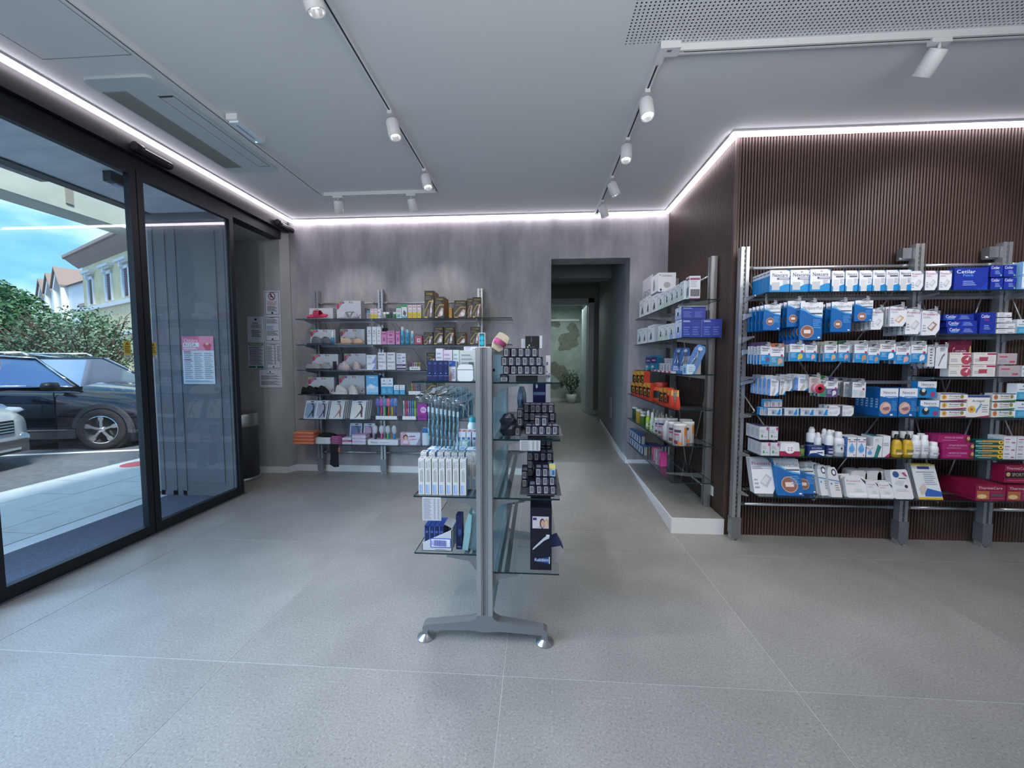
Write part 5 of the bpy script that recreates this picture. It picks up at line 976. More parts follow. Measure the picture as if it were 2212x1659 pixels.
# ---- right bay, second and third shelves
row(D_cetl, [(2045, 2110)], 707, Z2, 2.95, .05, 'tube_box', 'long blue tube box, bottom of three', 'box', 'on second shelf', behind=2, bl='long blue tube box receding behind the bottom one')
row(D_cetl, [(2044, 2111)], 693, Z2+.0465, 2.95, .05, 'tube_box', 'long blue tube box, middle of three', 'box', 'on second shelf', vb=706, behind=2, bl='long blue tube box receding behind the middle one')
row(D_cetl, [(2038, 2104)], 679, Z2+.093, 2.95, .05, 'tube_box', 'long blue tube box, top of three', 'box', 'on second shelf', vb=692, behind=2, bl='long blue tube box receding behind the top one')
row(lambda w, h, d: D_cet(w, h, d, 'Duo', P('c04a7a')), [(2117, 2151)], 675, Z2, 2.95, .06, 'patch_box', 'upright blue patch box beside the tube boxes', 'box', 'on second shelf')
for i, (vt, dz, u1) in enumerate(((710, 0, 2192), (699, .0385, 2192), (687, .077, 2184), (676, .1155, 2183))):
    row(lambda w, h, d: D_white(w, h, d, P('8a8aa0')), [(2152, u1)], 711, Z2, 2.955, .08, 'medicine_box', ORD[i]+' from the bottom of four thin white boxes', 'box', 'on second shelf', vb=722, dz=dz)
row(lambda w, h, d: D_halfblue(w, h, d), [(2196, 2222)], 690, Z2, 2.96, .08, 'medicine_box', 'white and blue box cut by the picture edge', 'box', 'on second shelf')
row(lambda w, h, d: D_bul(w, h, d, 'Curcumin', P('6a1238')), [(2046, 2097)], 735, Z3+.0, 3.04, .06, 'carton', 'dark magenta carton standing behind the white red boxes', 'box', 'on third shelf', vb=815)
for i, (vt, vb, dz, l) in enumerate(((788, 813, 0, 'lower'), (762, 787, .0865, 'upper'))):
    row(D_curc, [(2049, 2095)], 788, Z3, 2.945, .06, 'tablet_box', l+' white box with red round emblem', 'box', 'on third shelf', vb=813, dz=dz)
    row(lambda w, h, d: D_curc(w, h, d, True), [(2101, 2150)], 788, Z3, 2.945, .06, 'tablet_box', l+' white box with bending figure picture', 'box', 'on third shelf', vb=813, dz=dz)
    row(lambda w, h, d: D_white(w, h, d, P('c04a6a'), P('b4a8ae')), [(2153+i*-2+2, 2195+i*-2+2) if i else (2158, 2204)], 790, Z3, 2.945, .06, 'tablet_box', l+' dusky pink grey box beside the figure boxes', 'box', 'on third shelf', vb=813, dz=dz)
row(lambda w, h, d: D_white(w, h, d, P('5a8a6a')), [(2207, 2230)], 790, Z3, 2.945, .06, 'tablet_box', 'white green box cut by the picture edge', 'box', 'on third shelf')
# ---- fourth shelf
row(D_tin, [(1657, 1690), (1692, 1727), (1729, 1760), (1762, 1787)], 882, Z4, 2.945, .04, 'plaster_box', 'small grey plaster box with blue corner', 'box', T5, 'small plaster boxes', behind=(1, 0, 0, 0), bl='small grey plaster box standing behind the first one, fourth shelf')
row(D_small3, [(1641, 1648), (1649, 1656)], 880, Z4, 2.96, .04, 'plaster_box', 'very small blue box beside the grey ones', 'box', 'fourth shelf')
row(D_small3, [(1650, 1664), (1665, 1676), (1677, 1689)], 863, Z4+.062, 2.96, .04, 'plaster_box', 'tiny blue grey box on upper tier', 'box', T5, vb=879)
row(lambda w, h, d: D_pres(w, h, d), [(1790, 1814), (1819, 1844)], 877, Z4, 2.945, .05, 'gauze_box', 'low white gauze box with magenta lettering', 'box', 'fourth shelf', behind=(1, 1), bl='low gauze box standing behind the front pair, fourth shelf')
row(D_frida, [(1901, 1940), (1942, 1982)], 839, Z4, 2.945, .05, 'cold_pack_box', 'tall blue white box with round skin picture', 'box', 'fourth shelf', 'tall blue white boxes', behind=(4, 2), step=.042, bl='tall blue white box receding behind the front pair, fourth shelf')
row(D_kids, [(1987, 2028)], 865, Z4, 2.945, .05, 'cold_pack_box', 'blue box with penguin picture, lower of two', 'box', 'fourth shelf', behind=1, bl='blue box with penguin picture standing behind the lower one')
row(D_kids, [(1979, 2020)], 865, Z4, 2.955, .05, 'cold_pack_box', 'blue box with penguin picture, upper of two', 'box', 'fourth shelf', dz=.136)
for i in range(3):
    row(D_tube, [(2030+i*-1, 2088+i*-1)], 885.5, Z4, 2.945, .05, 'gel_box', ('bottom', 'middle', 'top')[i]+' long gel box with yellow flower', 'box', 'fourth shelf', behind=1, bl='long gel box behind the '+('bottom', 'middle', 'top')[i]+' flower gel box', dz=i*.0585)
    row(lambda w, h, d: D_tube(w, h, d, 'Arnigel', P('3a8a4a'), P('c07a4a'), P('2d5a84')), [(2140, 2192)], 885.5, Z4, 2.95, .05, 'gel_box', ('bottom', 'middle', 'top')[i]+' long green edged gel box', 'box', 'fourth shelf', dz=i*.0585)
row(D_arn, [(2089, 2138)], 854, Z4, 2.94, .03, 'gel_box', 'square gel box with flower and running figure', 'box', 'fourth shelf')
row(lambda w, h, d: D_halfblue(w, h, d), [(2193, 2222)], 868, Z4, 2.945, .06, 'supplement_box', 'lower light blue and white box at picture edge', 'box', 'fourth shelf')
row(lambda w, h, d: D_halfblue(w, h, d), [(2193, 2222)], 868, Z4, 2.945, .06, 'supplement_box', 'upper light blue and white box at picture edge', 'box', 'fourth shelf', dz=.128)
# ---- fifth shelf
for r_, (dz, l, us) in enumerate(((0, 'lower', [(1644, 1663), (1664, 1683)]), (.118, 'upper', [(1639, 1658), (1660, 1679)]))):
    row(D_mg, us, 956, Z5, 2.945, .06, 'compress_box', l+' grey box with pink dot', 'box', 'fifth shelf', dz=dz, behind=(2, 0), bl='grey box with pink dot behind the '+l+' ones')
t = thing('wipes_pack', 'white and crimson wipes pack with oval lid', 'wipes', (py(1706, 975, 2.945).x, 2.945, Z5)); w, h = .155, .098
m = MB(); m.prism([(-w/2, 0), (w/2, 0), (w/2-.008, h*.5), (w/2-.014, h), (-w/2+.014, h), (-w/2+.008, h*.5)], 'y', 0, .05, P('dadce2')); prints(m, [('r', .02, 0, .98, .36, P('a02850'))], (-w/2, 0, 0), (1, 0, 0), (0, 0, 1), (0, -1, 0), w, h); m.build('pouch', t, weld=False)
m = MB(); m.cyl((0, -.003, h*.56), (0, .0, h*.56), .037, None, P('e6e8ee'), 20); 
for a, b in ((-.01, .006), (.01, .006), (-.01, -.01), (.01, -.01)): m.cyl((a, -.0045, h*.56+b), (a, -.003, h*.56+b), .004, None, P('8a2a5a'), 8)
m.build('lid', t)
t = lathe_thing([(0, 0), (.019, 0), (.02, .055)], P('7a9a4a'), 'cream_jar', 'small green jar with black lid beside the wipes', 'jar', (py(1733, 975, 2.96).x, 2.97, Z5), cap=([(.021, .055), (.021, .08), (0, .08)], P('26282c')), capname='lid')
row(lambda w, h, d: carton(w, h, d, P('14306a'), [('p', [(.05, .05), (.98, .05), (.98, .62), (.5, .6), (.12, .55)], P('dfe2e8')), ('p', [(.06, .05), (.9, .05), (.5, .34), (.2, .30), (.08, .2)], P('1a3a7c')), ('t', 'EUCLORINA', .22, .72, .84, .88, P('e0e4ee')), ('r', .55, .3, .9, .42, P('3a4a84'))]), [(1745, 1781)], 964, Z5, 2.945, .05, 'tablet_box', 'navy and white tablet box before the spray cans', 'box', 'fifth shelf')
def can(u, vt, y, r, lb, mt=WHT, bandc=P('1f2a5c'), z=Z5, step=0):
    x = py(u, 960, y).x; h = py(u, vt, y).z-z
    lathe_thing([(0, 0), (r, 0), (r, h*.74), (r*.55, h*.80)], mt, 'spray_can', lb, 'bottle', (x, y, z), cap=([(r*.62, h*.78), (r*.62, h*.9), (r*.35, h), (0, h)], P('d8dadf')), band=(r, h*.06, h*.42, bandc, [('r', -.6, h*.12, .6, h*.2, P('aab2c8')), ('r', -.6, h*.26, .5, h*.3, P('aab2c8'))]))
can(1752, 922, 3.07, .033, 'wide spray can at the very back, fifth shelf'); can(1766, 934, 3.03, .024, 'slim spray can behind the tablet box, fifth shelf'); can(1779, 926, 3.04, .026, 'white spray can behind the slim front one'); can(1797, 929, 3.03, .026, 'white spray can behind the large round bottle')
can(1790, 928, 2.975, .026, 'slim front spray can with navy band')
lathe_thing([(0, 0), (.036, 0), (.037, .11), (.033, .13), (.018, .138)], P('dcdee3'), 'lotion_bottle', 'large round white bottle with cross emblem, fifth shelf', 'bottle', (py(1811, 960, 2.98).x, 2.985, Z5), cap=([(.024, .136), (.024, .15), (.02, .178), (0, .18)], P('d4d6da')), band=(.037, .03, .10, P('c9ccd4'), [('r', -.15, .055, .15, .065, NAVY_), ('r', -.04, .045, .04, .075, NAVY_), ('r', -.7, .085, .7, .09, LINE)]))
row(D_drop, [(1830, 1850), (1851, 1870)], 945, Z5, 2.945, .06, 'eye_drop_box', 'tall box with blue drop', 'box', 'fifth shelf', behind=1, bl='tall box with blue drop behind the front pair')
row(D_drop, [(1871, 1886)], 965, Z5, 2.945, .03, 'eye_drop_box', 'short box with blue drop beside the tall pair', 'box', 'fifth shelf')
row(lambda w, h, d: carton(w, h, d, P('d6d9dc'), [('p', [(.15, 0), (.55, 0), (.9, .5), (.5, .62)], P('2a7a7c')), ('l', 3, .2, .75, .6, .9, LINE)], faces=dict(top=P('2a7a7c'))), [(1886, 1906)], 943, Z5, 2.95, .11, 'sanitiser_box', 'white box with teal diamond and teal top', 'box', 'fifth shelf')
row(lambda w, h, d: carton(w, h, d, WHT, [('p', [(.3, .0), (1, 0), (1, .2)], P('a82a5a')), ('l', 2, .1, .5, .8, .7, LINE), ('r', 0, .6, 1, .62, GRY)]), [(1907, 1923)], 942, Z5, 2.955, .06, 'sanitiser_box', 'narrow white box with red corner', 'box', 'fifth shelf')
for i, (u, y) in enumerate(((1936, 2.975), (1959, 2.975), (1932, 3.04), (1949, 3.04), (1964, 3.045))):
    bc = i < 2; h = .115
    lathe_thing([(0, 0), (.029, 0), (.030, .095), (.024, .118), (.012, .13)], P('c8a02c') if bc else P('2a2a2c'), 'mouthwash_bottle', (('left yellow bottle with black shoulder, front row', 'right yellow bottle with black shoulder, front row', 'dark bottle with white cap, back row left', 'dark bottle with white cap, back row middle', 'dark bottle with white cap, back row right')[i]), 'bottle', (py(u, 960, y).x, y, Z5), cap=([(.014, .128), (.014, .15), (.011, .165), (0, .165)] if bc else [(.019, .128), (.019, .178), (0, .178)], P('17171a') if bc else P('c4c7cc')), band=(.030, .02, .085, P('d6b02e') if bc else P('2e2e30'), [('r', -.7, .04, .7, .06, P('8a7a3a')), ('r', -.6, .024, .6, .036, P('d8d0b8'))]) if bc else None)
for i, (u, y) in enumerate(((1977, 2.965), (1995, 2.965), (1988, 3.03))):
    lathe_thing([(0, 0), (.027, 0), (.0275, .115), (.022, .13), (.017, .134)], P('dfe1e4'), 'antiseptic_bottle', ('left tall white bottle with white cap', 'right tall white bottle with white cap', 'tall white bottle behind the front two')[i]+', fifth shelf', 'bottle', (py(u, 960, y).x, y, Z5), cap=([(.020, .132), (.020, .165), (0, .166)], P('e2e4e6')), band=(.0275, .03, .095, P('ccd0d4'), [('r', -.6, .05, .6, .06, LINE), ('r', -.6, .07, .5, .075, LINE)]))
lathe_thing([(0, 0), (.028, 0), (.0285, .072), (.022, .088), (.018, .09)], P('dfe1e4'), 'antiseptic_bottle', 'short white bottle beside the magenta boxes, fifth shelf', 'bottle', (py(2016, 960, 2.965).x, 2.965, Z5), cap=([(.021, .09), (.021, .115), (0, .116)], P('e2e4e6')), band=(.0285, .018, .06, P('ccd0d4'), [('r', -.6, .03, .6, .04, LINE)]))
for i, (u0, u1) in enumerate(((2034, 2103), (2033, 2102), (2023, 2092))):
    row(D_bul, [(u0, u1)], 974, Z5, 2.945, .05, 'supplement_box', ('bottom', 'middle', 'top')[i]+' long magenta box with root picture', 'box', 'fifth shelf', behind=1, bl='long magenta box behind the '+('bottom', 'middle', 'top')[i]+' one, fifth shelf', dz=i*.0565)
for i in range(4): row(D_sos, [(2104, 2165)], 981.5, Z5, 2.95, .05, 'supplement_box', ORD[i]+' from bottom of green boxes with sunflower', 'box', 'fifth shelf', dz=i*.0345)
for i in range(3):
    row(lambda w, h, d: D_white(w, h, d, P('a85a8c')), [(2166, 2192), (2194, 2222)], 976, Z5, 2.95, .05, 'tablet_box', ('bottom', 'middle', 'top')[i]+' row white purple box', 'box', 'fifth shelf', behind=(1, 0), bl='white purple box behind the '+('bottom', 'middle', 'top')[i]+' row, fifth shelf', dz=i*.053)
# ---- lowest shelf: leaning packs
def lean(fn, u0, u1, vt, vb, z, y, d, name, label, cat, ang=.42, n=0, step=.02, bl=None, rz=0):
    a = py(u0, vb, y); b = py(u1, vb, y); w = b.x-a.x; L = (py((u0+u1)/2, vt, y+.09).z-z)/math.cos(ang); me = fn(w, L, d); zo = z+d*math.sin(ang)*0+.001
    for i in range(n+1):
        o = link(name, me, None, ((a.x+b.x)/2, y+i*step, zo+.0), (-ang, 0, rz)); o.rotation_euler = (-ang, 0, rz); tag(o, label if i == 0 else more(bl, ORD[i-1]+' behind' if n > 1 else ''), cat, None if i == 0 else name+' row behind '+label[:20])
lean(lambda w, h, d: D_pres(w, h, d, GRY), 1630, 1680, 990, 1062, Z6, 3.0, .01, 'gauze_pack', 'leaning white gauze pack at the end of the lowest shelf', 'pack', .33, 3, .016, 'leaning white gauze pack behind the one at the shelf end')
lean(lambda w, h, d: D_pad(w, h, d, 'Medipore+Pad', .5, .30, .33), 1682, 1737, 992, 1070, Z6, 2.965, .01, 'dressing_pack', 'leaning large blue pack, nearer of two, lowest shelf', 'pack', .33, 2, .016, 'leaning blue pack behind the nearer large one')
lean(lambda w, h, d: D_pad(w, h, d, 'Medipore+Pad', .4, .30, .28), 1722, 1766, 998, 1063, Z6, 3.02, .01, 'dressing_pack', 'leaning large blue pack, further of two, lowest shelf', 'pack', .33, 2, .016, 'leaning blue pack behind the further large one')
def D_cotton(w, h, d):
    mb = MB(); pr = [(-w/2, 0), (w/2, 0), (w*.52, h*.3), (w*.47, h*.85), (w*.3, h), (-w*.3, h), (-w*.47, h*.85), (-w*.52, h*.3)]; mb.prism(pr, 'y', 0, d, P('cfd0d2')); prints(mb, [('e', .62, .82, .24, .12, P('3a4660')), ('e', .62, .82, .14, .07, P('dfe2e6')), ('p', [(0, .56), (1, .50), (1, .54), (0, .60)], P('4f86b8')), ('l', 4, .5, .2, .9, .5, P('7a8090')), ('e', .2, .44, .08, .04, P('4f86b8'))], (-w/2, 0, 0), (1, 0, 0), (0, 0, 1), (0, -1, 0), w, h); return mb.mesh('pack', False)
for i, (u0, u1, vb, y, l) in enumerate(((1797, 1820, 1073, 2.955, 'leaning cotton pack with eye emblem, nearest the gauze bags'), (1775, 1797, 1067, 2.985, 'leaning cotton pack with eye emblem, middle of three'), (1762, 1778, 1060, 3.02, 'leaning cotton pack with eye emblem, nearest the blue packs'))):
    lean(D_cotton, u0, u1, 1008-i*5, vb, Z6, y, .03, 'cotton_pack', l, 'pack', .33, 1, .045, 'cotton pack leaning behind the '+('front', 'middle', 'rear')[i]+' one')
def D_bag(w, h, d, kind=0):
    mb = MB(); pr = [(-w*.5, h*.04), (-w*.42, 0), (w*.42, 0), (w*.5, h*.05), (w*.49, h*.6), (w*.44, h*.95), (w*.36, h), (-w*.4, h*.98), (-w*.47, h*.9), (-w*.49, h*.4)]; mb.prism(pr, 'y', 0, d, P('d6d7da'))
    el = [('t', 'Presteril', .1, .74, .72, .83, P('a8406e')), ('p', [(.74, .95), (.95, .8), (.95, .62)], NAVY_), ('l', 2, .1, .60, .5, .68, LINE), ('l', 3, .4, .26, .8, .42, P('b4b8bf')), ('p', [(.08, .12), (.5, .05), (.92, .14), (.88, .22), (.1, .2)], P('e8e9ea'))] if kind == 0 else [('e', .3, .82, .17, .11, P('34508c')), ('p', [(.6, .88), (.78, .9), (.9, .74), (.76, .76)], P('a84a70')), ('l', 1, .4, .65, .8, .73, P('5a6070')), ('e', .72, .42, .09, .06, P('3a3e48')), ('l', 2, .15, .24, .8, .34, P('b4b8bf')), ('p', [(.12, .5), (.5, .42), (.7, .6), (.3, .62)], P('bfc2c8'))]
    prints(mb, el, (-w/2, 0, 0), (1, 0, 0), (0, 0, 1), (0, -1, 0), w, h); return mb.mesh('pack', False)
lean(D_bag, 1830, 1878, 1026, 1076, Z6, 2.955, .03, 'gauze_bag', 'largest clear gauze bag beside the cotton packs, lowest shelf', 'pack', .3, 2, .04, 'gauze bag leaning behind the largest one')
lean(D_bag, 1876, 1902, 1034, 1077, Z6, 2.95, .03, 'gauze_bag', 'narrow gauze bag between two others, lowest shelf', 'pack', .25, 1, .04, 'gauze bag leaning behind the narrow one')
lean(D_bag, 1901, 1932, 1036, 1078, Z6, 2.95, .03, 'gauze_bag', 'gauze bag beside the large cotton bag, lowest shelf', 'pack', .25, 1, .04, 'gauze bag leaning behind the one by the cotton bag')
lean(lambda w, h, d: D_bag(w, h, d, 1), 1933, 1975, 1012, 1080, Z6, 2.945, .05, 'cotton_bag', 'puffy white cotton bag with blue round emblem', 'pack', .3)
for i, (u0, u1) in enumerate(((1833, 1861), (1864, 1892), (1893, 1915))):
    x = py((u0+u1)/2, 1010, 3.1).x; t = thing('cotton_roll', ('left', 'middle', 'right')[i]+' of three white rolls behind the gauze bags', 'cotton roll', (x, 3.1, Z6)); m = MB(); m.prism(rrect(-.058, .002, .058, .175, .03, 3), 'y', -.04, .05, P('c9cacb')); m.build('roll', t)
lean(lambda w, h, d: carton(w, h, d, P('d4d6d8'), [('r', 0, 0, 1, .06, P('d0a828')), ('r', 0, .95, 1, 1, P('d8c060')), ('r', .24, .86, .74, .94, P('2c3c80')), ('p', [(.3, .08), (1, .08), (1, .22), (.3, .34)], P('2f5cae')), ('l', 6, .42, .40, .9, .74, P('8f9cb4')), ('p', [(.1, .3), (.36, .46), (.44, .3), (.3, .16), (.16, .12)], P('c2b4ae')), ('r', .14, .76, .9, .79, P('8f9cb4'))], faces=dict(left=P('8a8f94'))), 1985, 2038, 1003, 1078, Z6, 2.95, .02, 'support_pack', 'large leaning pack with yellow edge beside the magenta boxes', 'pack', .33, 1, .03, 'yellow edged pack leaning behind the front one')
row(D_therm, [(2107, 2172), (2174, 2240)], 1049, Z6, 2.945, .06, 'heat_pack_box', 'magenta heat pack box', 'box', 'front of lowest shelf', behind=(3, 0), bl='magenta heat pack box receding behind, lowest shelf')
row(D_sport, [(2166, 2225)], 1044, Z6, 2.965, .08, 'heat_pack_box', 'magenta box with black panel', 'box', 'on top of the others', dz=.13)
row(D_therm, [(2088, 2150)], 1036, Z6, 3.10, .02, 'heat_pack_box', 'dark magenta box end against the slatted wall', 'box', 'lowest shelf', vb=1070)
# ---- small shaped goods
def shoe(fn_col, name, label, loc, rz, L=.25, hgt=.07, kind='clog', sole=None, strap=None):
    """a slipper: sole and upper as separate parts, toe towards -y"""
    t = thing(name, label, 'slipper', loc, (0, 0, rz)); n = 14; up = MB(); so = MB(); W_ = .088
    def half(s): # half width along the length s 0 toe..1 heel
        return W_/2*(.62+.42*math.sin(min(1, s*1.6)*PI/1.9)-.22*max(0, s-.45)/.55) if 0 < s < 1 else W_/2*.45
    outl = [(half(i/n), -L/2+L*i/n) for i in range(n+1)]; pts = outl+[(-a, b) for a, b in outl[::-1]]
    so.prism(pts, 'z', 0, .018, sole or fn_col); so.build('sole', t)
    if kind == 'slide': rows = range(4, 9)
    elif kind == 'clog': rows = range(0, 9)
    else: rows = range(0, n+1)
    R = []
    for i in rows:
        s = i/n; w = half(s)*.98; yy = -L/2+L*s
        hh = hgt*(.35+.65*math.sin(min(1, s*1.9)*PI/2)) if kind != 'slide' else hgt*.75
        if kind == 'full' and s > .55: hh = hgt*(.62+.3*(s-.55))
        R.append([(w*math.cos(a), yy, .016+hh*math.sin(a)) for a in [PI*k/8 for k in range(9)]])
    vs = [p for r in R for p in r]; fs = [(i*9+j, (i+1)*9+j, (i+1)*9+j+1, i*9+j+1) for i in range(len(R)-1) for j in range(8)]
    if kind != 'slide': fs.append(tuple(range(9)))
    if kind == 'full': fs.append(tuple(range((len(R)-1)*9, len(R)*9))[::-1])
    up.poly(vs, fs, fn_col, True); up.build('upper', t)
    if strap:
        m = MB(); m.box(-.022, -.035, hgt*.78+.016, .022, .0, hgt*.78+.024, strap); m.build('buckle', t)
    return t
WB1 = 'top shelf, plaster wall'; WB2 = 'second shelf, plaster wall'; WB3 = 'third shelf, plaster wall'; WB4 = 'fourth shelf, plaster wall'
FY = 4.50
def B(fn, spans, vt, i, d, name, desc, cat='box', where=None, y=FY, **k): return row(fn, spans, vt, ZL[i], y, d, name, desc, cat, where or ('top shelf, plaster wall', 'second shelf, plaster wall', 'third shelf, plaster wall', 'fourth shelf, plaster wall', 'fifth shelf, plaster wall', 'lowest shelf, plaster wall')[i], **k)
def bx_(u, v, i, y=FY): p = py(u, v, y); return (p.x, y, ZL[i]+.0006)
PINKS = mat('pink_rubber', 'c23a5c', .5); BUCK = mat('gold_buckle', 'd8b0a0', .3, .6)
# shoe boxes behind the slippers
SB = lambda w, h, d: D_shoebox(w, h, d, False)
B(SB, [(668, 720)], 666, 0, .1, 'shoe_box', 'plain white shoe box behind the pink slide', y=4.60)
B(D_shoebox, [(727, 780)], 650, 0, .1, 'shoe_box', 'tall floral shoe box behind the white sandals', y=4.60)
B(D_shoebox, [(670, 725)], 712, 1, .1, 'shoe_box', 'floral shoe box behind the grey blue clogs', y=4.62)
B(D_shoebox, [(735, 788)], 711, 1, .1, 'shoe_box', 'floral shoe box behind the beige clogs', y=4.62)
B(D_shoebox, [(674, 731)], 765, 2, .1, 'shoe_box', 'floral shoe box behind the grey knit slippers', y=4.62)
B(D_shoebox, [(743, 791)], 764, 2, .1, 'shoe_box', 'floral shoe box behind the fluffy slippers', y=4.62)
B(D_shoebox, [(666, 722)], 815, 3, .1, 'shoe_box', 'floral shoe box behind the black slippers', y=4.62)
B(D_shoebox, [(732, 788)], 811, 3, .1, 'shoe_box', 'floral shoe box behind the white clogs', y=4.62)
def pair(col, u, v, i, desc, kind, sole=None, strap=None, h=.07, L=.25, du=22, rz=(1.15, 1.0)):
    shoe(col, 'slipper', desc+', left one', bx_(u, v, i, 4.53), rz[0], L, h, kind, sole, strap); shoe(col, 'slipper', desc+', right one', bx_(u+du, v, i, 4.545), rz[1], L, h, kind, sole, strap)
t = shoe(PINKS, 'slide_sandal', 'bright pink slide sandal tilted on the top shelf', bx_(686, 680, 0, 4.50), 1.4, .27, .085, 'slide', None, BUCK); t.rotation_euler = (0, -.55, 1.4); t.location.z += .028
WSAN = mat('white_strap', 'cfd2d8', .5); PLUM = mat('plum_sole', '6a4a58', .6)
for u, r_, l in ((744, 1.0, 'left'), (766, .2, 'right')): shoe(WSAN, 'slide_sandal', 'white strapped sandal, '+l+' one, before the tall floral box', bx_(u, 680, 0, 4.53), r_, .2, .09, 'slide', mat('grey_sole', 'a9adb4', .6))
CL1 = mat('grey_blue_suede', '5a626c', .8); pair(CL1, 681, 735, 1, 'grey blue suede clog with bow', 'clog', mat('cork_sole', '3a3e48', .8), BLACK, .085, .25)
CL2 = mat('beige_suede', 'c2a690', .8); pair(CL2, 744, 735, 1, 'beige clog with dark buckle', 'clog', mat('tan_sole', '9a8068', .8), mat('brown_buckle', '6a4a3a', .5), .075, .25, 26)
KN = mat('grey_knit', '9a9ca0', .95, grain=(160, .4), bump=(120, .8)); pair(KN, 678, 785, 2, 'grey knitted slipper with dark sole', 'full', mat('dark_sole', '3a3c40', .8), None, .075, .24, 24)
FL = mat('pink_fluff', 'c4b4b8', .98, grain=(70, .35), bump=(90, 1)); pair(FL, 744, 785, 2, 'fluffy pale pink slipper', 'full', mat('pale_sole', 'b0a4a4', .8), None, .095, .22, 26, (.9, .6))
BK = mat('black_felt', '101114', .9); pair(BK, 668, 840, 3, 'black felt slipper', 'full', BLACK, None, .085, .26, 26, (1.1, 1.1))
WC = mat('white_suede', 'c8c4c0', .85); pair(WC, 733, 840, 3, 'off white clog with grey lining', 'clog', mat('white_sole', 'd8d6d2', .7), None, .095, .26, 28, (1.1, .8))
# small boxes and bottles, top shelf
B(D_small3, [(793, 799)], 671, 0, .03, 'eye_drop_box', 'tiny blue and white box beside the floral box')
for k, (u0, u1) in enumerate(((800, 807), (808, 815))): B(D_yel, [(u0, u1)], 667, 0, .03, 'remedy_box', ('left', 'right')[k]+' small yellow topped box by the rack post')
B(D_white, [(816, 823)], 668, 0, .03, 'remedy_box', 'small white box before the clear card holder')
m = MB(); m.box(0, 0, 0, .045, .004, .14, CLEAR); m.box(.005, -.001, .08, .04, .0, .13, P('c9c4c8')); tag(m.build('card_holder', None, bx_(820, 680, 0, 4.58)), 'clear card holder standing behind the small boxes', 'card holder')
for k, (u, c_) in enumerate(((831, P('d8d4cc')), (838, P('3f7a4c')), (845, P('2f6a6a')), (853, P('4a9a5c')))):
    lathe_thing([(0, 0), (.017, 0), (.017, .052)], c_, 'balm_jar', ORD[k]+' from left of four small jars, top shelf, plaster wall', 'jar', bx_(u, 680, 0), cap=([(.018, .052), (.018, .074), (0, .074)], (WHT, WHT, P('3a4048'), P('cfd4d0'))[k]), capname='lid', n=12)
B(lambda w, h, d: carton(w, h, d, P('d8e0dc'), [('r', 0, .85, 1, 1, P('3f9a5c')), ('r', .2, .1, .8, .35, P('6ab4c8')), ('l', 2, .2, .5, .8, .75, LINE)]), [(856, 867)], 662, 0, .04, 'tea_box', 'narrow pale green box beside the small jars')
B(lambda w, h, d: carton(w, h, d, P('dfe4e2'), [('r', 0, .8, 1, 1, P('2f9a6a')), ('p', [(.2, .3), (.7, .15), (.9, .4), (.4, .6)], P('5a5a78')), ('r', 0, 0, 1, .15, P('5fb4c0'))]), [(868, 879)], 657, 0, .04, 'tea_box', 'taller white box with green top, beside the narrow one')
B(D_yel, [(882, 890), (891, 900), (901, 910)], 659, 0, .05, 'cream_box', 'pink white box with yellow base')
def D_fut(v): return lambda w, h, d: D_futuro(w, h, d, v)
B(D_fut(0), [(917, 937)], 628, 0, .05, 'support_box', 'tallest black gold support box', behind=3, bl='tall black gold support box receding behind the tallest', step=.06)
B(D_fut(1), [(939, 959)], 641, 0, .045, 'support_box', 'black gold support box second in its row', behind=4, bl='black gold support box receding behind the second', step=.05)
B(lambda w, h, d: carton(w, h, d, P('d8a02a'), [('l', 4, .1, .1, .9, .9, P('8a6a2a'))]), [(970, 976)], 665, 0, .03, 'cream_box', 'small amber box between black gold support boxes')
B(D_fut(1), [(981, 1007)], 649, 0, .05, 'support_box', 'wide black gold box with shoulder picture', behind=1, bl='black gold box behind the shoulder picture one')
B(D_fut(0), [(1009, 1021)], 645, 0, .05, 'support_box', 'narrow black gold box half hidden by its neighbour', y=4.52)
B(D_fut(0), [(1021, 1039)], 642, 0, .05, 'support_box', 'black gold box with back brace, end of the top shelf', y=4.47)
# second shelf
t = lathe_thing([(0, 0), (.020, 0), (.021, .075), (.016, .085)], frosted('blue_gel', '2f9ac8', .7), 'spray_bottle', 'small blue bottle with white nozzle between the clogs', 'bottle', bx_(719, 735, 1, 4.52), cap=([(.012, .085), (.014, .12), (.006, .165), (0, .17)], P('e4e6ea')), n=14)
B(D_vert3, [(793, 802), (804, 813), (814, 823)], 706, 1, .04, 'serum_box', 'tall thin white box')
B(lambda w, h, d: carton(w, h, d, P('1c1e24')), [(824, 830), (831, 836)], 709, 1, .03, 'serum_box', 'black box standing behind the pink ones', y=4.6)
B(D_pink, [(824, 835)], 716, 1, .04, 'hair_box', 'pink box beside the tall white ones')
B(D_pink, [(836, 853)], 729, 1, .04, 'hair_box', 'lower wide pink box of two'); B(D_pink, [(836, 853)], 729, 1, .04, 'hair_box', 'upper wide pink box of two', dz=.078)
B(lambda w, h, d: D_pink(w, h, d), [(855, 864)], 716, 1, .035, 'hair_box', 'narrow pink lilac box before the blue cans')
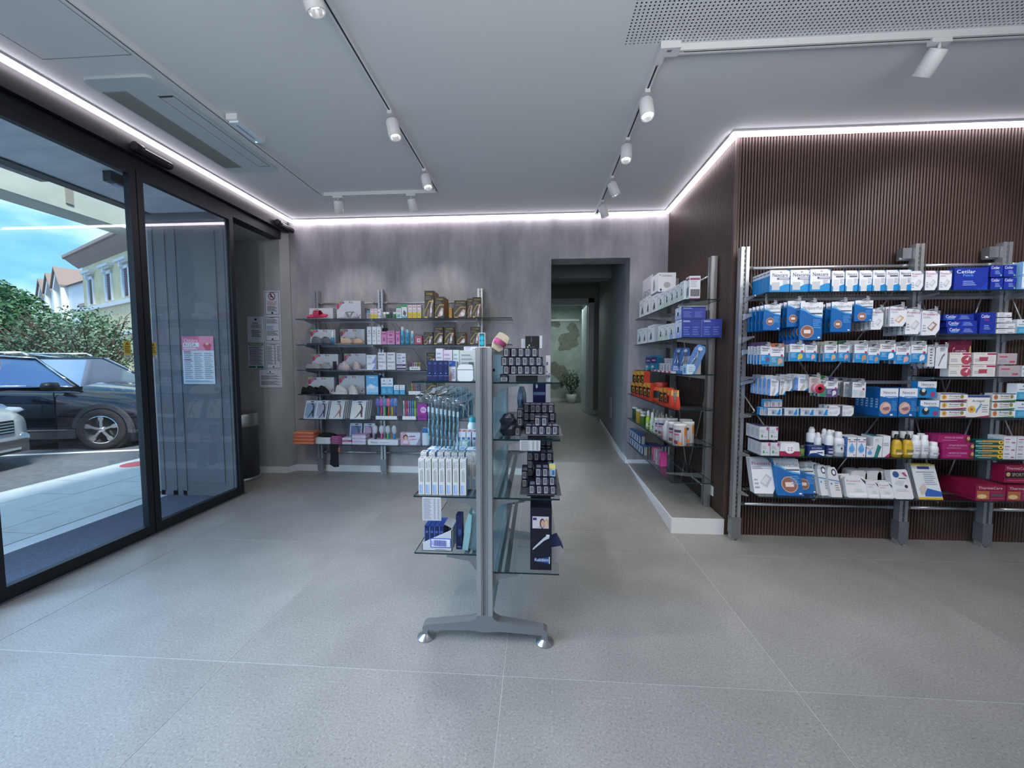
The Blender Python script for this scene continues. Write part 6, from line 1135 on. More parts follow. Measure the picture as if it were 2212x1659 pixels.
for k, (u, vt, r, c_, ct) in enumerate(((870, 706, .021, '4fb4cc', 'd8e4ea'), (881, 712, .023, '3fa0cc', '9ac4dc'), (891, 715, .017, '8fc4dc', 'e4eaee'))):
    h = py(u, vt, FY).z-Z2; lathe_thing([(0, 0), (r, 0), (r, h*.76), (r*.8, h*.8)], P(c_), 'foam_can', ('tall turquoise can with pale cap', 'blue tube standing on its cap', 'short pale blue can with white cap')[k]+', second shelf', 'bottle', bx_(u, 735, 1), cap=([(r*.8, h*.79), (r*.8, h*.97), (r*.6, h), (0, h)], P(ct)), n=14, band=(r, h*.1, h*.6, P(c_), [('r', -.3, h*.2, .3, h*.5, P('2a5a9a'))]))
B(lambda w, h, d: carton(w, h, d, P('c0506e'), [('r', .3, .25, .78, .72, P('e0d4d8')), ('r', .42, .4, .66, .6, P('9a8088')), ('r', .35, .78, .7, .85, P('8a3048'))]), [(896, 912)], 726, 1, .06, 'cream_box', 'rose red box with white square')
for k, (u0, u1, vt) in enumerate(((916, 935, 718), (937, 957, 706), (960, 981, 706), (987, 1006, 718), (1016, 1037, 706))):
    B(D_fut(k % 2), [(u0, u1)], vt, 1, .05, 'support_box', ORD[k]+' from left of five black gold boxes', behind=1 if k in (1, 2, 3) else 0, bl='black gold box behind the '+ORD[k]+' one on the second shelf')
# third shelf
lathe_thing([(0, 0), (.021, 0), (.021, .095)], P('2e2c44'), 'sock_tin', 'small dark tin between knitted and fluffy slippers', 'tin', bx_(723, 790, 2, 4.53), cap=([(.021, .095), (.021, .104), (0, .104)], P('5a3a4a')), capname='lid', n=14)
B(D_lilac, [(792, 813)], 781, 2, .05, 'cream_box', 'lower white lilac box of two'); B(D_lilac, [(792, 813)], 781, 2, .05, 'cream_box', 'upper white lilac box of two', dz=.078)
for r_, l in ((0, 'bottom'), (1, 'top')): B(D_box2, [(817, 834), (836, 854)], 778, 2, .05, 'cream_box', 'small white box, '+l+' pair', dz=r_*.0905)
B(D_purpstripe, [(857, 877)], 787, 2, .07, 'cream_box', 'bottom box with purple stripe'); B(D_purpstripe, [(857, 877)], 787, 2, .07, 'cream_box', 'second box with purple stripe', dz=.041)
B(D_white, [(857, 877)], 787, 2, .05, 'cream_box', 'third box up, plain white', dz=.09); B(D_white, [(857, 877)], 787, 2, .05, 'cream_box', 'topmost small white box with purple print', dz=.131)
def stand(u0, u1, i, cols, vt, label, nm, nlabel, cat, y=FY, txt=None, r=.006, head=None):
    a = bx_(u0, 780, i, y); b = bx_(u1, 780, i, y); w = b[0]-a[0]; t = thing('display_tray', label, 'display tray', ((a[0]+b[0])/2, y, a[2])); m = MB(); m.box(-w/2, -.012, 0, w/2, .03, .012, P('d6d8dc')); m.box(-w/2, -.013, 0, w/2, -.011, .04, P('dfe1e6')); 
    if txt: prints(m, [('t', txt, .2, .3, .8, .75, P('34406e'))], (-w/2, -.013, 0), (1, 0, 0), (0, 0, 1), (0, -1, 0), w, .04)
    m.build('tray', t, weld=False); h = py((u0+u1)/2, vt, y).z-ZL[i]; n = len(cols)
    for k, c_ in enumerate(cols):
        x = a[0]+w*(k+.5)/n; tt = thing(nm, nlabel.format(ORD[k]), cat, (x, y+.01, a[2]+.012)); m = MB()
        m.cyl((0, 0, 0), (0, 0, h*.55), r, r*.7, P(c_), 8); m.build('handle', tt); m = MB()
        if head: m.lathe([(0, h*.5), (head, h*.62), (head*1.1, h*.8), (head*.7, h*.95), (0, h*.98)], head_m(c_), n=10, sy=.5)
        else: m.cyl((0, 0, h*.55), (0, 0, h-.012), r*.7, r, P(c_), 8)
        m.build('head', tt)
    return t
def head_m(c_): return P({'3f8fd0': '6a6ab4', 'd84f9a': 'a86aa8', '4fb44f': '5a8ab0', 'e0622a': 'd0708a', 'e0c83a': '5a78c0', '4a4ab0': '6a86b8'}.get(c_, 'b8bcc8'))
stand(885, 908, 2, ['b83a8a', 'c87ab4', 'd8d4dc', 'e4e4ea', 'b8b84a', 'd8d84a'], 783, 'white tray of short coloured brushes, third shelf', 'interdental_brush', '{} from left short coloured brush, third shelf', 'brush', txt='Meridol')
m = MB(); m.box(-.15, -.05, 0, .15, .05, .004, P('d4d8e2')); prints(m, [('l', 2, .1, .2, .9, .8, LBL)], (-.15, -.05, .004), (1, 0, 0), (0, 1, 0), (0, 0, 1), .3, .1); tag(m.build('leaflet', None, (py(804, 797, 4.44).x, 4.46, Z3+.0008), weld=False), 'white leaflet lying over the third shelf edge', 'leaflet')
B(D_fut(0), [(921, 940)], 762, 2, .05, 'support_box', 'black gold box behind the navy cartons of the stand')
# fourth shelf
B(D_lyn, [(791, 817)], 811, 3, .12, 'supplement_box', 'tall light blue box with cloud picture')
B(D_halfblue, [(823, 836), (836, 849)], 817, 3, .08, 'wash_box', 'white box with blue lower half')
B(D_halfblue, [(851, 862), (863, 875)], 832, 3, .05, 'wash_box', 'small white blue box')
stand(882, 908, 3, ['2f7a4a', 'a8c83a', 'd84f5a', '8a8a90', '5a4a9a', '3a3468'], 829, 'clear tray of slim coloured tubes, fourth shelf', 'slim_tube', '{} from left slim coloured tube, fourth shelf', 'tube')
B(D_fut(1), [(920, 943), (946, 968)], 822, 3, .05, 'support_box', 'black gold box above the wire hooks', y=4.5)
# fifth shelf: hosiery packs leaning back
def D_hose(w, h, d, bg='8fa2ba', leg='26262c'): return carton(w, h, d, P('c4ccd8'), [('r', .08, .04, .92, .86, P(bg)), ('e', .55, .93, .16, .03, P('2a2a30')), ('p', [(.45, .80), (.62, .78), (.70, .55), (.58, .36), (.40, .12), (.28, .05), (.36, .05), (.52, .16), (.66, .34), (.74, .12), (.84, .08), (.80, .45), (.80, .62), (.66, .84), (.48, .86)], P(leg)), ('l', 2, .1, .06, .3, .14, P('e4e8ee'))], faces=dict(right=P('6a747e')))
for k, (u0, u1, bg, leg, n) in enumerate((((655, 680), '9, '), (0, 0))) if False else enumerate(((655, 680, '7f97b4', '1e2028', 1), (680, 704, 'a0a0b8', '1e2028', 2), (710, 740, 'c8ccd0', '8a6a60', 4), (755, 787, 'd4d2d0', '4a2430', 3))):
    x0 = py(u0, 898, 4.47).x; x1 = py(u1, 898, 4.47).x; me = D_hose(x1-x0, .225, .012, bg, leg)
    for j in range(n+1):
        o = link('hosiery_pack', me, None, ((x0+x1)/2+j*.012, 4.47+j*.026, Z5+.002), (-.35, 0, 0)); tag(o, ORD[k]+' from left hosiery pack, fifth shelf, plaster wall' if j == 0 else 'hosiery pack leaning behind the '+ORD[k]+' one, '+ORD[j-1]+' behind', 'pack', 'hosiery packs' if j == 0 else 'hosiery packs behind')
stand(810, 856, 4, ['3f8fd0', 'd84f9a', '4fb44f', 'e0622a', 'e0c83a', '4a4ab0'], 861, 'white tray of round headed bath brushes, fifth shelf', 'bath_brush', '{} from left round headed bath brush', 'brush', r=.009, head=.028)
stand(868, 897, 4, ['c8d0da', 'e0486a', 'b88ad0', '6a9ae0', '3fa0d8', 'a8d84a'], 866, 'clear tray of upright toothbrushes, fifth shelf', 'toothbrush', '{} from left upright coloured toothbrush', 'toothbrush', r=.009)
B(lambda w, h, d: carton(w, h, d, P('9a2f9a'), [('e', .6, .62, .35, .2, P('d8c4dc')), ('r', .1, .1, .9, .3, P('7a1f7a')), ('l', 2, .3, .55, .85, .7, P('9a2f9a'))]), [(903, 922)], 873, 4, .06, 'pad_box', 'purple box at the end beside the blister packs')
# lowest shelf
for k in range(11):
    m = MB(); m.box(-.125, -.06, 0, .125, .09, .0125, P(('c86a4a', 'd88a5a', 'b8523a')[k % 3])); o = m.build('sock_pack', None, (py(661, 950, 4.5).x+rj.uniform(-.006, .006)+k*.001, 4.50, Z6+.001+k*.0135), (0, 0, rj.uniform(-.04, .04)))
    tag(o, 'orange flat sock pack, '+ORD[k]+' from the bottom of its stack', 'pack', 'orange sock packs')
def stack(u0, u1, vt, n, col, d, name, desc, y=4.49, alt=None):
    a = py(u0, 950, y).x; b = py(u1, 950, y).x; H_ = (py((u0+u1)/2, vt, y).z-Z6)/n
    for k in range(n):
        m = carton(b-a, H_*.93, d, P(alt if alt and k % 2 else col), [('l', 1, .1, .25, .7, .75, P('9aa0ac') if col[0] in 'cdef' else P('c88ab0'))]); tag(link(name, m, None, ((a+b)/2+rj.uniform(-.004, .004), y, Z6+.001+k*H_), (0, 0, rj.uniform(-.03, .03))), desc+(', '+ORD[k]+' from the bottom' if n > 1 else ''), 'box')
stack(677, 713, 945, 4, 'd0d2d8', .12, 'flat_box', 'flat white sock box'); stack(715, 738, 942, 5, '8a3a6a', .12, 'flat_box', 'flat plum sock box'); stack(739, 759, 946, 3, 'd0d0d8', .1, 'flat_box', 'flat pale box between plum and lilac stacks', alt='a04878'); stack(761, 790, 939, 6, 'd6d6de', .12, 'flat_box', 'flat white lilac box', alt='c4a8cc')
t = thing('black_sock', 'folded black stocking lying on the flat boxes', 'stocking', (py(705, 930, 4.52).x, 4.54, Z6+.078)); m = MB(); m.lathe([(0, 0), (.10, .004), (.12, .02), (.09, .04), (.03, .05), (0, .05)], BK, n=16, sy=.45); m.build('folded_leg', t)
t = thing('hanging_stocking', 'black stocking hanging below the lowest shelf', 'stocking', (py(722, 975, 4.445).x, 4.44, Z6-.03)); m = MB(); m.prism([(-.05, 0), (.055, .0), (.05, -.12), (.055, -.235), (.0, -.24), (-.055, -.205), (-.04, -.10)], 'y', -.008, .006, BK); m.prism([(-.05, 0), (.055, 0), (.055, .035), (-.05, .035)], 'y', -.008, .006, BK); m.build('leg', t)
m = MB(); m.prism([(.05, .0), (.075, -.0), (.07, -.06), (.052, -.05)], 'y', -.003, .003, P('c0603f')); m.build('sock_tag', t)
for k, (u0, u1, bg) in enumerate(((752, 778, '5a6a9a'), (782, 806, 'b08ab0'))):
    x0 = py(u0, 940, 4.6).x; x1 = py(u1, 940, 4.6).x; o = link('hosiery_pack', D_hose(x1-x0, .23, .012, bg, '2a2c38'), None, ((x0+x1)/2, 4.62, Z6+.002), (-.2, 0, 0)); tag(o, ('blue', 'lilac')[k]+' hosiery pack standing behind the flat boxes', 'pack')
x0 = py(796, 950, FY).x; x1 = py(861, 950, FY).x; t = thing('display_tray', 'white tray of round handled brushes, lowest shelf', 'display tray', ((x0+x1)/2, FY, Z6)); m = MB(); w = x1-x0; m.box(-w/2, -.02, 0, w/2, .10, .06, P('d0d4dc')); prints(m, [('t', 'Meridol', .1, .25, .34, .7, P('1e2a4e')), ('l', 1, .4, .3, .7, .6, LINE)], (-w/2, -.02, 0), (1, 0, 0), (0, 0, 1), (0, -1, 0), w, .06); m.build('tray', t, weld=False)
for k, c_ in enumerate(('3a3c48', 'd85a9a', '4fb46a', '3f8fd0')):
    tt = thing('body_brush', 'round {} body brush in the white tray'.format(('dark', 'pink', 'green', 'blue')[k]), 'brush', (x0+w*(.2+.21*k), FY+.03, Z6+.06)); m = MB(); m.cyl((0, 0, 0), (0, 0, .07), .015, .010, P(c_), 10); m.build('handle', tt); m = MB(); m.lathe([(0, .06), (.02, .07), (.032, .10), (.030, .145), (.015, .165), (0, .168)], frosted('brush_head', 'c8ccd4', .8), n=14, sy=.6); m.build('head', tt)
B(lambda w, h, d: carton(w, h, d, P('cdd0dc'), [('p', [(.0, .0), (.5, .0), (.3, 1), (0, 1)], P('c8a0b0')), ('e', .26, .62, .13, .22, P('4a3030')), ('e', .27, .55, .09, .18, P('d8a890')), ('p', [(.1, .1), (.4, .1), (.36, .36), (.18, .36)], P('d0d0d8')), ('l', 1, .45, .6, .75, .8, P('8a4a8a')), ('p', [(.42, .42), (.7, .5), (.9, .46), (.7, .44), (.45, .38)], P('b05a9a')), ('p', [(.8, 0), (1, 0), (1, .7)], P('8a90a8'))]), [(865, 908)], 935, 5, .06, 'strip_box', 'white box with smiling face picture, lowest shelf')
B(D_bluew, [(912, 925)], 925, 5, .06, 'tissue_box', 'narrow blue white box beside the blister packs, lowest shelf')

# ------------------------------------------------------------ side rack: goods facing the corridor (-x)
def side(fn, u0, u1, vt, i, d, name, label, cat='box', X=None, dz=0, n=0, bl=None, group=None, vref=None):
    """u0 = far edge pixel, u1 = near edge pixel of the face in plane x = X"""
    X = X or (1.195 if i < 3 else 1.13); vm = vref or (vt+30); ya = px(u0, vm, X).y; yb = px(u1, vm, X).y; w = abs(ya-yb); h = px((u0+u1)/2, vt, X).z-ZL[i]; me = fn(w*.98, h, d)
    for j in range(n+1):
        o = link(name, me, None, (X+j*(d+.004), (ya+yb)/2, ZL[i]+.0008+dz), (0, 0, -PI/2+rj.uniform(-.01, .01))); tag(o, label if j == 0 else bl, cat, group)
    return h
BLUD_ = P('16308a')
MET = lambda tint: (lambda w, h, d: D_meter(w, h, d, tint))
m = MB(); y0, y1 = 4.72, 4.34; m.box(0, 0, 0, .008, y0-y1, .44, P('c9c6cc')); prints(m, [('t', 'AEROSOL', .08, .48, .92, .68, P('4a4658'))], (0, y0-y1, 0), (0, -1, 0), (0, 0, 1), (-1, 0, 0), y0-y1, .44); tag(m.build('sign_board', None, (1.243, y1, Z1+.001), weld=False), 'white sign board lettered for aerosol devices, side rack top', 'sign')
side(D_device, 1381, 1394, 648, 0, .04, 'device_box', 'furthest tall white device box, side rack top shelf'); side(D_device, 1394, 1405, 640, 0, .04, 'device_box', 'second furthest tall white device box, side rack top')
side(D_device, 1406, 1420, 638, 0, .16, 'device_box', 'white inhaler box under the large wide box'); side(lambda w, h, d: carton(w, h, d, P('d6d7da'), [('p', [(.3, .2), (.5, .15), (.6, .4), (.45, .8), (.35, .75)], P('8a8e98')), ('r', 0, 0, 1, .04, BLUD_)], right=[('e', .5, .35, .2, .16, P('a0a2aa')), ('l', 2, .2, .78, .8, .88, P('6a6e78')), ('e', .1, .88, .03, .03, P('a03048')), ('e', .15, .1, .06, .07, P('2a3a8a'))]), 1405, 1421, 636, 0, .17, 'device_box', 'large wide inhaler box on top of another box', dz=.19, X=1.2)
side(D_meter, 1421, 1433, 633, 0, .1, 'meter_box', 'white meter box beside the wide inhaler box')
for k, (a, b, v) in enumerate(((1435, 1446, 627), (1447, 1457, 622), (1458, 1467, 616), (1468, 1477, 609))): side(MET(P('b8c4b8')), a, b, v, 0, .07, 'meter_box', ORD[k]+' furthest of four grey green meter boxes, top shelf')
side(lambda w, h, d: carton(w, h, d, P('d0d0d4'), [('r', .05, .84, .95, .92, P('8a3a6a')), ('r', .3, .1, .5, .5, P('3a3c44')), ('r', .6, .15, .8, .55, P('3a3c44'))], right=[('r', .05, .82, .95, .92, P('8a3a6a')), ('r', .1, .1, .95, .42, P('5a5c60')), ('l', 4, .1, .5, .7, .78, LINE), ('r', 0, .0, 1, .04, P('8a3a6a'))]), 1481, 1489, 599, 0, .085, 'monitor_box', 'tall white box with plum band at the near end', X=1.215)
side(lambda w, h, d: carton(w, h, d, P('2a6a6c')), 1484, 1492, 612, 0, .03, 'monitor_box', 'teal box half hidden at the near end, top shelf', X=1.315)
for k, (a, b, v) in enumerate(((1376, 1387, 711), (1387, 1397, 709), (1399, 1413, 703))): side(D_device, a, b, v, 1, .13, 'device_box', ORD[k]+' furthest white inhaler box, side rack second shelf')
for k, (a, b, v, tn) in enumerate(((1421, 1433, 704, 'b8c8b8'), (1434, 1444, 701, 'b8c8b8'), (1445, 1455, 699, '9ab0dc'))): side(MET(P(tn)), a, b, v, 1, .07, 'meter_box', ORD[k]+' furthest meter box, side rack second shelf')
def D_bluemeter(w, h, d): return carton(w, h, d, P('c8d0e4'), [('p', [(.1, 0), (.9, 0), (.9, .5), (.5, .16), (.1, .5)], P('8fa8dc')), ('r', .38, .30, .60, .62, P('2f3238')), ('l', 1, .5, .84, .92, .90, P('5a5e68'))], right=[('l', 2, .08, .84, .45, .94, P('c0c8e4'))]+[('l', 4, x, .12, x+.32, .62, P('5a6cb4')) for x in (.1, .56)], faces=dict(right=BLUD_, top=P('101c5c')))
side(D_bluemeter, 1458, 1472, 692, 1, .16, 'meter_box', 'large blue sided meter box, near end lower tier', n=1, bl='large blue box behind the near one, second shelf', X=1.195)
side(D_bluemeter, 1457, 1470, 706, 1, .2, 'meter_box', 'large blue meter box on the upper tier', dz=.158, X=1.20)
# third shelf: mixed small goods
def sx(u, v, X): return px(u, v, X).y
for k, (u, c_) in enumerate(((1400, '2a2c58'), (1412, '2a7a9a'))):
    side(lambda w, h, d: carton(w, h, d, P('1f7a9a'), [('r', 0, .5, 1, .9, P('4a2a6a')), ('l', 1, .2, .62, .8, .76, P('cfd8e4')), ('r', .1, .05, .5, .35, P('c0c4cc'))]), u-6, u+6, (770, 768)[k], 2, .06, 'foot_care_box', ('further', 'nearer')[k]+' teal and purple foot care pack, third shelf', X=1.26)
for k in range(7):
    m = MB(); m.box(-.035, -.05, 0, .035, .05, .010, P('1f7488')); tag(m.build('plaster_sachet', None, (1.24+.03*(k % 2), 4.42-.10*k*.75, Z3+.001+.0115*(k % 3)), (0, 0, k*.3)), 'flat teal sachet, '+ORD[k]+' furthest, third shelf side rack', 'sachet')
for k in range(6):
    y = 3.98-k*.085
    for q, (X, h) in enumerate(((1.235, .085), (1.285, .135))):
        m = carton(.06, h, .04, P('c4c2c6'), [('r', .15, .1, .5, .8, P('7a7c84')), ('l', 1, .2, .8, .8, .92, P('a03a5a'))]); tag(link('eye_drop_box', m, None, (X, y, Z3+.001), (0, 0, -PI/2)), ORD[k]+' furthest small white box, '+('front', 'back')[q]+' row, third shelf', 'box')
for k in range(5):
    y = 4.02-k*.12; m = carton(.11, .018, .03, P('d4d0d4'), [('r', 0, .0, .5, 1, P('b0285a'))]); tag(link('price_rail', m, None, (1.19, y, Z3+.0008), (0, 0, -PI/2)), ORD[k]+' furthest crimson and white edge strip, third shelf', 'price strip')
side(lambda w, h, d: carton(w, h, d, P('b8d4e4'), [('p', [(.2, .1), (.6, .1), (.8, .6), (.3, .8)], P('3fa0c8'))], right=[('l', 3, .2, .2, .8, .8, LINE)]), 1474, 1483, 787, 2, .07, 'syringe_box', 'pale blue and white box near the leaning blister packs', X=1.23)
for k, y in enumerate((3.44, 3.40, 3.36)):
    m = carton(.05, .15, .10, P('b0b0b4'), [('l', 4, .2, .2, .8, .8, LINE)]); tag(link('syringe_box', m, None, (1.27, y, Z3+.001), (0, 0, -PI/2+.0)), ORD[k]+' furthest grey upright box near the blister packs', 'box')
def blister(loc, rot, label, w=.075, h=.235):
    t = thing('blister_pack', label, 'pack', loc, rot); m = MB(); m.prism([(-w/2, 0), (w/2, 0), (w/2, h*.86), (w*.3, h), (-w*.3, h), (-w/2, h*.86)], 'y', 0, .004, P('3a6fb0')); prints(m, [('r', .05, .02, .95, .35, P('2a5fa0')), ('e', .5, .88, .2, .06, P('c8ccd4')), ('l', 3, .15, .1, .8, .3, P('c8d4e4'))], (-w/2, 0, 0), (1, 0, 0), (0, 0, 1), (0, -1, 0), w, h); m.build('card', t, weld=False)
    m = MB(); m.tube([(-.018, -.014, h*.3), (-.006, -.014, h*.55), (.006, -.014, h*.80)], .004, CHROME, 6); m.tube([(.018, -.014, h*.3), (.006, -.014, h*.55), (-.006, -.014, h*.80)], .004, CHROME, 6); m.build('scissors', t)
    m = MB(); m.box(-w*.42, -.022, h*.22, w*.42, 0, h*.90, CLEAR); m.build('bubble', t)
for k, (y, X) in enumerate(((3.50, 1.22), (3.44, 1.26))): blister((X, y, Z3+.002), (-.3, 0, -.7), ('first', 'second')[k]+' clear blister pack with scissors before the leaning end one')
blister((1.25, 3.28, Z3+.002), (-.25, .35, -.5), 'leaning blister pack with tweezers at the near end', .09, .26)
t = thing('reading_glasses', 'folded spectacles standing above the small boxes, third shelf', 'spectacles', (1.30, 3.72, Z3+.14)); m = MB()
for s in (-1, 1): m.tube([(0, s*.025+.02*math.cos(a*PI/4), .04+.018*math.sin(a*PI/4)) for a in range(9)], .002, P('c8c4a8'), 5)
m.tube([(0, -.005, .045), (0, .005, .045)], .002, P('c8c4a8'), 5); m.tube([(0, 0, -.139), (0, 0, .03)], .002, P('9a9a96'), 5); m.build('frame', t)
# fourth shelf: orange and black packs
OR = P('d8452a'); ORB = P('1c1a1c')
def D_bomb(w, h, d): return carton(w, h, d, P('d0442c'), [('r', 0, .18, .9, .75, ORB), ('p', [(0, 1), (1, 1), (.8, .7), (.3, .78), (0, .7)], P('dca03a')), ('e', .6, .45, .3, .2, P('c8a03a')), ('e', .62, .42, .2, .12, ORB), ('l', 2, .1, .05, .8, .15, P('8a2a1c'))])
for r_, (dz, n, u0, l) in enumerate(((0, 5, 1363, 'lower'), (.125, 3, 1366, 'upper'))):
    for k in range(n): side(D_bomb, u0+k*8.5, u0+k*8.5+8.4, 826+.4*k, 3, .06, 'plaster_tin_box', ORD[k]+' furthest orange black box, '+l+' tier, side rack', dz=dz, vref=840)
for k, (u, v) in enumerate(((1403, 830), (1412, 828))):
    y = sx(u, 850, 1.2); h = .11; lathe_thing([(0, 0), (.05, 0), (.055, .03), (.055, .075), (.045, .085)], OR, 'orange_jar', ('further', 'nearer')[k]+' low round orange jar with black band', 'jar', (1.19, y, Z4), cap=([(.050, .083), (.052, .108), (0, .11)], P('c23a24')), capname='lid', band=(.0555, .02, .07, ORB, []))
y = sx(1428, 850, 1.22); lathe_thing([(0, 0), (.06, 0), (.07, .04), (.07, .13), (.055, .15)], P('d8502e'), 'orange_tub', 'large orange tub with red lid and black label', 'jar', (1.22, y, Z4), cap=([(.060, .148), (.062, .185), (.05, .19), (0, .19)], P('b8382a')), capname='lid', band=(.0705, .04, .11, ORB, [('r', -.4, .06, .4, .09, P('d8b04a'))]))
for k, (a, b) in enumerate(((1424, 1432), (1433, 1440))): side(D_bomb, a, b, 838, 3, .06, 'plaster_tin_box', ('further', 'nearer')[k]+' tall orange black box before the tub', X=1.135)
side(lambda w, h, d: D_bomb(w, h, d) if False else carton(w, h, d, P('d0442c'), [('p', [(0, 1), (1, 1), (1, .7), (0, .8)], P('dca03a')), ('r', .1, .2, .8, .65, ORB)], right=[('r', .12, .3, .88, .88, P('a8a4a0')), ('l', 7, .2, .35, .8, .84, P('4a4848')), ('r', 0, .9, 1, 1, P('c87a3a'))]), 1436, 1446, 842, 3, .08, 'plaster_tin_box', 'orange box with grey barcode side, near end of group', X=1.14)
for k, (u, X) in enumerate(((1449, 1.13), (1461, 1.14))):
    y = sx(u, 880, X); t = thing('orange_bottle', ('further', 'nearer')[k]+' small orange hanging bottle with yellow tip', 'bottle', (X+.01, y, Z4)); m = MB(); m.lathe([(0, 0), (.018, 0), (.022, .03), (.016, .08), (.010, .11)], P('cc3e2a'), n=12); m.build('bottle_body', t); m = MB(); m.lathe([(.010, .108), (.007, .14), (0, .165)], P('d8b04a'), n=10); m.build('cap', t)
# fifth shelf: yellow tubs, spray bottles and white tins
for k, (u, c_, r, h, X) in enumerate(((1373, '2f4a34', .04, .15, 1.19), (1382, 'b0902a', .045, .155, 1.17), (1392, '3a4a20', .045, .145, 1.19), (1390, '4a6a2a', .035, .12, 1.16))):
    lathe_thing([(0, 0), (r, 0), (r, h*.86)], P(c_), 'supplement_tub', ('furthest dark green tub with pale lid', 'yellow tub with white lid behind the green one', 'olive tub with pale lid, side rack fifth shelf', 'small green tub in front of the olive one')[k], 'tub', (X, sx(u, 915, X), Z5), cap=([(r*1.03, h*.85), (r*1.03, h), (0, h)], P('c4c8c0')), capname='lid')
def sprayb(X, y, h, c_, cc, lb, r=.02):
    lathe_thing([(0, 0), (r, 0), (r*1.02, h*.55), (r*.6, h*.70), (r*.5, h*.74)], P(c_), 'spray_bottle', lb, 'bottle', (X, y, Z5), cap=([(r*.62, h*.72), (r*.55, h*.92), (r*.3, h), (0, h)], P(cc)), band=(r, h*.12, h*.45, P('c4d0b0'), [('r', -.3, h*.2, .5, h*.3, P('5a8a4a'))]), n=12)
for k in range(6): sprayb(1.31, 4.40-k*.14, .165, 'c4a02c', 'b8b0a0', ORD[k]+' furthest yellow spray bottle, back row, side rack')
for k in range(7): sprayb(1.25, 4.22-k*.11, .16, 'c8cccc', 'a8acb0', ORD[k]+' furthest white spray bottle, middle row, side rack')
sprayb(1.15, sx(1400, 920, 1.15), .19, 'a8c83a', 'e4e6e8', 'green and white spray bottle at the shelf front', .024); sprayb(1.15, sx(1409, 920, 1.15), .19, 'c8d4c8', 'e4e6e8', 'pale spray bottle beside the green one', .024); sprayb(1.16, sx(1416, 920, 1.16), .15, 'd4d6d8', 'c0c4c8', 'white spray bottle third along the shelf front', .02)
def tin(X, y, r, h, lb, c_='d0ccd0', txt=None):
    t = lathe_thing([(0, 0), (r, 0), (r, h*.93)], P(c_), 'milk_powder_tin', lb, 'tin', (X, y, Z5), cap=([(r*1.03, h*.92), (r*1.03, h), (0, h)], P('dadcdf')), capname='lid', n=22)
    # printed label wraps the tin, facing the corridor and the camera
    m = MB(); R = r*1.006
    def arc(a0, a1, z0, z1, mm, e=0):
        n = 6; 
        for i in range(n):
            p, q = a0+(a1-a0)*i/n, a0+(a1-a0)*(i+1)/n; m.face([((R+e)*math.cos(p), (R+e)*math.sin(p), z0), ((R+e)*math.cos(q), (R+e)*math.sin(q), z0), ((R+e)*math.cos(q), (R+e)*math.sin(q), z1), ((R+e)*math.cos(p), (R+e)*math.sin(p), z1)], mm)
    arc(PI*.9, PI*1.95, .004, h*.90, P('d8d2d8')); arc(PI*1.62, PI*1.85, h*.45, h*.86, P('c8823a'), .0004); arc(PI*1.1, PI*1.3, h*.08, h*.24, P('6a3a44'), .0004); arc(PI*1.3, PI*1.5, h*.05, h*.18, P('d87a3a'), .0004); arc(PI*1.1, PI*1.45, h*.62, h*.74, P('4a4464'), .0004); arc(PI*1.1, PI*1.35, h*.48, h*.56, P('c05a8a'), .0004); m.build('label', t, weld=False); return t
tin(1.19, sx(1424, 925, 1.19), .045, .14, 'small white tin with blue label, shelf front', 'ccd0d8'); tin(1.20, sx(1432, 925, 1.2), .05, .155, 'white tin with dark blue label, mid shelf', 'c8ccd8'); tin(1.27, 3.70, .05, .16, 'white lidded tin at the back beside the spray bottles')
lathe_thing([(0, 0), (.035, 0), (.036, .12), (.02, .145), (.016, .17), (0, .172)], P('d4d6da'), 'milk_bottle', 'white bottle with berry label before the large tins', 'bottle', (1.16, sx(1441, 930, 1.16), Z5), n=16)
tin(1.185, sx(1456, 930, 1.185), .05, .175, 'large white milk powder tin, furthest of four'); tin(1.19, sx(1468, 940, 1.19), .052, .18, 'large white milk powder tin at the near shelf front'); tin(1.30, 3.40, .052, .18, 'large white milk powder tin behind the near one'); tin(1.33, 3.52, .052, .18, 'large white milk powder tin furthest back')
# lowest shelf: dark glucose strip boxes and pink boxes
def D_strip(w, h, d): return carton(w, h, d, P('2a3040'), [('r', .05, .08, .95, .92, P('a8b4c8')), ('p', [(.1, .2), (.5, .2), (.6, .8), (.2, .8)], P('4a5a80')), ('r', .7, .3, .9, .7, P('d4dae4'))], right=[('r', .2, .02, .9, .98, P('9a9c98'))], faces=dict(top=P('1f5aa8')))
for r_ in range(2):
    for k in range(6 if r_ == 0 else 5):
        y = 4.72-k*.105; tag(link('strip_box', D_strip(.10, .092, .05), None, (1.13, y, Z6+.0008+r_*.094), (0, 0, -PI/2)), ORD[k]+' furthest picture sided box, '+('lower', 'upper')[r_]+' tier, lowest shelf', 'box')
for k in range(7):
    tag(link('strip_box', D_strip(.06, .092, .026), None, (1.187+k*.034, 4.20, Z6+.0008), (0, 0, -PI/2)), ORD[k]+' from the corridor, blue topped box in the cross row', 'box')
    if k < 5: tag(link('strip_box', D_strip(.06, .092, .026), None, (1.187+k*.034, 4.28, Z6+.0008), (0, 0, -PI/2)), ORD[k]+' blue topped box behind the cross row', 'box')
for k, (y, X, c_, c2) in enumerate(((3.93, 1.20, 'b8306a', 'c0a8b4'), (3.87, 1.22, 'b87a9a', 'a8a0a8'), (3.80, 1.20, 'a8aab0', '9a9ca4'), (3.74, 1.215, 'c83a8a', 'd84a9c'))):
    m = carton(.042, .14, .06, P(c_), [('l', 3, .2, .5, .8, .85, P('e0c4d4')), ('r', .3, .3, .7, .42, P('5a1a3a'))], right=[('r', .08, .04, .92, .96, P(c2))]); tag(link('slim_box', m, None, (X-.035, y, Z6+.0008), (0, 0, -PI/2)), ORD[k]+' furthest slim upright box, near half of lowest shelf', 'box')

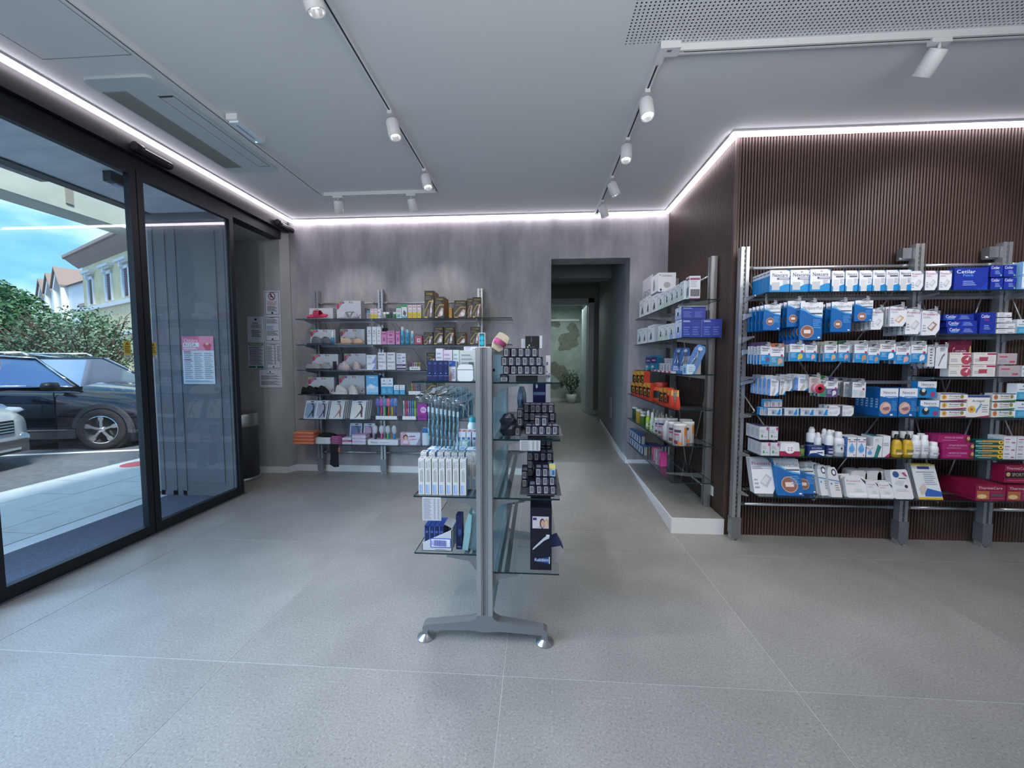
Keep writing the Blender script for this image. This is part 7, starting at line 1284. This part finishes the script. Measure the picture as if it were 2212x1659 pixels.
# ------------------------------------------------------------ goods on the central stand
SY = 1.93
def S(fn, spans, vt, z, d, name, desc, cat='box', where='stand', y=SY, **k): return row(fn, spans, vt, z, y, d, name, desc, cat, where, **k)
ZA, ZB_, ZC = 1.345, .755, .455; RA, RB1, RC, RD = 1.342, 1.055, .755, .366
TL = 'top of stand'
S(D_navyv, [(922, 934), (934, 946), (946, 958), (958, 969)], 779, ZA, .10, 'denture_box', 'narrow navy upright carton', where='left top shelf of stand')
S(lambda w, h, d: carton(w, h, d, P('c4c4c8'), [('r', 0, .72, 1, 1, P('2c4a9a')), ('e', .2, .9, .2, .06, P('5aa0e0')), ('p', [(.0, .2), (.3, .5), (.5, .3), (.4, .0), (.0, .0)], P('a07a84')), ('l', 5, .5, .1, .9, .6, P('5a6a9a'))]), [(970, 984)], 780, ZA, .04, 'denture_box', 'white and blue carton next to the navy ones', y=1.94, where='left top shelf')
t = thing('earbud_case', 'white rounded display case with dark seam, stand left top shelf', 'case', ((py(988, 800, 1.925).x+py(1022, 800, 1.925).x)/2, 1.925, ZA)); w = .0395
m = MB(); m.prism([(x, z) for x, z in rrect(-w, 0, w, .062, .018, 4) if z < .058]+[(-w, .058)][:0] or [], 'y', 0, .03, WHT) if False else m.prism([(-w+.012, 0), (w-.012, 0), (w-.003, .004), (w, .014), (w, .056), (-w, .056), (-w, .014), (-w+.003, .004)], 'y', 0, .035, mat('case_white', 'dfe3e2', .3)); m.build('case_body', t)
m = MB(); m.box(-w+.001, .001, .056, w-.001, .034, .059, P('26263a')); m.build('seam', t)
m = MB(); m.prism([(-w, .059), (w, .059), (w, .066), (w-.005, .078), (w-.014, .084), (-w+.014, .084), (-w+.005, .078), (-w, .066)], 'y', 0, .035, mat('case_white', 'dfe3e2', .3)); m.build('lid', t)
def D_back(w, h, d, c_='c4c6cc', st='b0509a'): return carton(w, h, d, P(c_), [('r', 0, 0, .06, 1, P(st)), ('l', 6, .15, .1, .9, .9, P('9aa0a8')), ('r', .6, .4, .9, .6, P('5a6468'))])
S(lambda w, h, d: D_back(w, h, d, 'cccdd2', 'a09aa8'), [(941, 957)], 753, ZA, .05, 'remedy_box', 'tall pale carton at the back by the navy ones', y=2.12, where='')
S(lambda w, h, d: D_back(w, h, d, 'd4c0d0', 'b8509a'), [(957, 977)], 756, ZA, .05, 'remedy_box', 'tall pink edged carton behind the navy ones', y=2.12, where='')
S(lambda w, h, d: D_back(w, h, d, 'c4d0cc', '4a9a84'), [(978, 991)], 756, ZA, .05, 'remedy_box', 'tall green edged carton behind the rounded case', y=2.12, where='')
S(lambda w, h, d: D_back(w, h, d, 'c8ccc8', '9aa09c'), [(991, 1027)], 757, ZA, .05, 'remedy_box', 'large grey white carton behind the rounded case', y=2.09, where='')
S(lambda w, h, d: D_white(w, h, d), [(1003, 1030)], 757, ZA, .10, 'flat_box', 'flat white box on top of the grey carton', y=2.10, where='', dz=.1615) if False else tag(link('flat_box', D_white(.075, .02, .08), None, (py(1017, 752, 2.1).x, 2.1, py(1017, 757, 2.09).z+.001)), 'flat white box lying on the large grey white carton', 'box')
S(lambda w, h, d: carton(w, h, d, P('d4d8dc'), [('r', .1, .02, .9, .95, P('1f6a78')), ('e', .5, .62, .34, .17, P('2fb4cc')), ('e', .5, .27, .34, .17, P('2fb4cc'))], faces=dict(right=P('d0c8c8'))), [(1034, 1048)], 719, 1.517, .03, 'massage_ball_box', 'slim teal box with two turquoise balls on the stand top', y=1.905, where='')
# sandal leaning on the top ledge
t = shoe(mat('floral_upper', 'b0487c', .7, grain=(40, .5)), 'display_sandal', 'pink floral wedge sandal tilted on the stand top', (py(1079, 745, 2.1).x+.003, 2.08, 1.545), 0, .12, .035, 'slide', mat('cream_sole', 'd8cdb4', .7)); t.rotation_euler = (PI/2-.2, .55, .2); t.scale = (.85, .85, .85)
m = MB(); m.box(-.012, 2.03, 1.517, .012, 2.10, 1.522, CLEAR); tag(m.build('sandal_plate', None, (-.24, 0, 0)), 'small clear plate under the wedge sandal', 'plate')
# left bay: hooks and blister packed toothbrushes
m = MB(); m.box(-.60, 2.62, 1.255, -.31, 2.64, 1.285, ALU); m.build('hook_bar', gs)
def tooth(x, y, z, label, col, grp):
    t = thing('toothbrush_pack', label, 'pack', (x, y, z), (0, 0, rj.uniform(-.08, .08)), grp); m = MB(); m.prism([(-.011, 0), (.011, 0), (.013, .10), (.010, .20), (.010, .23), (-.010, .23), (-.010, .20), (-.013, .10)], 'y', -.006, .006, CLEAR); m.build('blister', t)
    m = MB(); m.tube([(0, 0, .01), (.003, 0, .06), (-.002, 0, .10)], .0052, P(col), 8); m.tube([(-.002, 0, .10), (.002, 0, .15), (0, 0, .19)], .0028, P('8fb4c4'), 6); m.build('toothbrush', t); m = MB(); m.box(-.005, -.004, .185, .005, .004, .212, P('b4ccd4')); m.build('brush_head', t)
for k in range(8): tooth(py(926+k*9.0, 900, 1.97).x, 1.97, py(950, 966+k*1.5, 1.97).z, ORD[k]+' from left clear toothbrush pack on front hooks', ('6a96a8', '5a8aa0', '6f9cb0')[k % 3], None)
for k in range(8): tooth(py(930+k*8.0, 900, 2.06).x, 2.08, 1.04-k*.001, ORD[k]+' from left toothbrush pack in the second rank on stand hooks', '54808f', 'second rank toothbrush packs')
for k in range(7): tooth(py(985+k*5.6, 900, 2.3).x, 2.3+.03*(k % 2), 1.075+.006*k, ORD[k]+' from left dark grey teal pack, rear hooks', '3f6470', None)
for k in range(11):
    x = py(908+k*9.3, 850, 1.98).x; y1 = 1.95+.01*(k % 3); z = 1.245-.004*k+.02*(k % 2)
    m = MB(); m.tube([(x+.05, 2.62, 1.29), (x+.01, y1+.10, z+.025), (x, y1+.02, z), (x-.006, y1, z+.016)], .0023, CHROME, 5); m.tube([(x-.016, y1, z+.016), (x+.008, y1, z+.016)], .0023, CHROME, 5); m.tube([(x+.055, 2.62, 1.30), (x+.012, y1+.12, z+.035), (x-.012, y1-.01, z+.026)], .0018, CHROME, 4); m.build('hook', gs)
    m = MB(); m.box(x-.010, y1+.03, z-.012, x+.010, y1+.031, z+.012, P('6d7278')); m.build('hook_tag', gs)
# left lower middle shelf
S(D_meri, [(904, 916), (918, 930.5), (932.5, 946), (947.5, 960.5), (962.5, 976), (977.5, 991), (993, 1007)], 992, ZB_, .045, 'toothpaste_box', 'tall slim white carton with blue lettering', where='front', group=None, y=1.935)
S(D_meri, [(908, 922), (926, 940), (944, 958), (961, 972), (975, 988), (990, 1003), (1006, 1019), (1020, 1032)], 978, ZB_, .05, 'toothpaste_box', 'tall slim carton', where='second rank', y=2.03)
S(D_bluew, [(921, 948), (951, 974), (977, 1003), (1006, 1031)], 972, ZB_, .09, 'toothpaste_box', 'white box with blue rim', where='third rank', y=2.15)
S(lambda w, h, d: carton(w, h, d, P('c8d4d4'), [], top=[('r', .1, .4, .9, .9, P('4aa0a0'))]), [(984, 996), (997, 1010)], 957, ZB_, .10, 'toothpaste_box', 'white box with teal top', where='behind third rank', y=2.27)
S(D_paste, [(987, 995), (996, 1006), (1007, 1018), (1019, 1030)], 933, ZB_, .10, 'toothpaste_box', 'white red topped carton', where='behind third rank', y=2.40)
lathe_thing([(0, 0), (.030, 0), (.030, .26), (.018, .285)], P('d0d8dc'), 'mouthwash_bottle', 'white bottle with turquoise collar at the back of stand', 'bottle', (py(1020, 930, 2.56).x, 2.56, ZB_), cap=([(.022, .283), (.022, .31), (.008, .315), (.006, .35), (0, .352)], P('2f9aa8')))
def card(u0, v0, u1, v1, y, label, cat='price list'):
    a = py(u0, v0, y); b = py(u1, v1, y); w = b.x-a.x; h = a.z-b.z; m = MB(); m.box(0, 0, 0, w, .0015, h, P('bfbfc2')); prints(m, [('l', 16, .06, .05, .5, .95, P('85858a')), ('l', 16, .6, .05, .72, .95, P('85858a')), ('l', 16, .8, .05, .92, .95, P('85858a'))], (0, 0, 0), (1, 0, 0), (0, 0, 1), (0, -1, 0), w, h); tag(m.build('price_list', None, (a.x, y, b.z), weld=False), label, cat)
card(912, 1074, 953, 1125, 1.912, 'printed price list hanging from the left shelf edge'); card(1123, 951, 1167, 974, 1.912, 'printed price list on the right shelf edge of stand')
# left bottom shelf
a = py(912, 1178, 1.935); b = py(976, 1178, 1.935); w = b.x-a.x
t = thing('display_box', 'open grey display box with blue barcode, stand left bottom shelf', 'display box', (a.x, 1.935, ZC)); h1 = .115; g = mat('grey_card', 'b8b9bc', .6)
m = MB(); m.prism([(0, 0), (w, 0), (w, h1), (0, .042)], 'y', 0, .003, g); m.prism([(0, 0), (w, 0), (w, h1), (0, .042)], 'y', .14, .143, g); m.box(0, 0, 0, w, .143, .003, g); m.box(w-.003, 0, 0, w, .143, h1, g); m.box(0, 0, 0, .003, .143, .042, g)
prints(m, [('r', .28, .16, .97, .60, P('3a4fb4')), ('r', .31, .20, .94, .56, P('dcdde2'))]+[('r', .38+.0265*i, .24, .38+.0265*i+.013+(i % 3)*.003, .52, P('4a4fa0')) for i in range(17)]+[('r', .33, .28, .35, .5, P('3a4fb4')), ('l', 1, .45, .06, .8, .11, P('5a5a70'))], (0, 0, 0), (1, 0, 0), (0, 0, 1), (0, -1, 0), w, h1); m.build('tray', t, weld=False)
m = MB(); m.prism([(w-.002, h1), (w+.02, h1+.045), (w-.02, h1+.062), (w-.045, h1+.02)], 'y', .02, .024, mat('grey_card2', '9a9ca0', .6)); m.build('flap', t)
for k in range(4):
    m = carton(.024, .125, .11, P('16224e'), [('r', .0, .0, .1, 1, P('5a86c8')), ('e', .55, .75, .3, .05, P('4a5a9a'))], faces=dict(top=P('2a4a9a'))); tag(link('paste_box', m, None, (a.x+.022+k*.0262, 1.945, ZC+.004)), ORD[k]+' from left navy carton inside the grey display box', 'box')
S(lambda w, h, d: carton(w, h, d, P('141e4c'), [('l', 1, .2, .05, .8, .1, P('8a94b8')), ('e', .6, .5, .3, .1, P('2c4a8a'))], faces=dict(left=P('2a5aa0'))), [(985, 998)], 1113, ZC, .05, 'paste_box', 'single navy carton beside the grey display box', y=1.96, where='', vb=1168)
def tealpack(u, vb, vt, y, label, c_): 
    x = py(u, vb, y).x; t = thing('cloth_pack', label, 'pack', (x, y, ZC+.002), (0, -.16, 0) if False else (0, .14, 0)); H_ = py(u, vt, y).z-ZC; m = MB(); m.prism([(-.014, 0), (.016, 0), (.018, H_*.5), (.012, H_*.95), (-.006, H_), (-.016, H_*.7)], 'y', 0, .12, frosted('film_'+c_, c_, .75)); m.build('pouch', t); m = MB(); m.prism([(-.008, .01), (.008, .01), (.008, H_*.8), (-.006, H_*.85)], 'y', .01, .11, P('a8c4cc')); m.build('content', t)
for k, (u, vb, vt, c_) in enumerate(((1004, 1186, 1108, '8fb8bc'), (1013, 1190, 1096, 'a8c8cc'), (1022, 1192, 1098, '5a7078'), (1029, 1180, 1092, '9ab8c8'))): tealpack(u, vb, vt, 1.95+.02*(k % 2), ORD[k]+' from left leaning clear teal pack, bottom shelf', c_)
# right side: small navy cartons in rows
def krow(us, vt, z, dz, y, tier, where, h=.0425, depth=.13, n=0, w=.0345):
    me = D_kuk(w, h, depth)
    for i, u in enumerate(us):
        x = py(u, vt, y).x
        tag(link('paste_box', me, None, (x, y, z+.0008+dz), (0, 0, rj.uniform(-.02, .02))), 'navy barcode carton, '+(ORD[i]+' from left, ' if len(us) > 1 else '')+tier+', '+where, 'box')
m = MB(); m.box(-.115, 0, 0, .115, .22, .004, P('8a8c90')); m.box(-.06, .01, -.031, .05, .2, 0, BLACK); tag(m.build('display_riser', None, (py(1140, 810, SY).x, SY, RA+.033), weld=False), 'grey riser on black block under the navy carton pile', 'riser')
U3 = [1094.5, 1110.5, 1125, 1139.5, 1154, 1169]; U2 = [1090.5, 1105.5, 1120.5, 1135, 1150, 1165]; U1 = [1094.5, 1111, 1126.5, 1141, 1156]
b0 = .0378; krow(U3, 800, RA, b0, SY, 'bottom tier', 'top right shelf'); krow(U2, 780, RA, b0+.0437, SY-.006, 'middle tier', 'top right shelf'); krow(U1, 762, RA, b0+.0874, SY, 'upper tier', 'top right shelf')
S(lambda w, h, d: carton(w, h, d, P('0e1128'), [('r', .1, .08, .92, .60, P('b5b5b8')), ('r', .2, .14, .82, .54, P('6a6a70')), ('t', 'Kukident', .25, .72, .75, .88, P('8a90b0'))]), [(1080, 1097)], 809, RA, .1, 'paste_box', 'single navy carton lying beside the riser', y=1.925, where='')
t = thing('black_case', 'black and white device box on the navy carton pile', 'case', (py(1150, 740, 2.0).x, 1.985, RA+b0+.132)); m = MB(); m.box(-.036, 0, 0, .036, .07, .062, BLACK); prints(m, [('r', .4, .5, .46, .9, P('5a5c62')), ('e', .28, .25, .05, .06, P('d8d8dc')), ('e', .18, .1, .05, .06, P('d8d8dc')), ('l', 1, .3, .05, .7, .15, P('5a5c62'))], (-.036, 0, 0), (1, 0, 0), (0, 0, 1), (0, -1, 0), .072, .062); m.build('case_body', t, weld=False); m = MB(); m.box(.0365, .0, -.0, .05, .07, .064, P('c8cacd')); m.box(-.058, .03, -.0, -.037, .06, .05, P('c4c6cc')); m.build('sleeve', t)
S(lambda w, h, d: D_white(w, h, d), [(1179, 1189)], 768, RA, .02, 'leaflet_holder', 'white leaflet holder clipped at the right shelf end', y=1.98, where='', dz=.0)
# middle right shelf
G = 'second right shelf'
krow([1142, 1156, 1171, 1186, 1200], 930, RB1, .022, SY, 'front row', G); krow([1162, 1177], 910, RB1, .0655, SY+.0, 'on the front row', G)
m = MB(); m.box(-.105, 0, 0, .105, .2, .004, P('6a6c70')); m.box(-.07, .01, -.018, .02, .19, 0, BLACK); tag(m.build('display_riser', None, (py(1170, 945, SY).x, SY, RB1+.0178), weld=False), 'low grey riser under the second pile of navy cartons', 'riser')
krow([1119], 930, RB1, .0, SY+.08, 'lowest at the left', G); krow([1124], 912, RB1, .047, SY+.10, 'second up at the left', G); krow([1124], 893, RB1, .092, SY+.10, 'third up at the left', G)
krow([1138, 1151, 1166, 1180, 1194], 900, RB1, .022, SY+.17, 'bottom of back pile', G); krow([1138, 1151, 1166, 1180, 1194], 890, RB1, .066, SY+.17, 'middle of back pile', G); krow([1138, 1152, 1163, 1177, 1191], 880, RB1, .110, SY+.17, 'top of back pile', G)
m = MB(); m.box(-.105, 0, 0, .11, .14, .003, P('6a6c70')); m.box(-.08, .0, -.0185, .08, .13, 0, BLACK); tag(m.build('display_riser', None, (py(1168, 930, SY+.16).x, SY+.165, RB1+.0185), weld=False), 'grey riser under the back pile of navy cartons', 'riser')
S(lambda w, h, d: carton(w, h, d, P('101c52'), [('l', 1, .05, .68, .95, .84, P('6a78a8')), ('e', .3, .93, .08, .05, P('c8ccd8')), ('r', .1, .1, .3, .35, P('3a4a80')), ('r', .55, .1, .62, .4, P('0a1030')), ('r', .75, .1, .95, .25, P('9a8a5a'))]), [(1151, 1179)], 828, RB1, .08, 'large_carton', 'large navy carton at the back of the second right shelf', y=2.32, where='')
for k, (x, y, s, lb) in enumerate(((py(1098, 915, 2.02).x, 2.02, .9, 'dark bagged item by the teal panel, second right shelf'), (py(1127, 850, 2.3).x, 2.3, 1.0, 'tall silver bagged item behind the navy cartons'))):
    r = random.Random(k+40); t = thing('wrapped_item', lb, 'bag', (x, y, RB1)); m = MB(); hh = (.115, .24)[k]; ww = (.042, .026)[k]; R_ = []
    for i in range(7):
        z = hh*i/6; f = (.8, 1, 1.05, .95, 1.05, .9, .55)[i]; R_.append((ww*f, z))
    n = 12; vs = []
    for rr, z in R_: vs += [(rr*math.cos(2*PI*q/n)*(1+r.uniform(-.12, .12)), rr*.8*math.sin(2*PI*q/n)*(1+r.uniform(-.12, .12)), z) for q in range(n)]
    m.poly(vs, [(i*n+q, i*n+(q+1) % n, (i+1)*n+(q+1) % n, (i+1)*n+q) for i in range(6) for q in range(n)]+[tuple(range(6*n, 7*n))], (P('232838', .25), mat('silver_film', '8a98ac', .2, .6))[k], False); m.build('film', t)
# lower right shelf
G = 'third right shelf'
for k, (us, dz, y, tier) in enumerate((([1150, 1166, 1181, 1196], .018, SY, 'bottom tier'), ([1164, 1179, 1194], .0625, SY, 'second tier'), ([1164, 1179], .107, SY, 'third tier'), ([1134], .018, SY+.10, 'lowest at left'), ([1134], .062, SY+.10, 'second at left'), ([1146, 1163, 1178, 1192], .018, SY+.15, 'lowest of rear rank'), ([1146, 1163, 1178, 1192], .062, SY+.15, 'second of rear rank'), ([1146, 1161, 1175, 1189], .106, SY+.15, 'third of rear rank'), ([1146, 1160, 1174, 1188], .150, SY+.15, 'top of rear rank'), ([1146, 1160, 1174, 1186], .150, SY+.32, 'far rank'))):
    krow(us, 1000, RC, dz if k < 9 else .018, y, tier, G)
for z in (1, 2, 3, 4): krow([1146, 1160, 1174, 1186], 985, RC, .018+.044*z, SY+.32, 'far rank level '+ORD[z], G)
m = MB(); m.box(-.115, 0, 0, .095, .46, .004, P('4a4c50')); m.box(-.08, .02, -.014, .06, .42, 0, BLACK); tag(m.build('display_riser', None, (py(1172, 1064, SY).x, SY-.005, RC+.0138), weld=False), 'wide dark riser under the third pile of navy cartons', 'riser')
S(lambda w, h, d: carton(w, h, d, P('a8c8dc'), [('r', 0, .6, 1, 1, P('d8c86a')), ('r', .5, .1, .9, .5, P('2a6ab0'))]), [(1186, 1199)], 1048, RC, .02, 'small_card_box', 'small yellow and blue box on the navy cartons, third shelf', y=1.94, where='', dz=.107, vb=1060)
# bottom right: large floor carton and bag
S(lambda w, h, d: carton(w, h, d, P('0c0f22'), [('r', .10, .67, .86, .86, P('c4bcc0')), ('r', .12, .80, .3, .84, P('2a2c58')), ('e', .56, .75, .12, .08, P('3a2a24')), ('e', .58, .745, .085, .06, P('c89a84')), ('e', .76, .755, .10, .07, P('b8986a')), ('e', .75, .74, .075, .055, P('d4a890')), ('p', [(.28, .69), (.46, .70), (.7, .69), (.62, .685)], P('7a86a8')), ('p', [(.10, .33), (.15, .36), (.62, .52), (.78, .56), (.90, .56), (.88, .515), (.66, .48), (.16, .33)], P('b8bcc4')), ('r', .74, .545, .9, .575, P('c8ccd2')), ('p', [(.18, .17), (.92, .22), (.92, .11), (.18, .15)], P('1f4a8a')), ('t', 'Kukident', .22, .145, .86, .195, P('d4d8e4')), ('r', .88, .11, .92, .22, P('c8ccd2'))], top=[('t', 'Kukident', .3, .3, .9, .6, P('5a6080'))], faces=dict(left=P('101a38'))), [(1145, 1192)], 1097, RD, .24, 'large_carton', 'large navy carton with couple and toothbrush pictures', where='', y=1.945, vb=1237)
t = thing('wrapped_item', 'blue and white bag beside the large navy carton', 'bag', (py(1203, 1200, 2.0).x, 2.02, RD)); m = MB(); m.prism([(-.03, 0), (.01, .012), (.038, .075), (.02, .10), (-.03, .09)], 'y', -.01, .03, P('b0b2ba')); m.build('paper_part', t); m = MB(); m.prism([(-.03, .085), (.036, .078), (.028, .105), (.0, .155), (-.03, .14)], 'y', -.008, .028, P('2a3a6a')); m.build('film_part', t)

# ------------------------------------------------------------ potted plant at the end of the corridor
c = pz(1234, 866, RZ); c.y = min(c.y, 11.9); dep = 11.75; c = py(1234, 866, dep)
t = thing('potted_plant', 'dark leafy plant in a white pot at the corridor end', 'plant', (c.x, dep, RZ)); m = MB(); m.lathe([(0, .0), (.10, 0), (.15, .12), (.165, .26), (.15, .27), (.145, .24), (0, .235)], mat('pot_white', 'dfe4e4', .35), n=24); m.build('pot', t)
m = MB(); r = random.Random(9)
for i in range(9):
    a = r.uniform(0, 6.28); tip = (.26*math.cos(a), .2*math.sin(a), r.uniform(.5, .95)); m.tube([(0, 0, .23), (tip[0]*.4, tip[1]*.4, .4), tip], .008, BARK, 5)
m.build('stems', t)
LF = mat('plant_leaf', '2f4a36', .45, grain=(6, .3)); m = MB()
for i in range(260):
    cx, cz, rx_, rz_ = ((0, .78, .20, .22), (-.28, .58, .24, .12), (.26, .62, .16, .14), (0, .55, .2, .2))[i % 4]; p = Vector((max(-.3, min(.17, cx+r.gauss(0, .5)*rx_)), r.uniform(-.2, .2), cz+r.gauss(0, .5)*rz_)); u = Vector((r.uniform(-1, 1), r.uniform(-1, 1), r.uniform(-.2, .9))).normalized()*.055; w_ = u.orthogonal().normalized()*.022
    m.face([p-u, p+w_, p+u, p-w_], LF)
f = m.build('foliage', t, weld=False); f['kind'] = 'stuff'
m = MB(); m.tube([(0, 0, .30), (.0, 0, .05), (.08, .02, .01), (.25, .05, .008)], .012, WHITE, 6); tag(m.build('power_cable', None, (py(1255, 860, 12.0).x, 12.05, RZ)), 'white cable and plug on the wall behind the plant', 'cable')
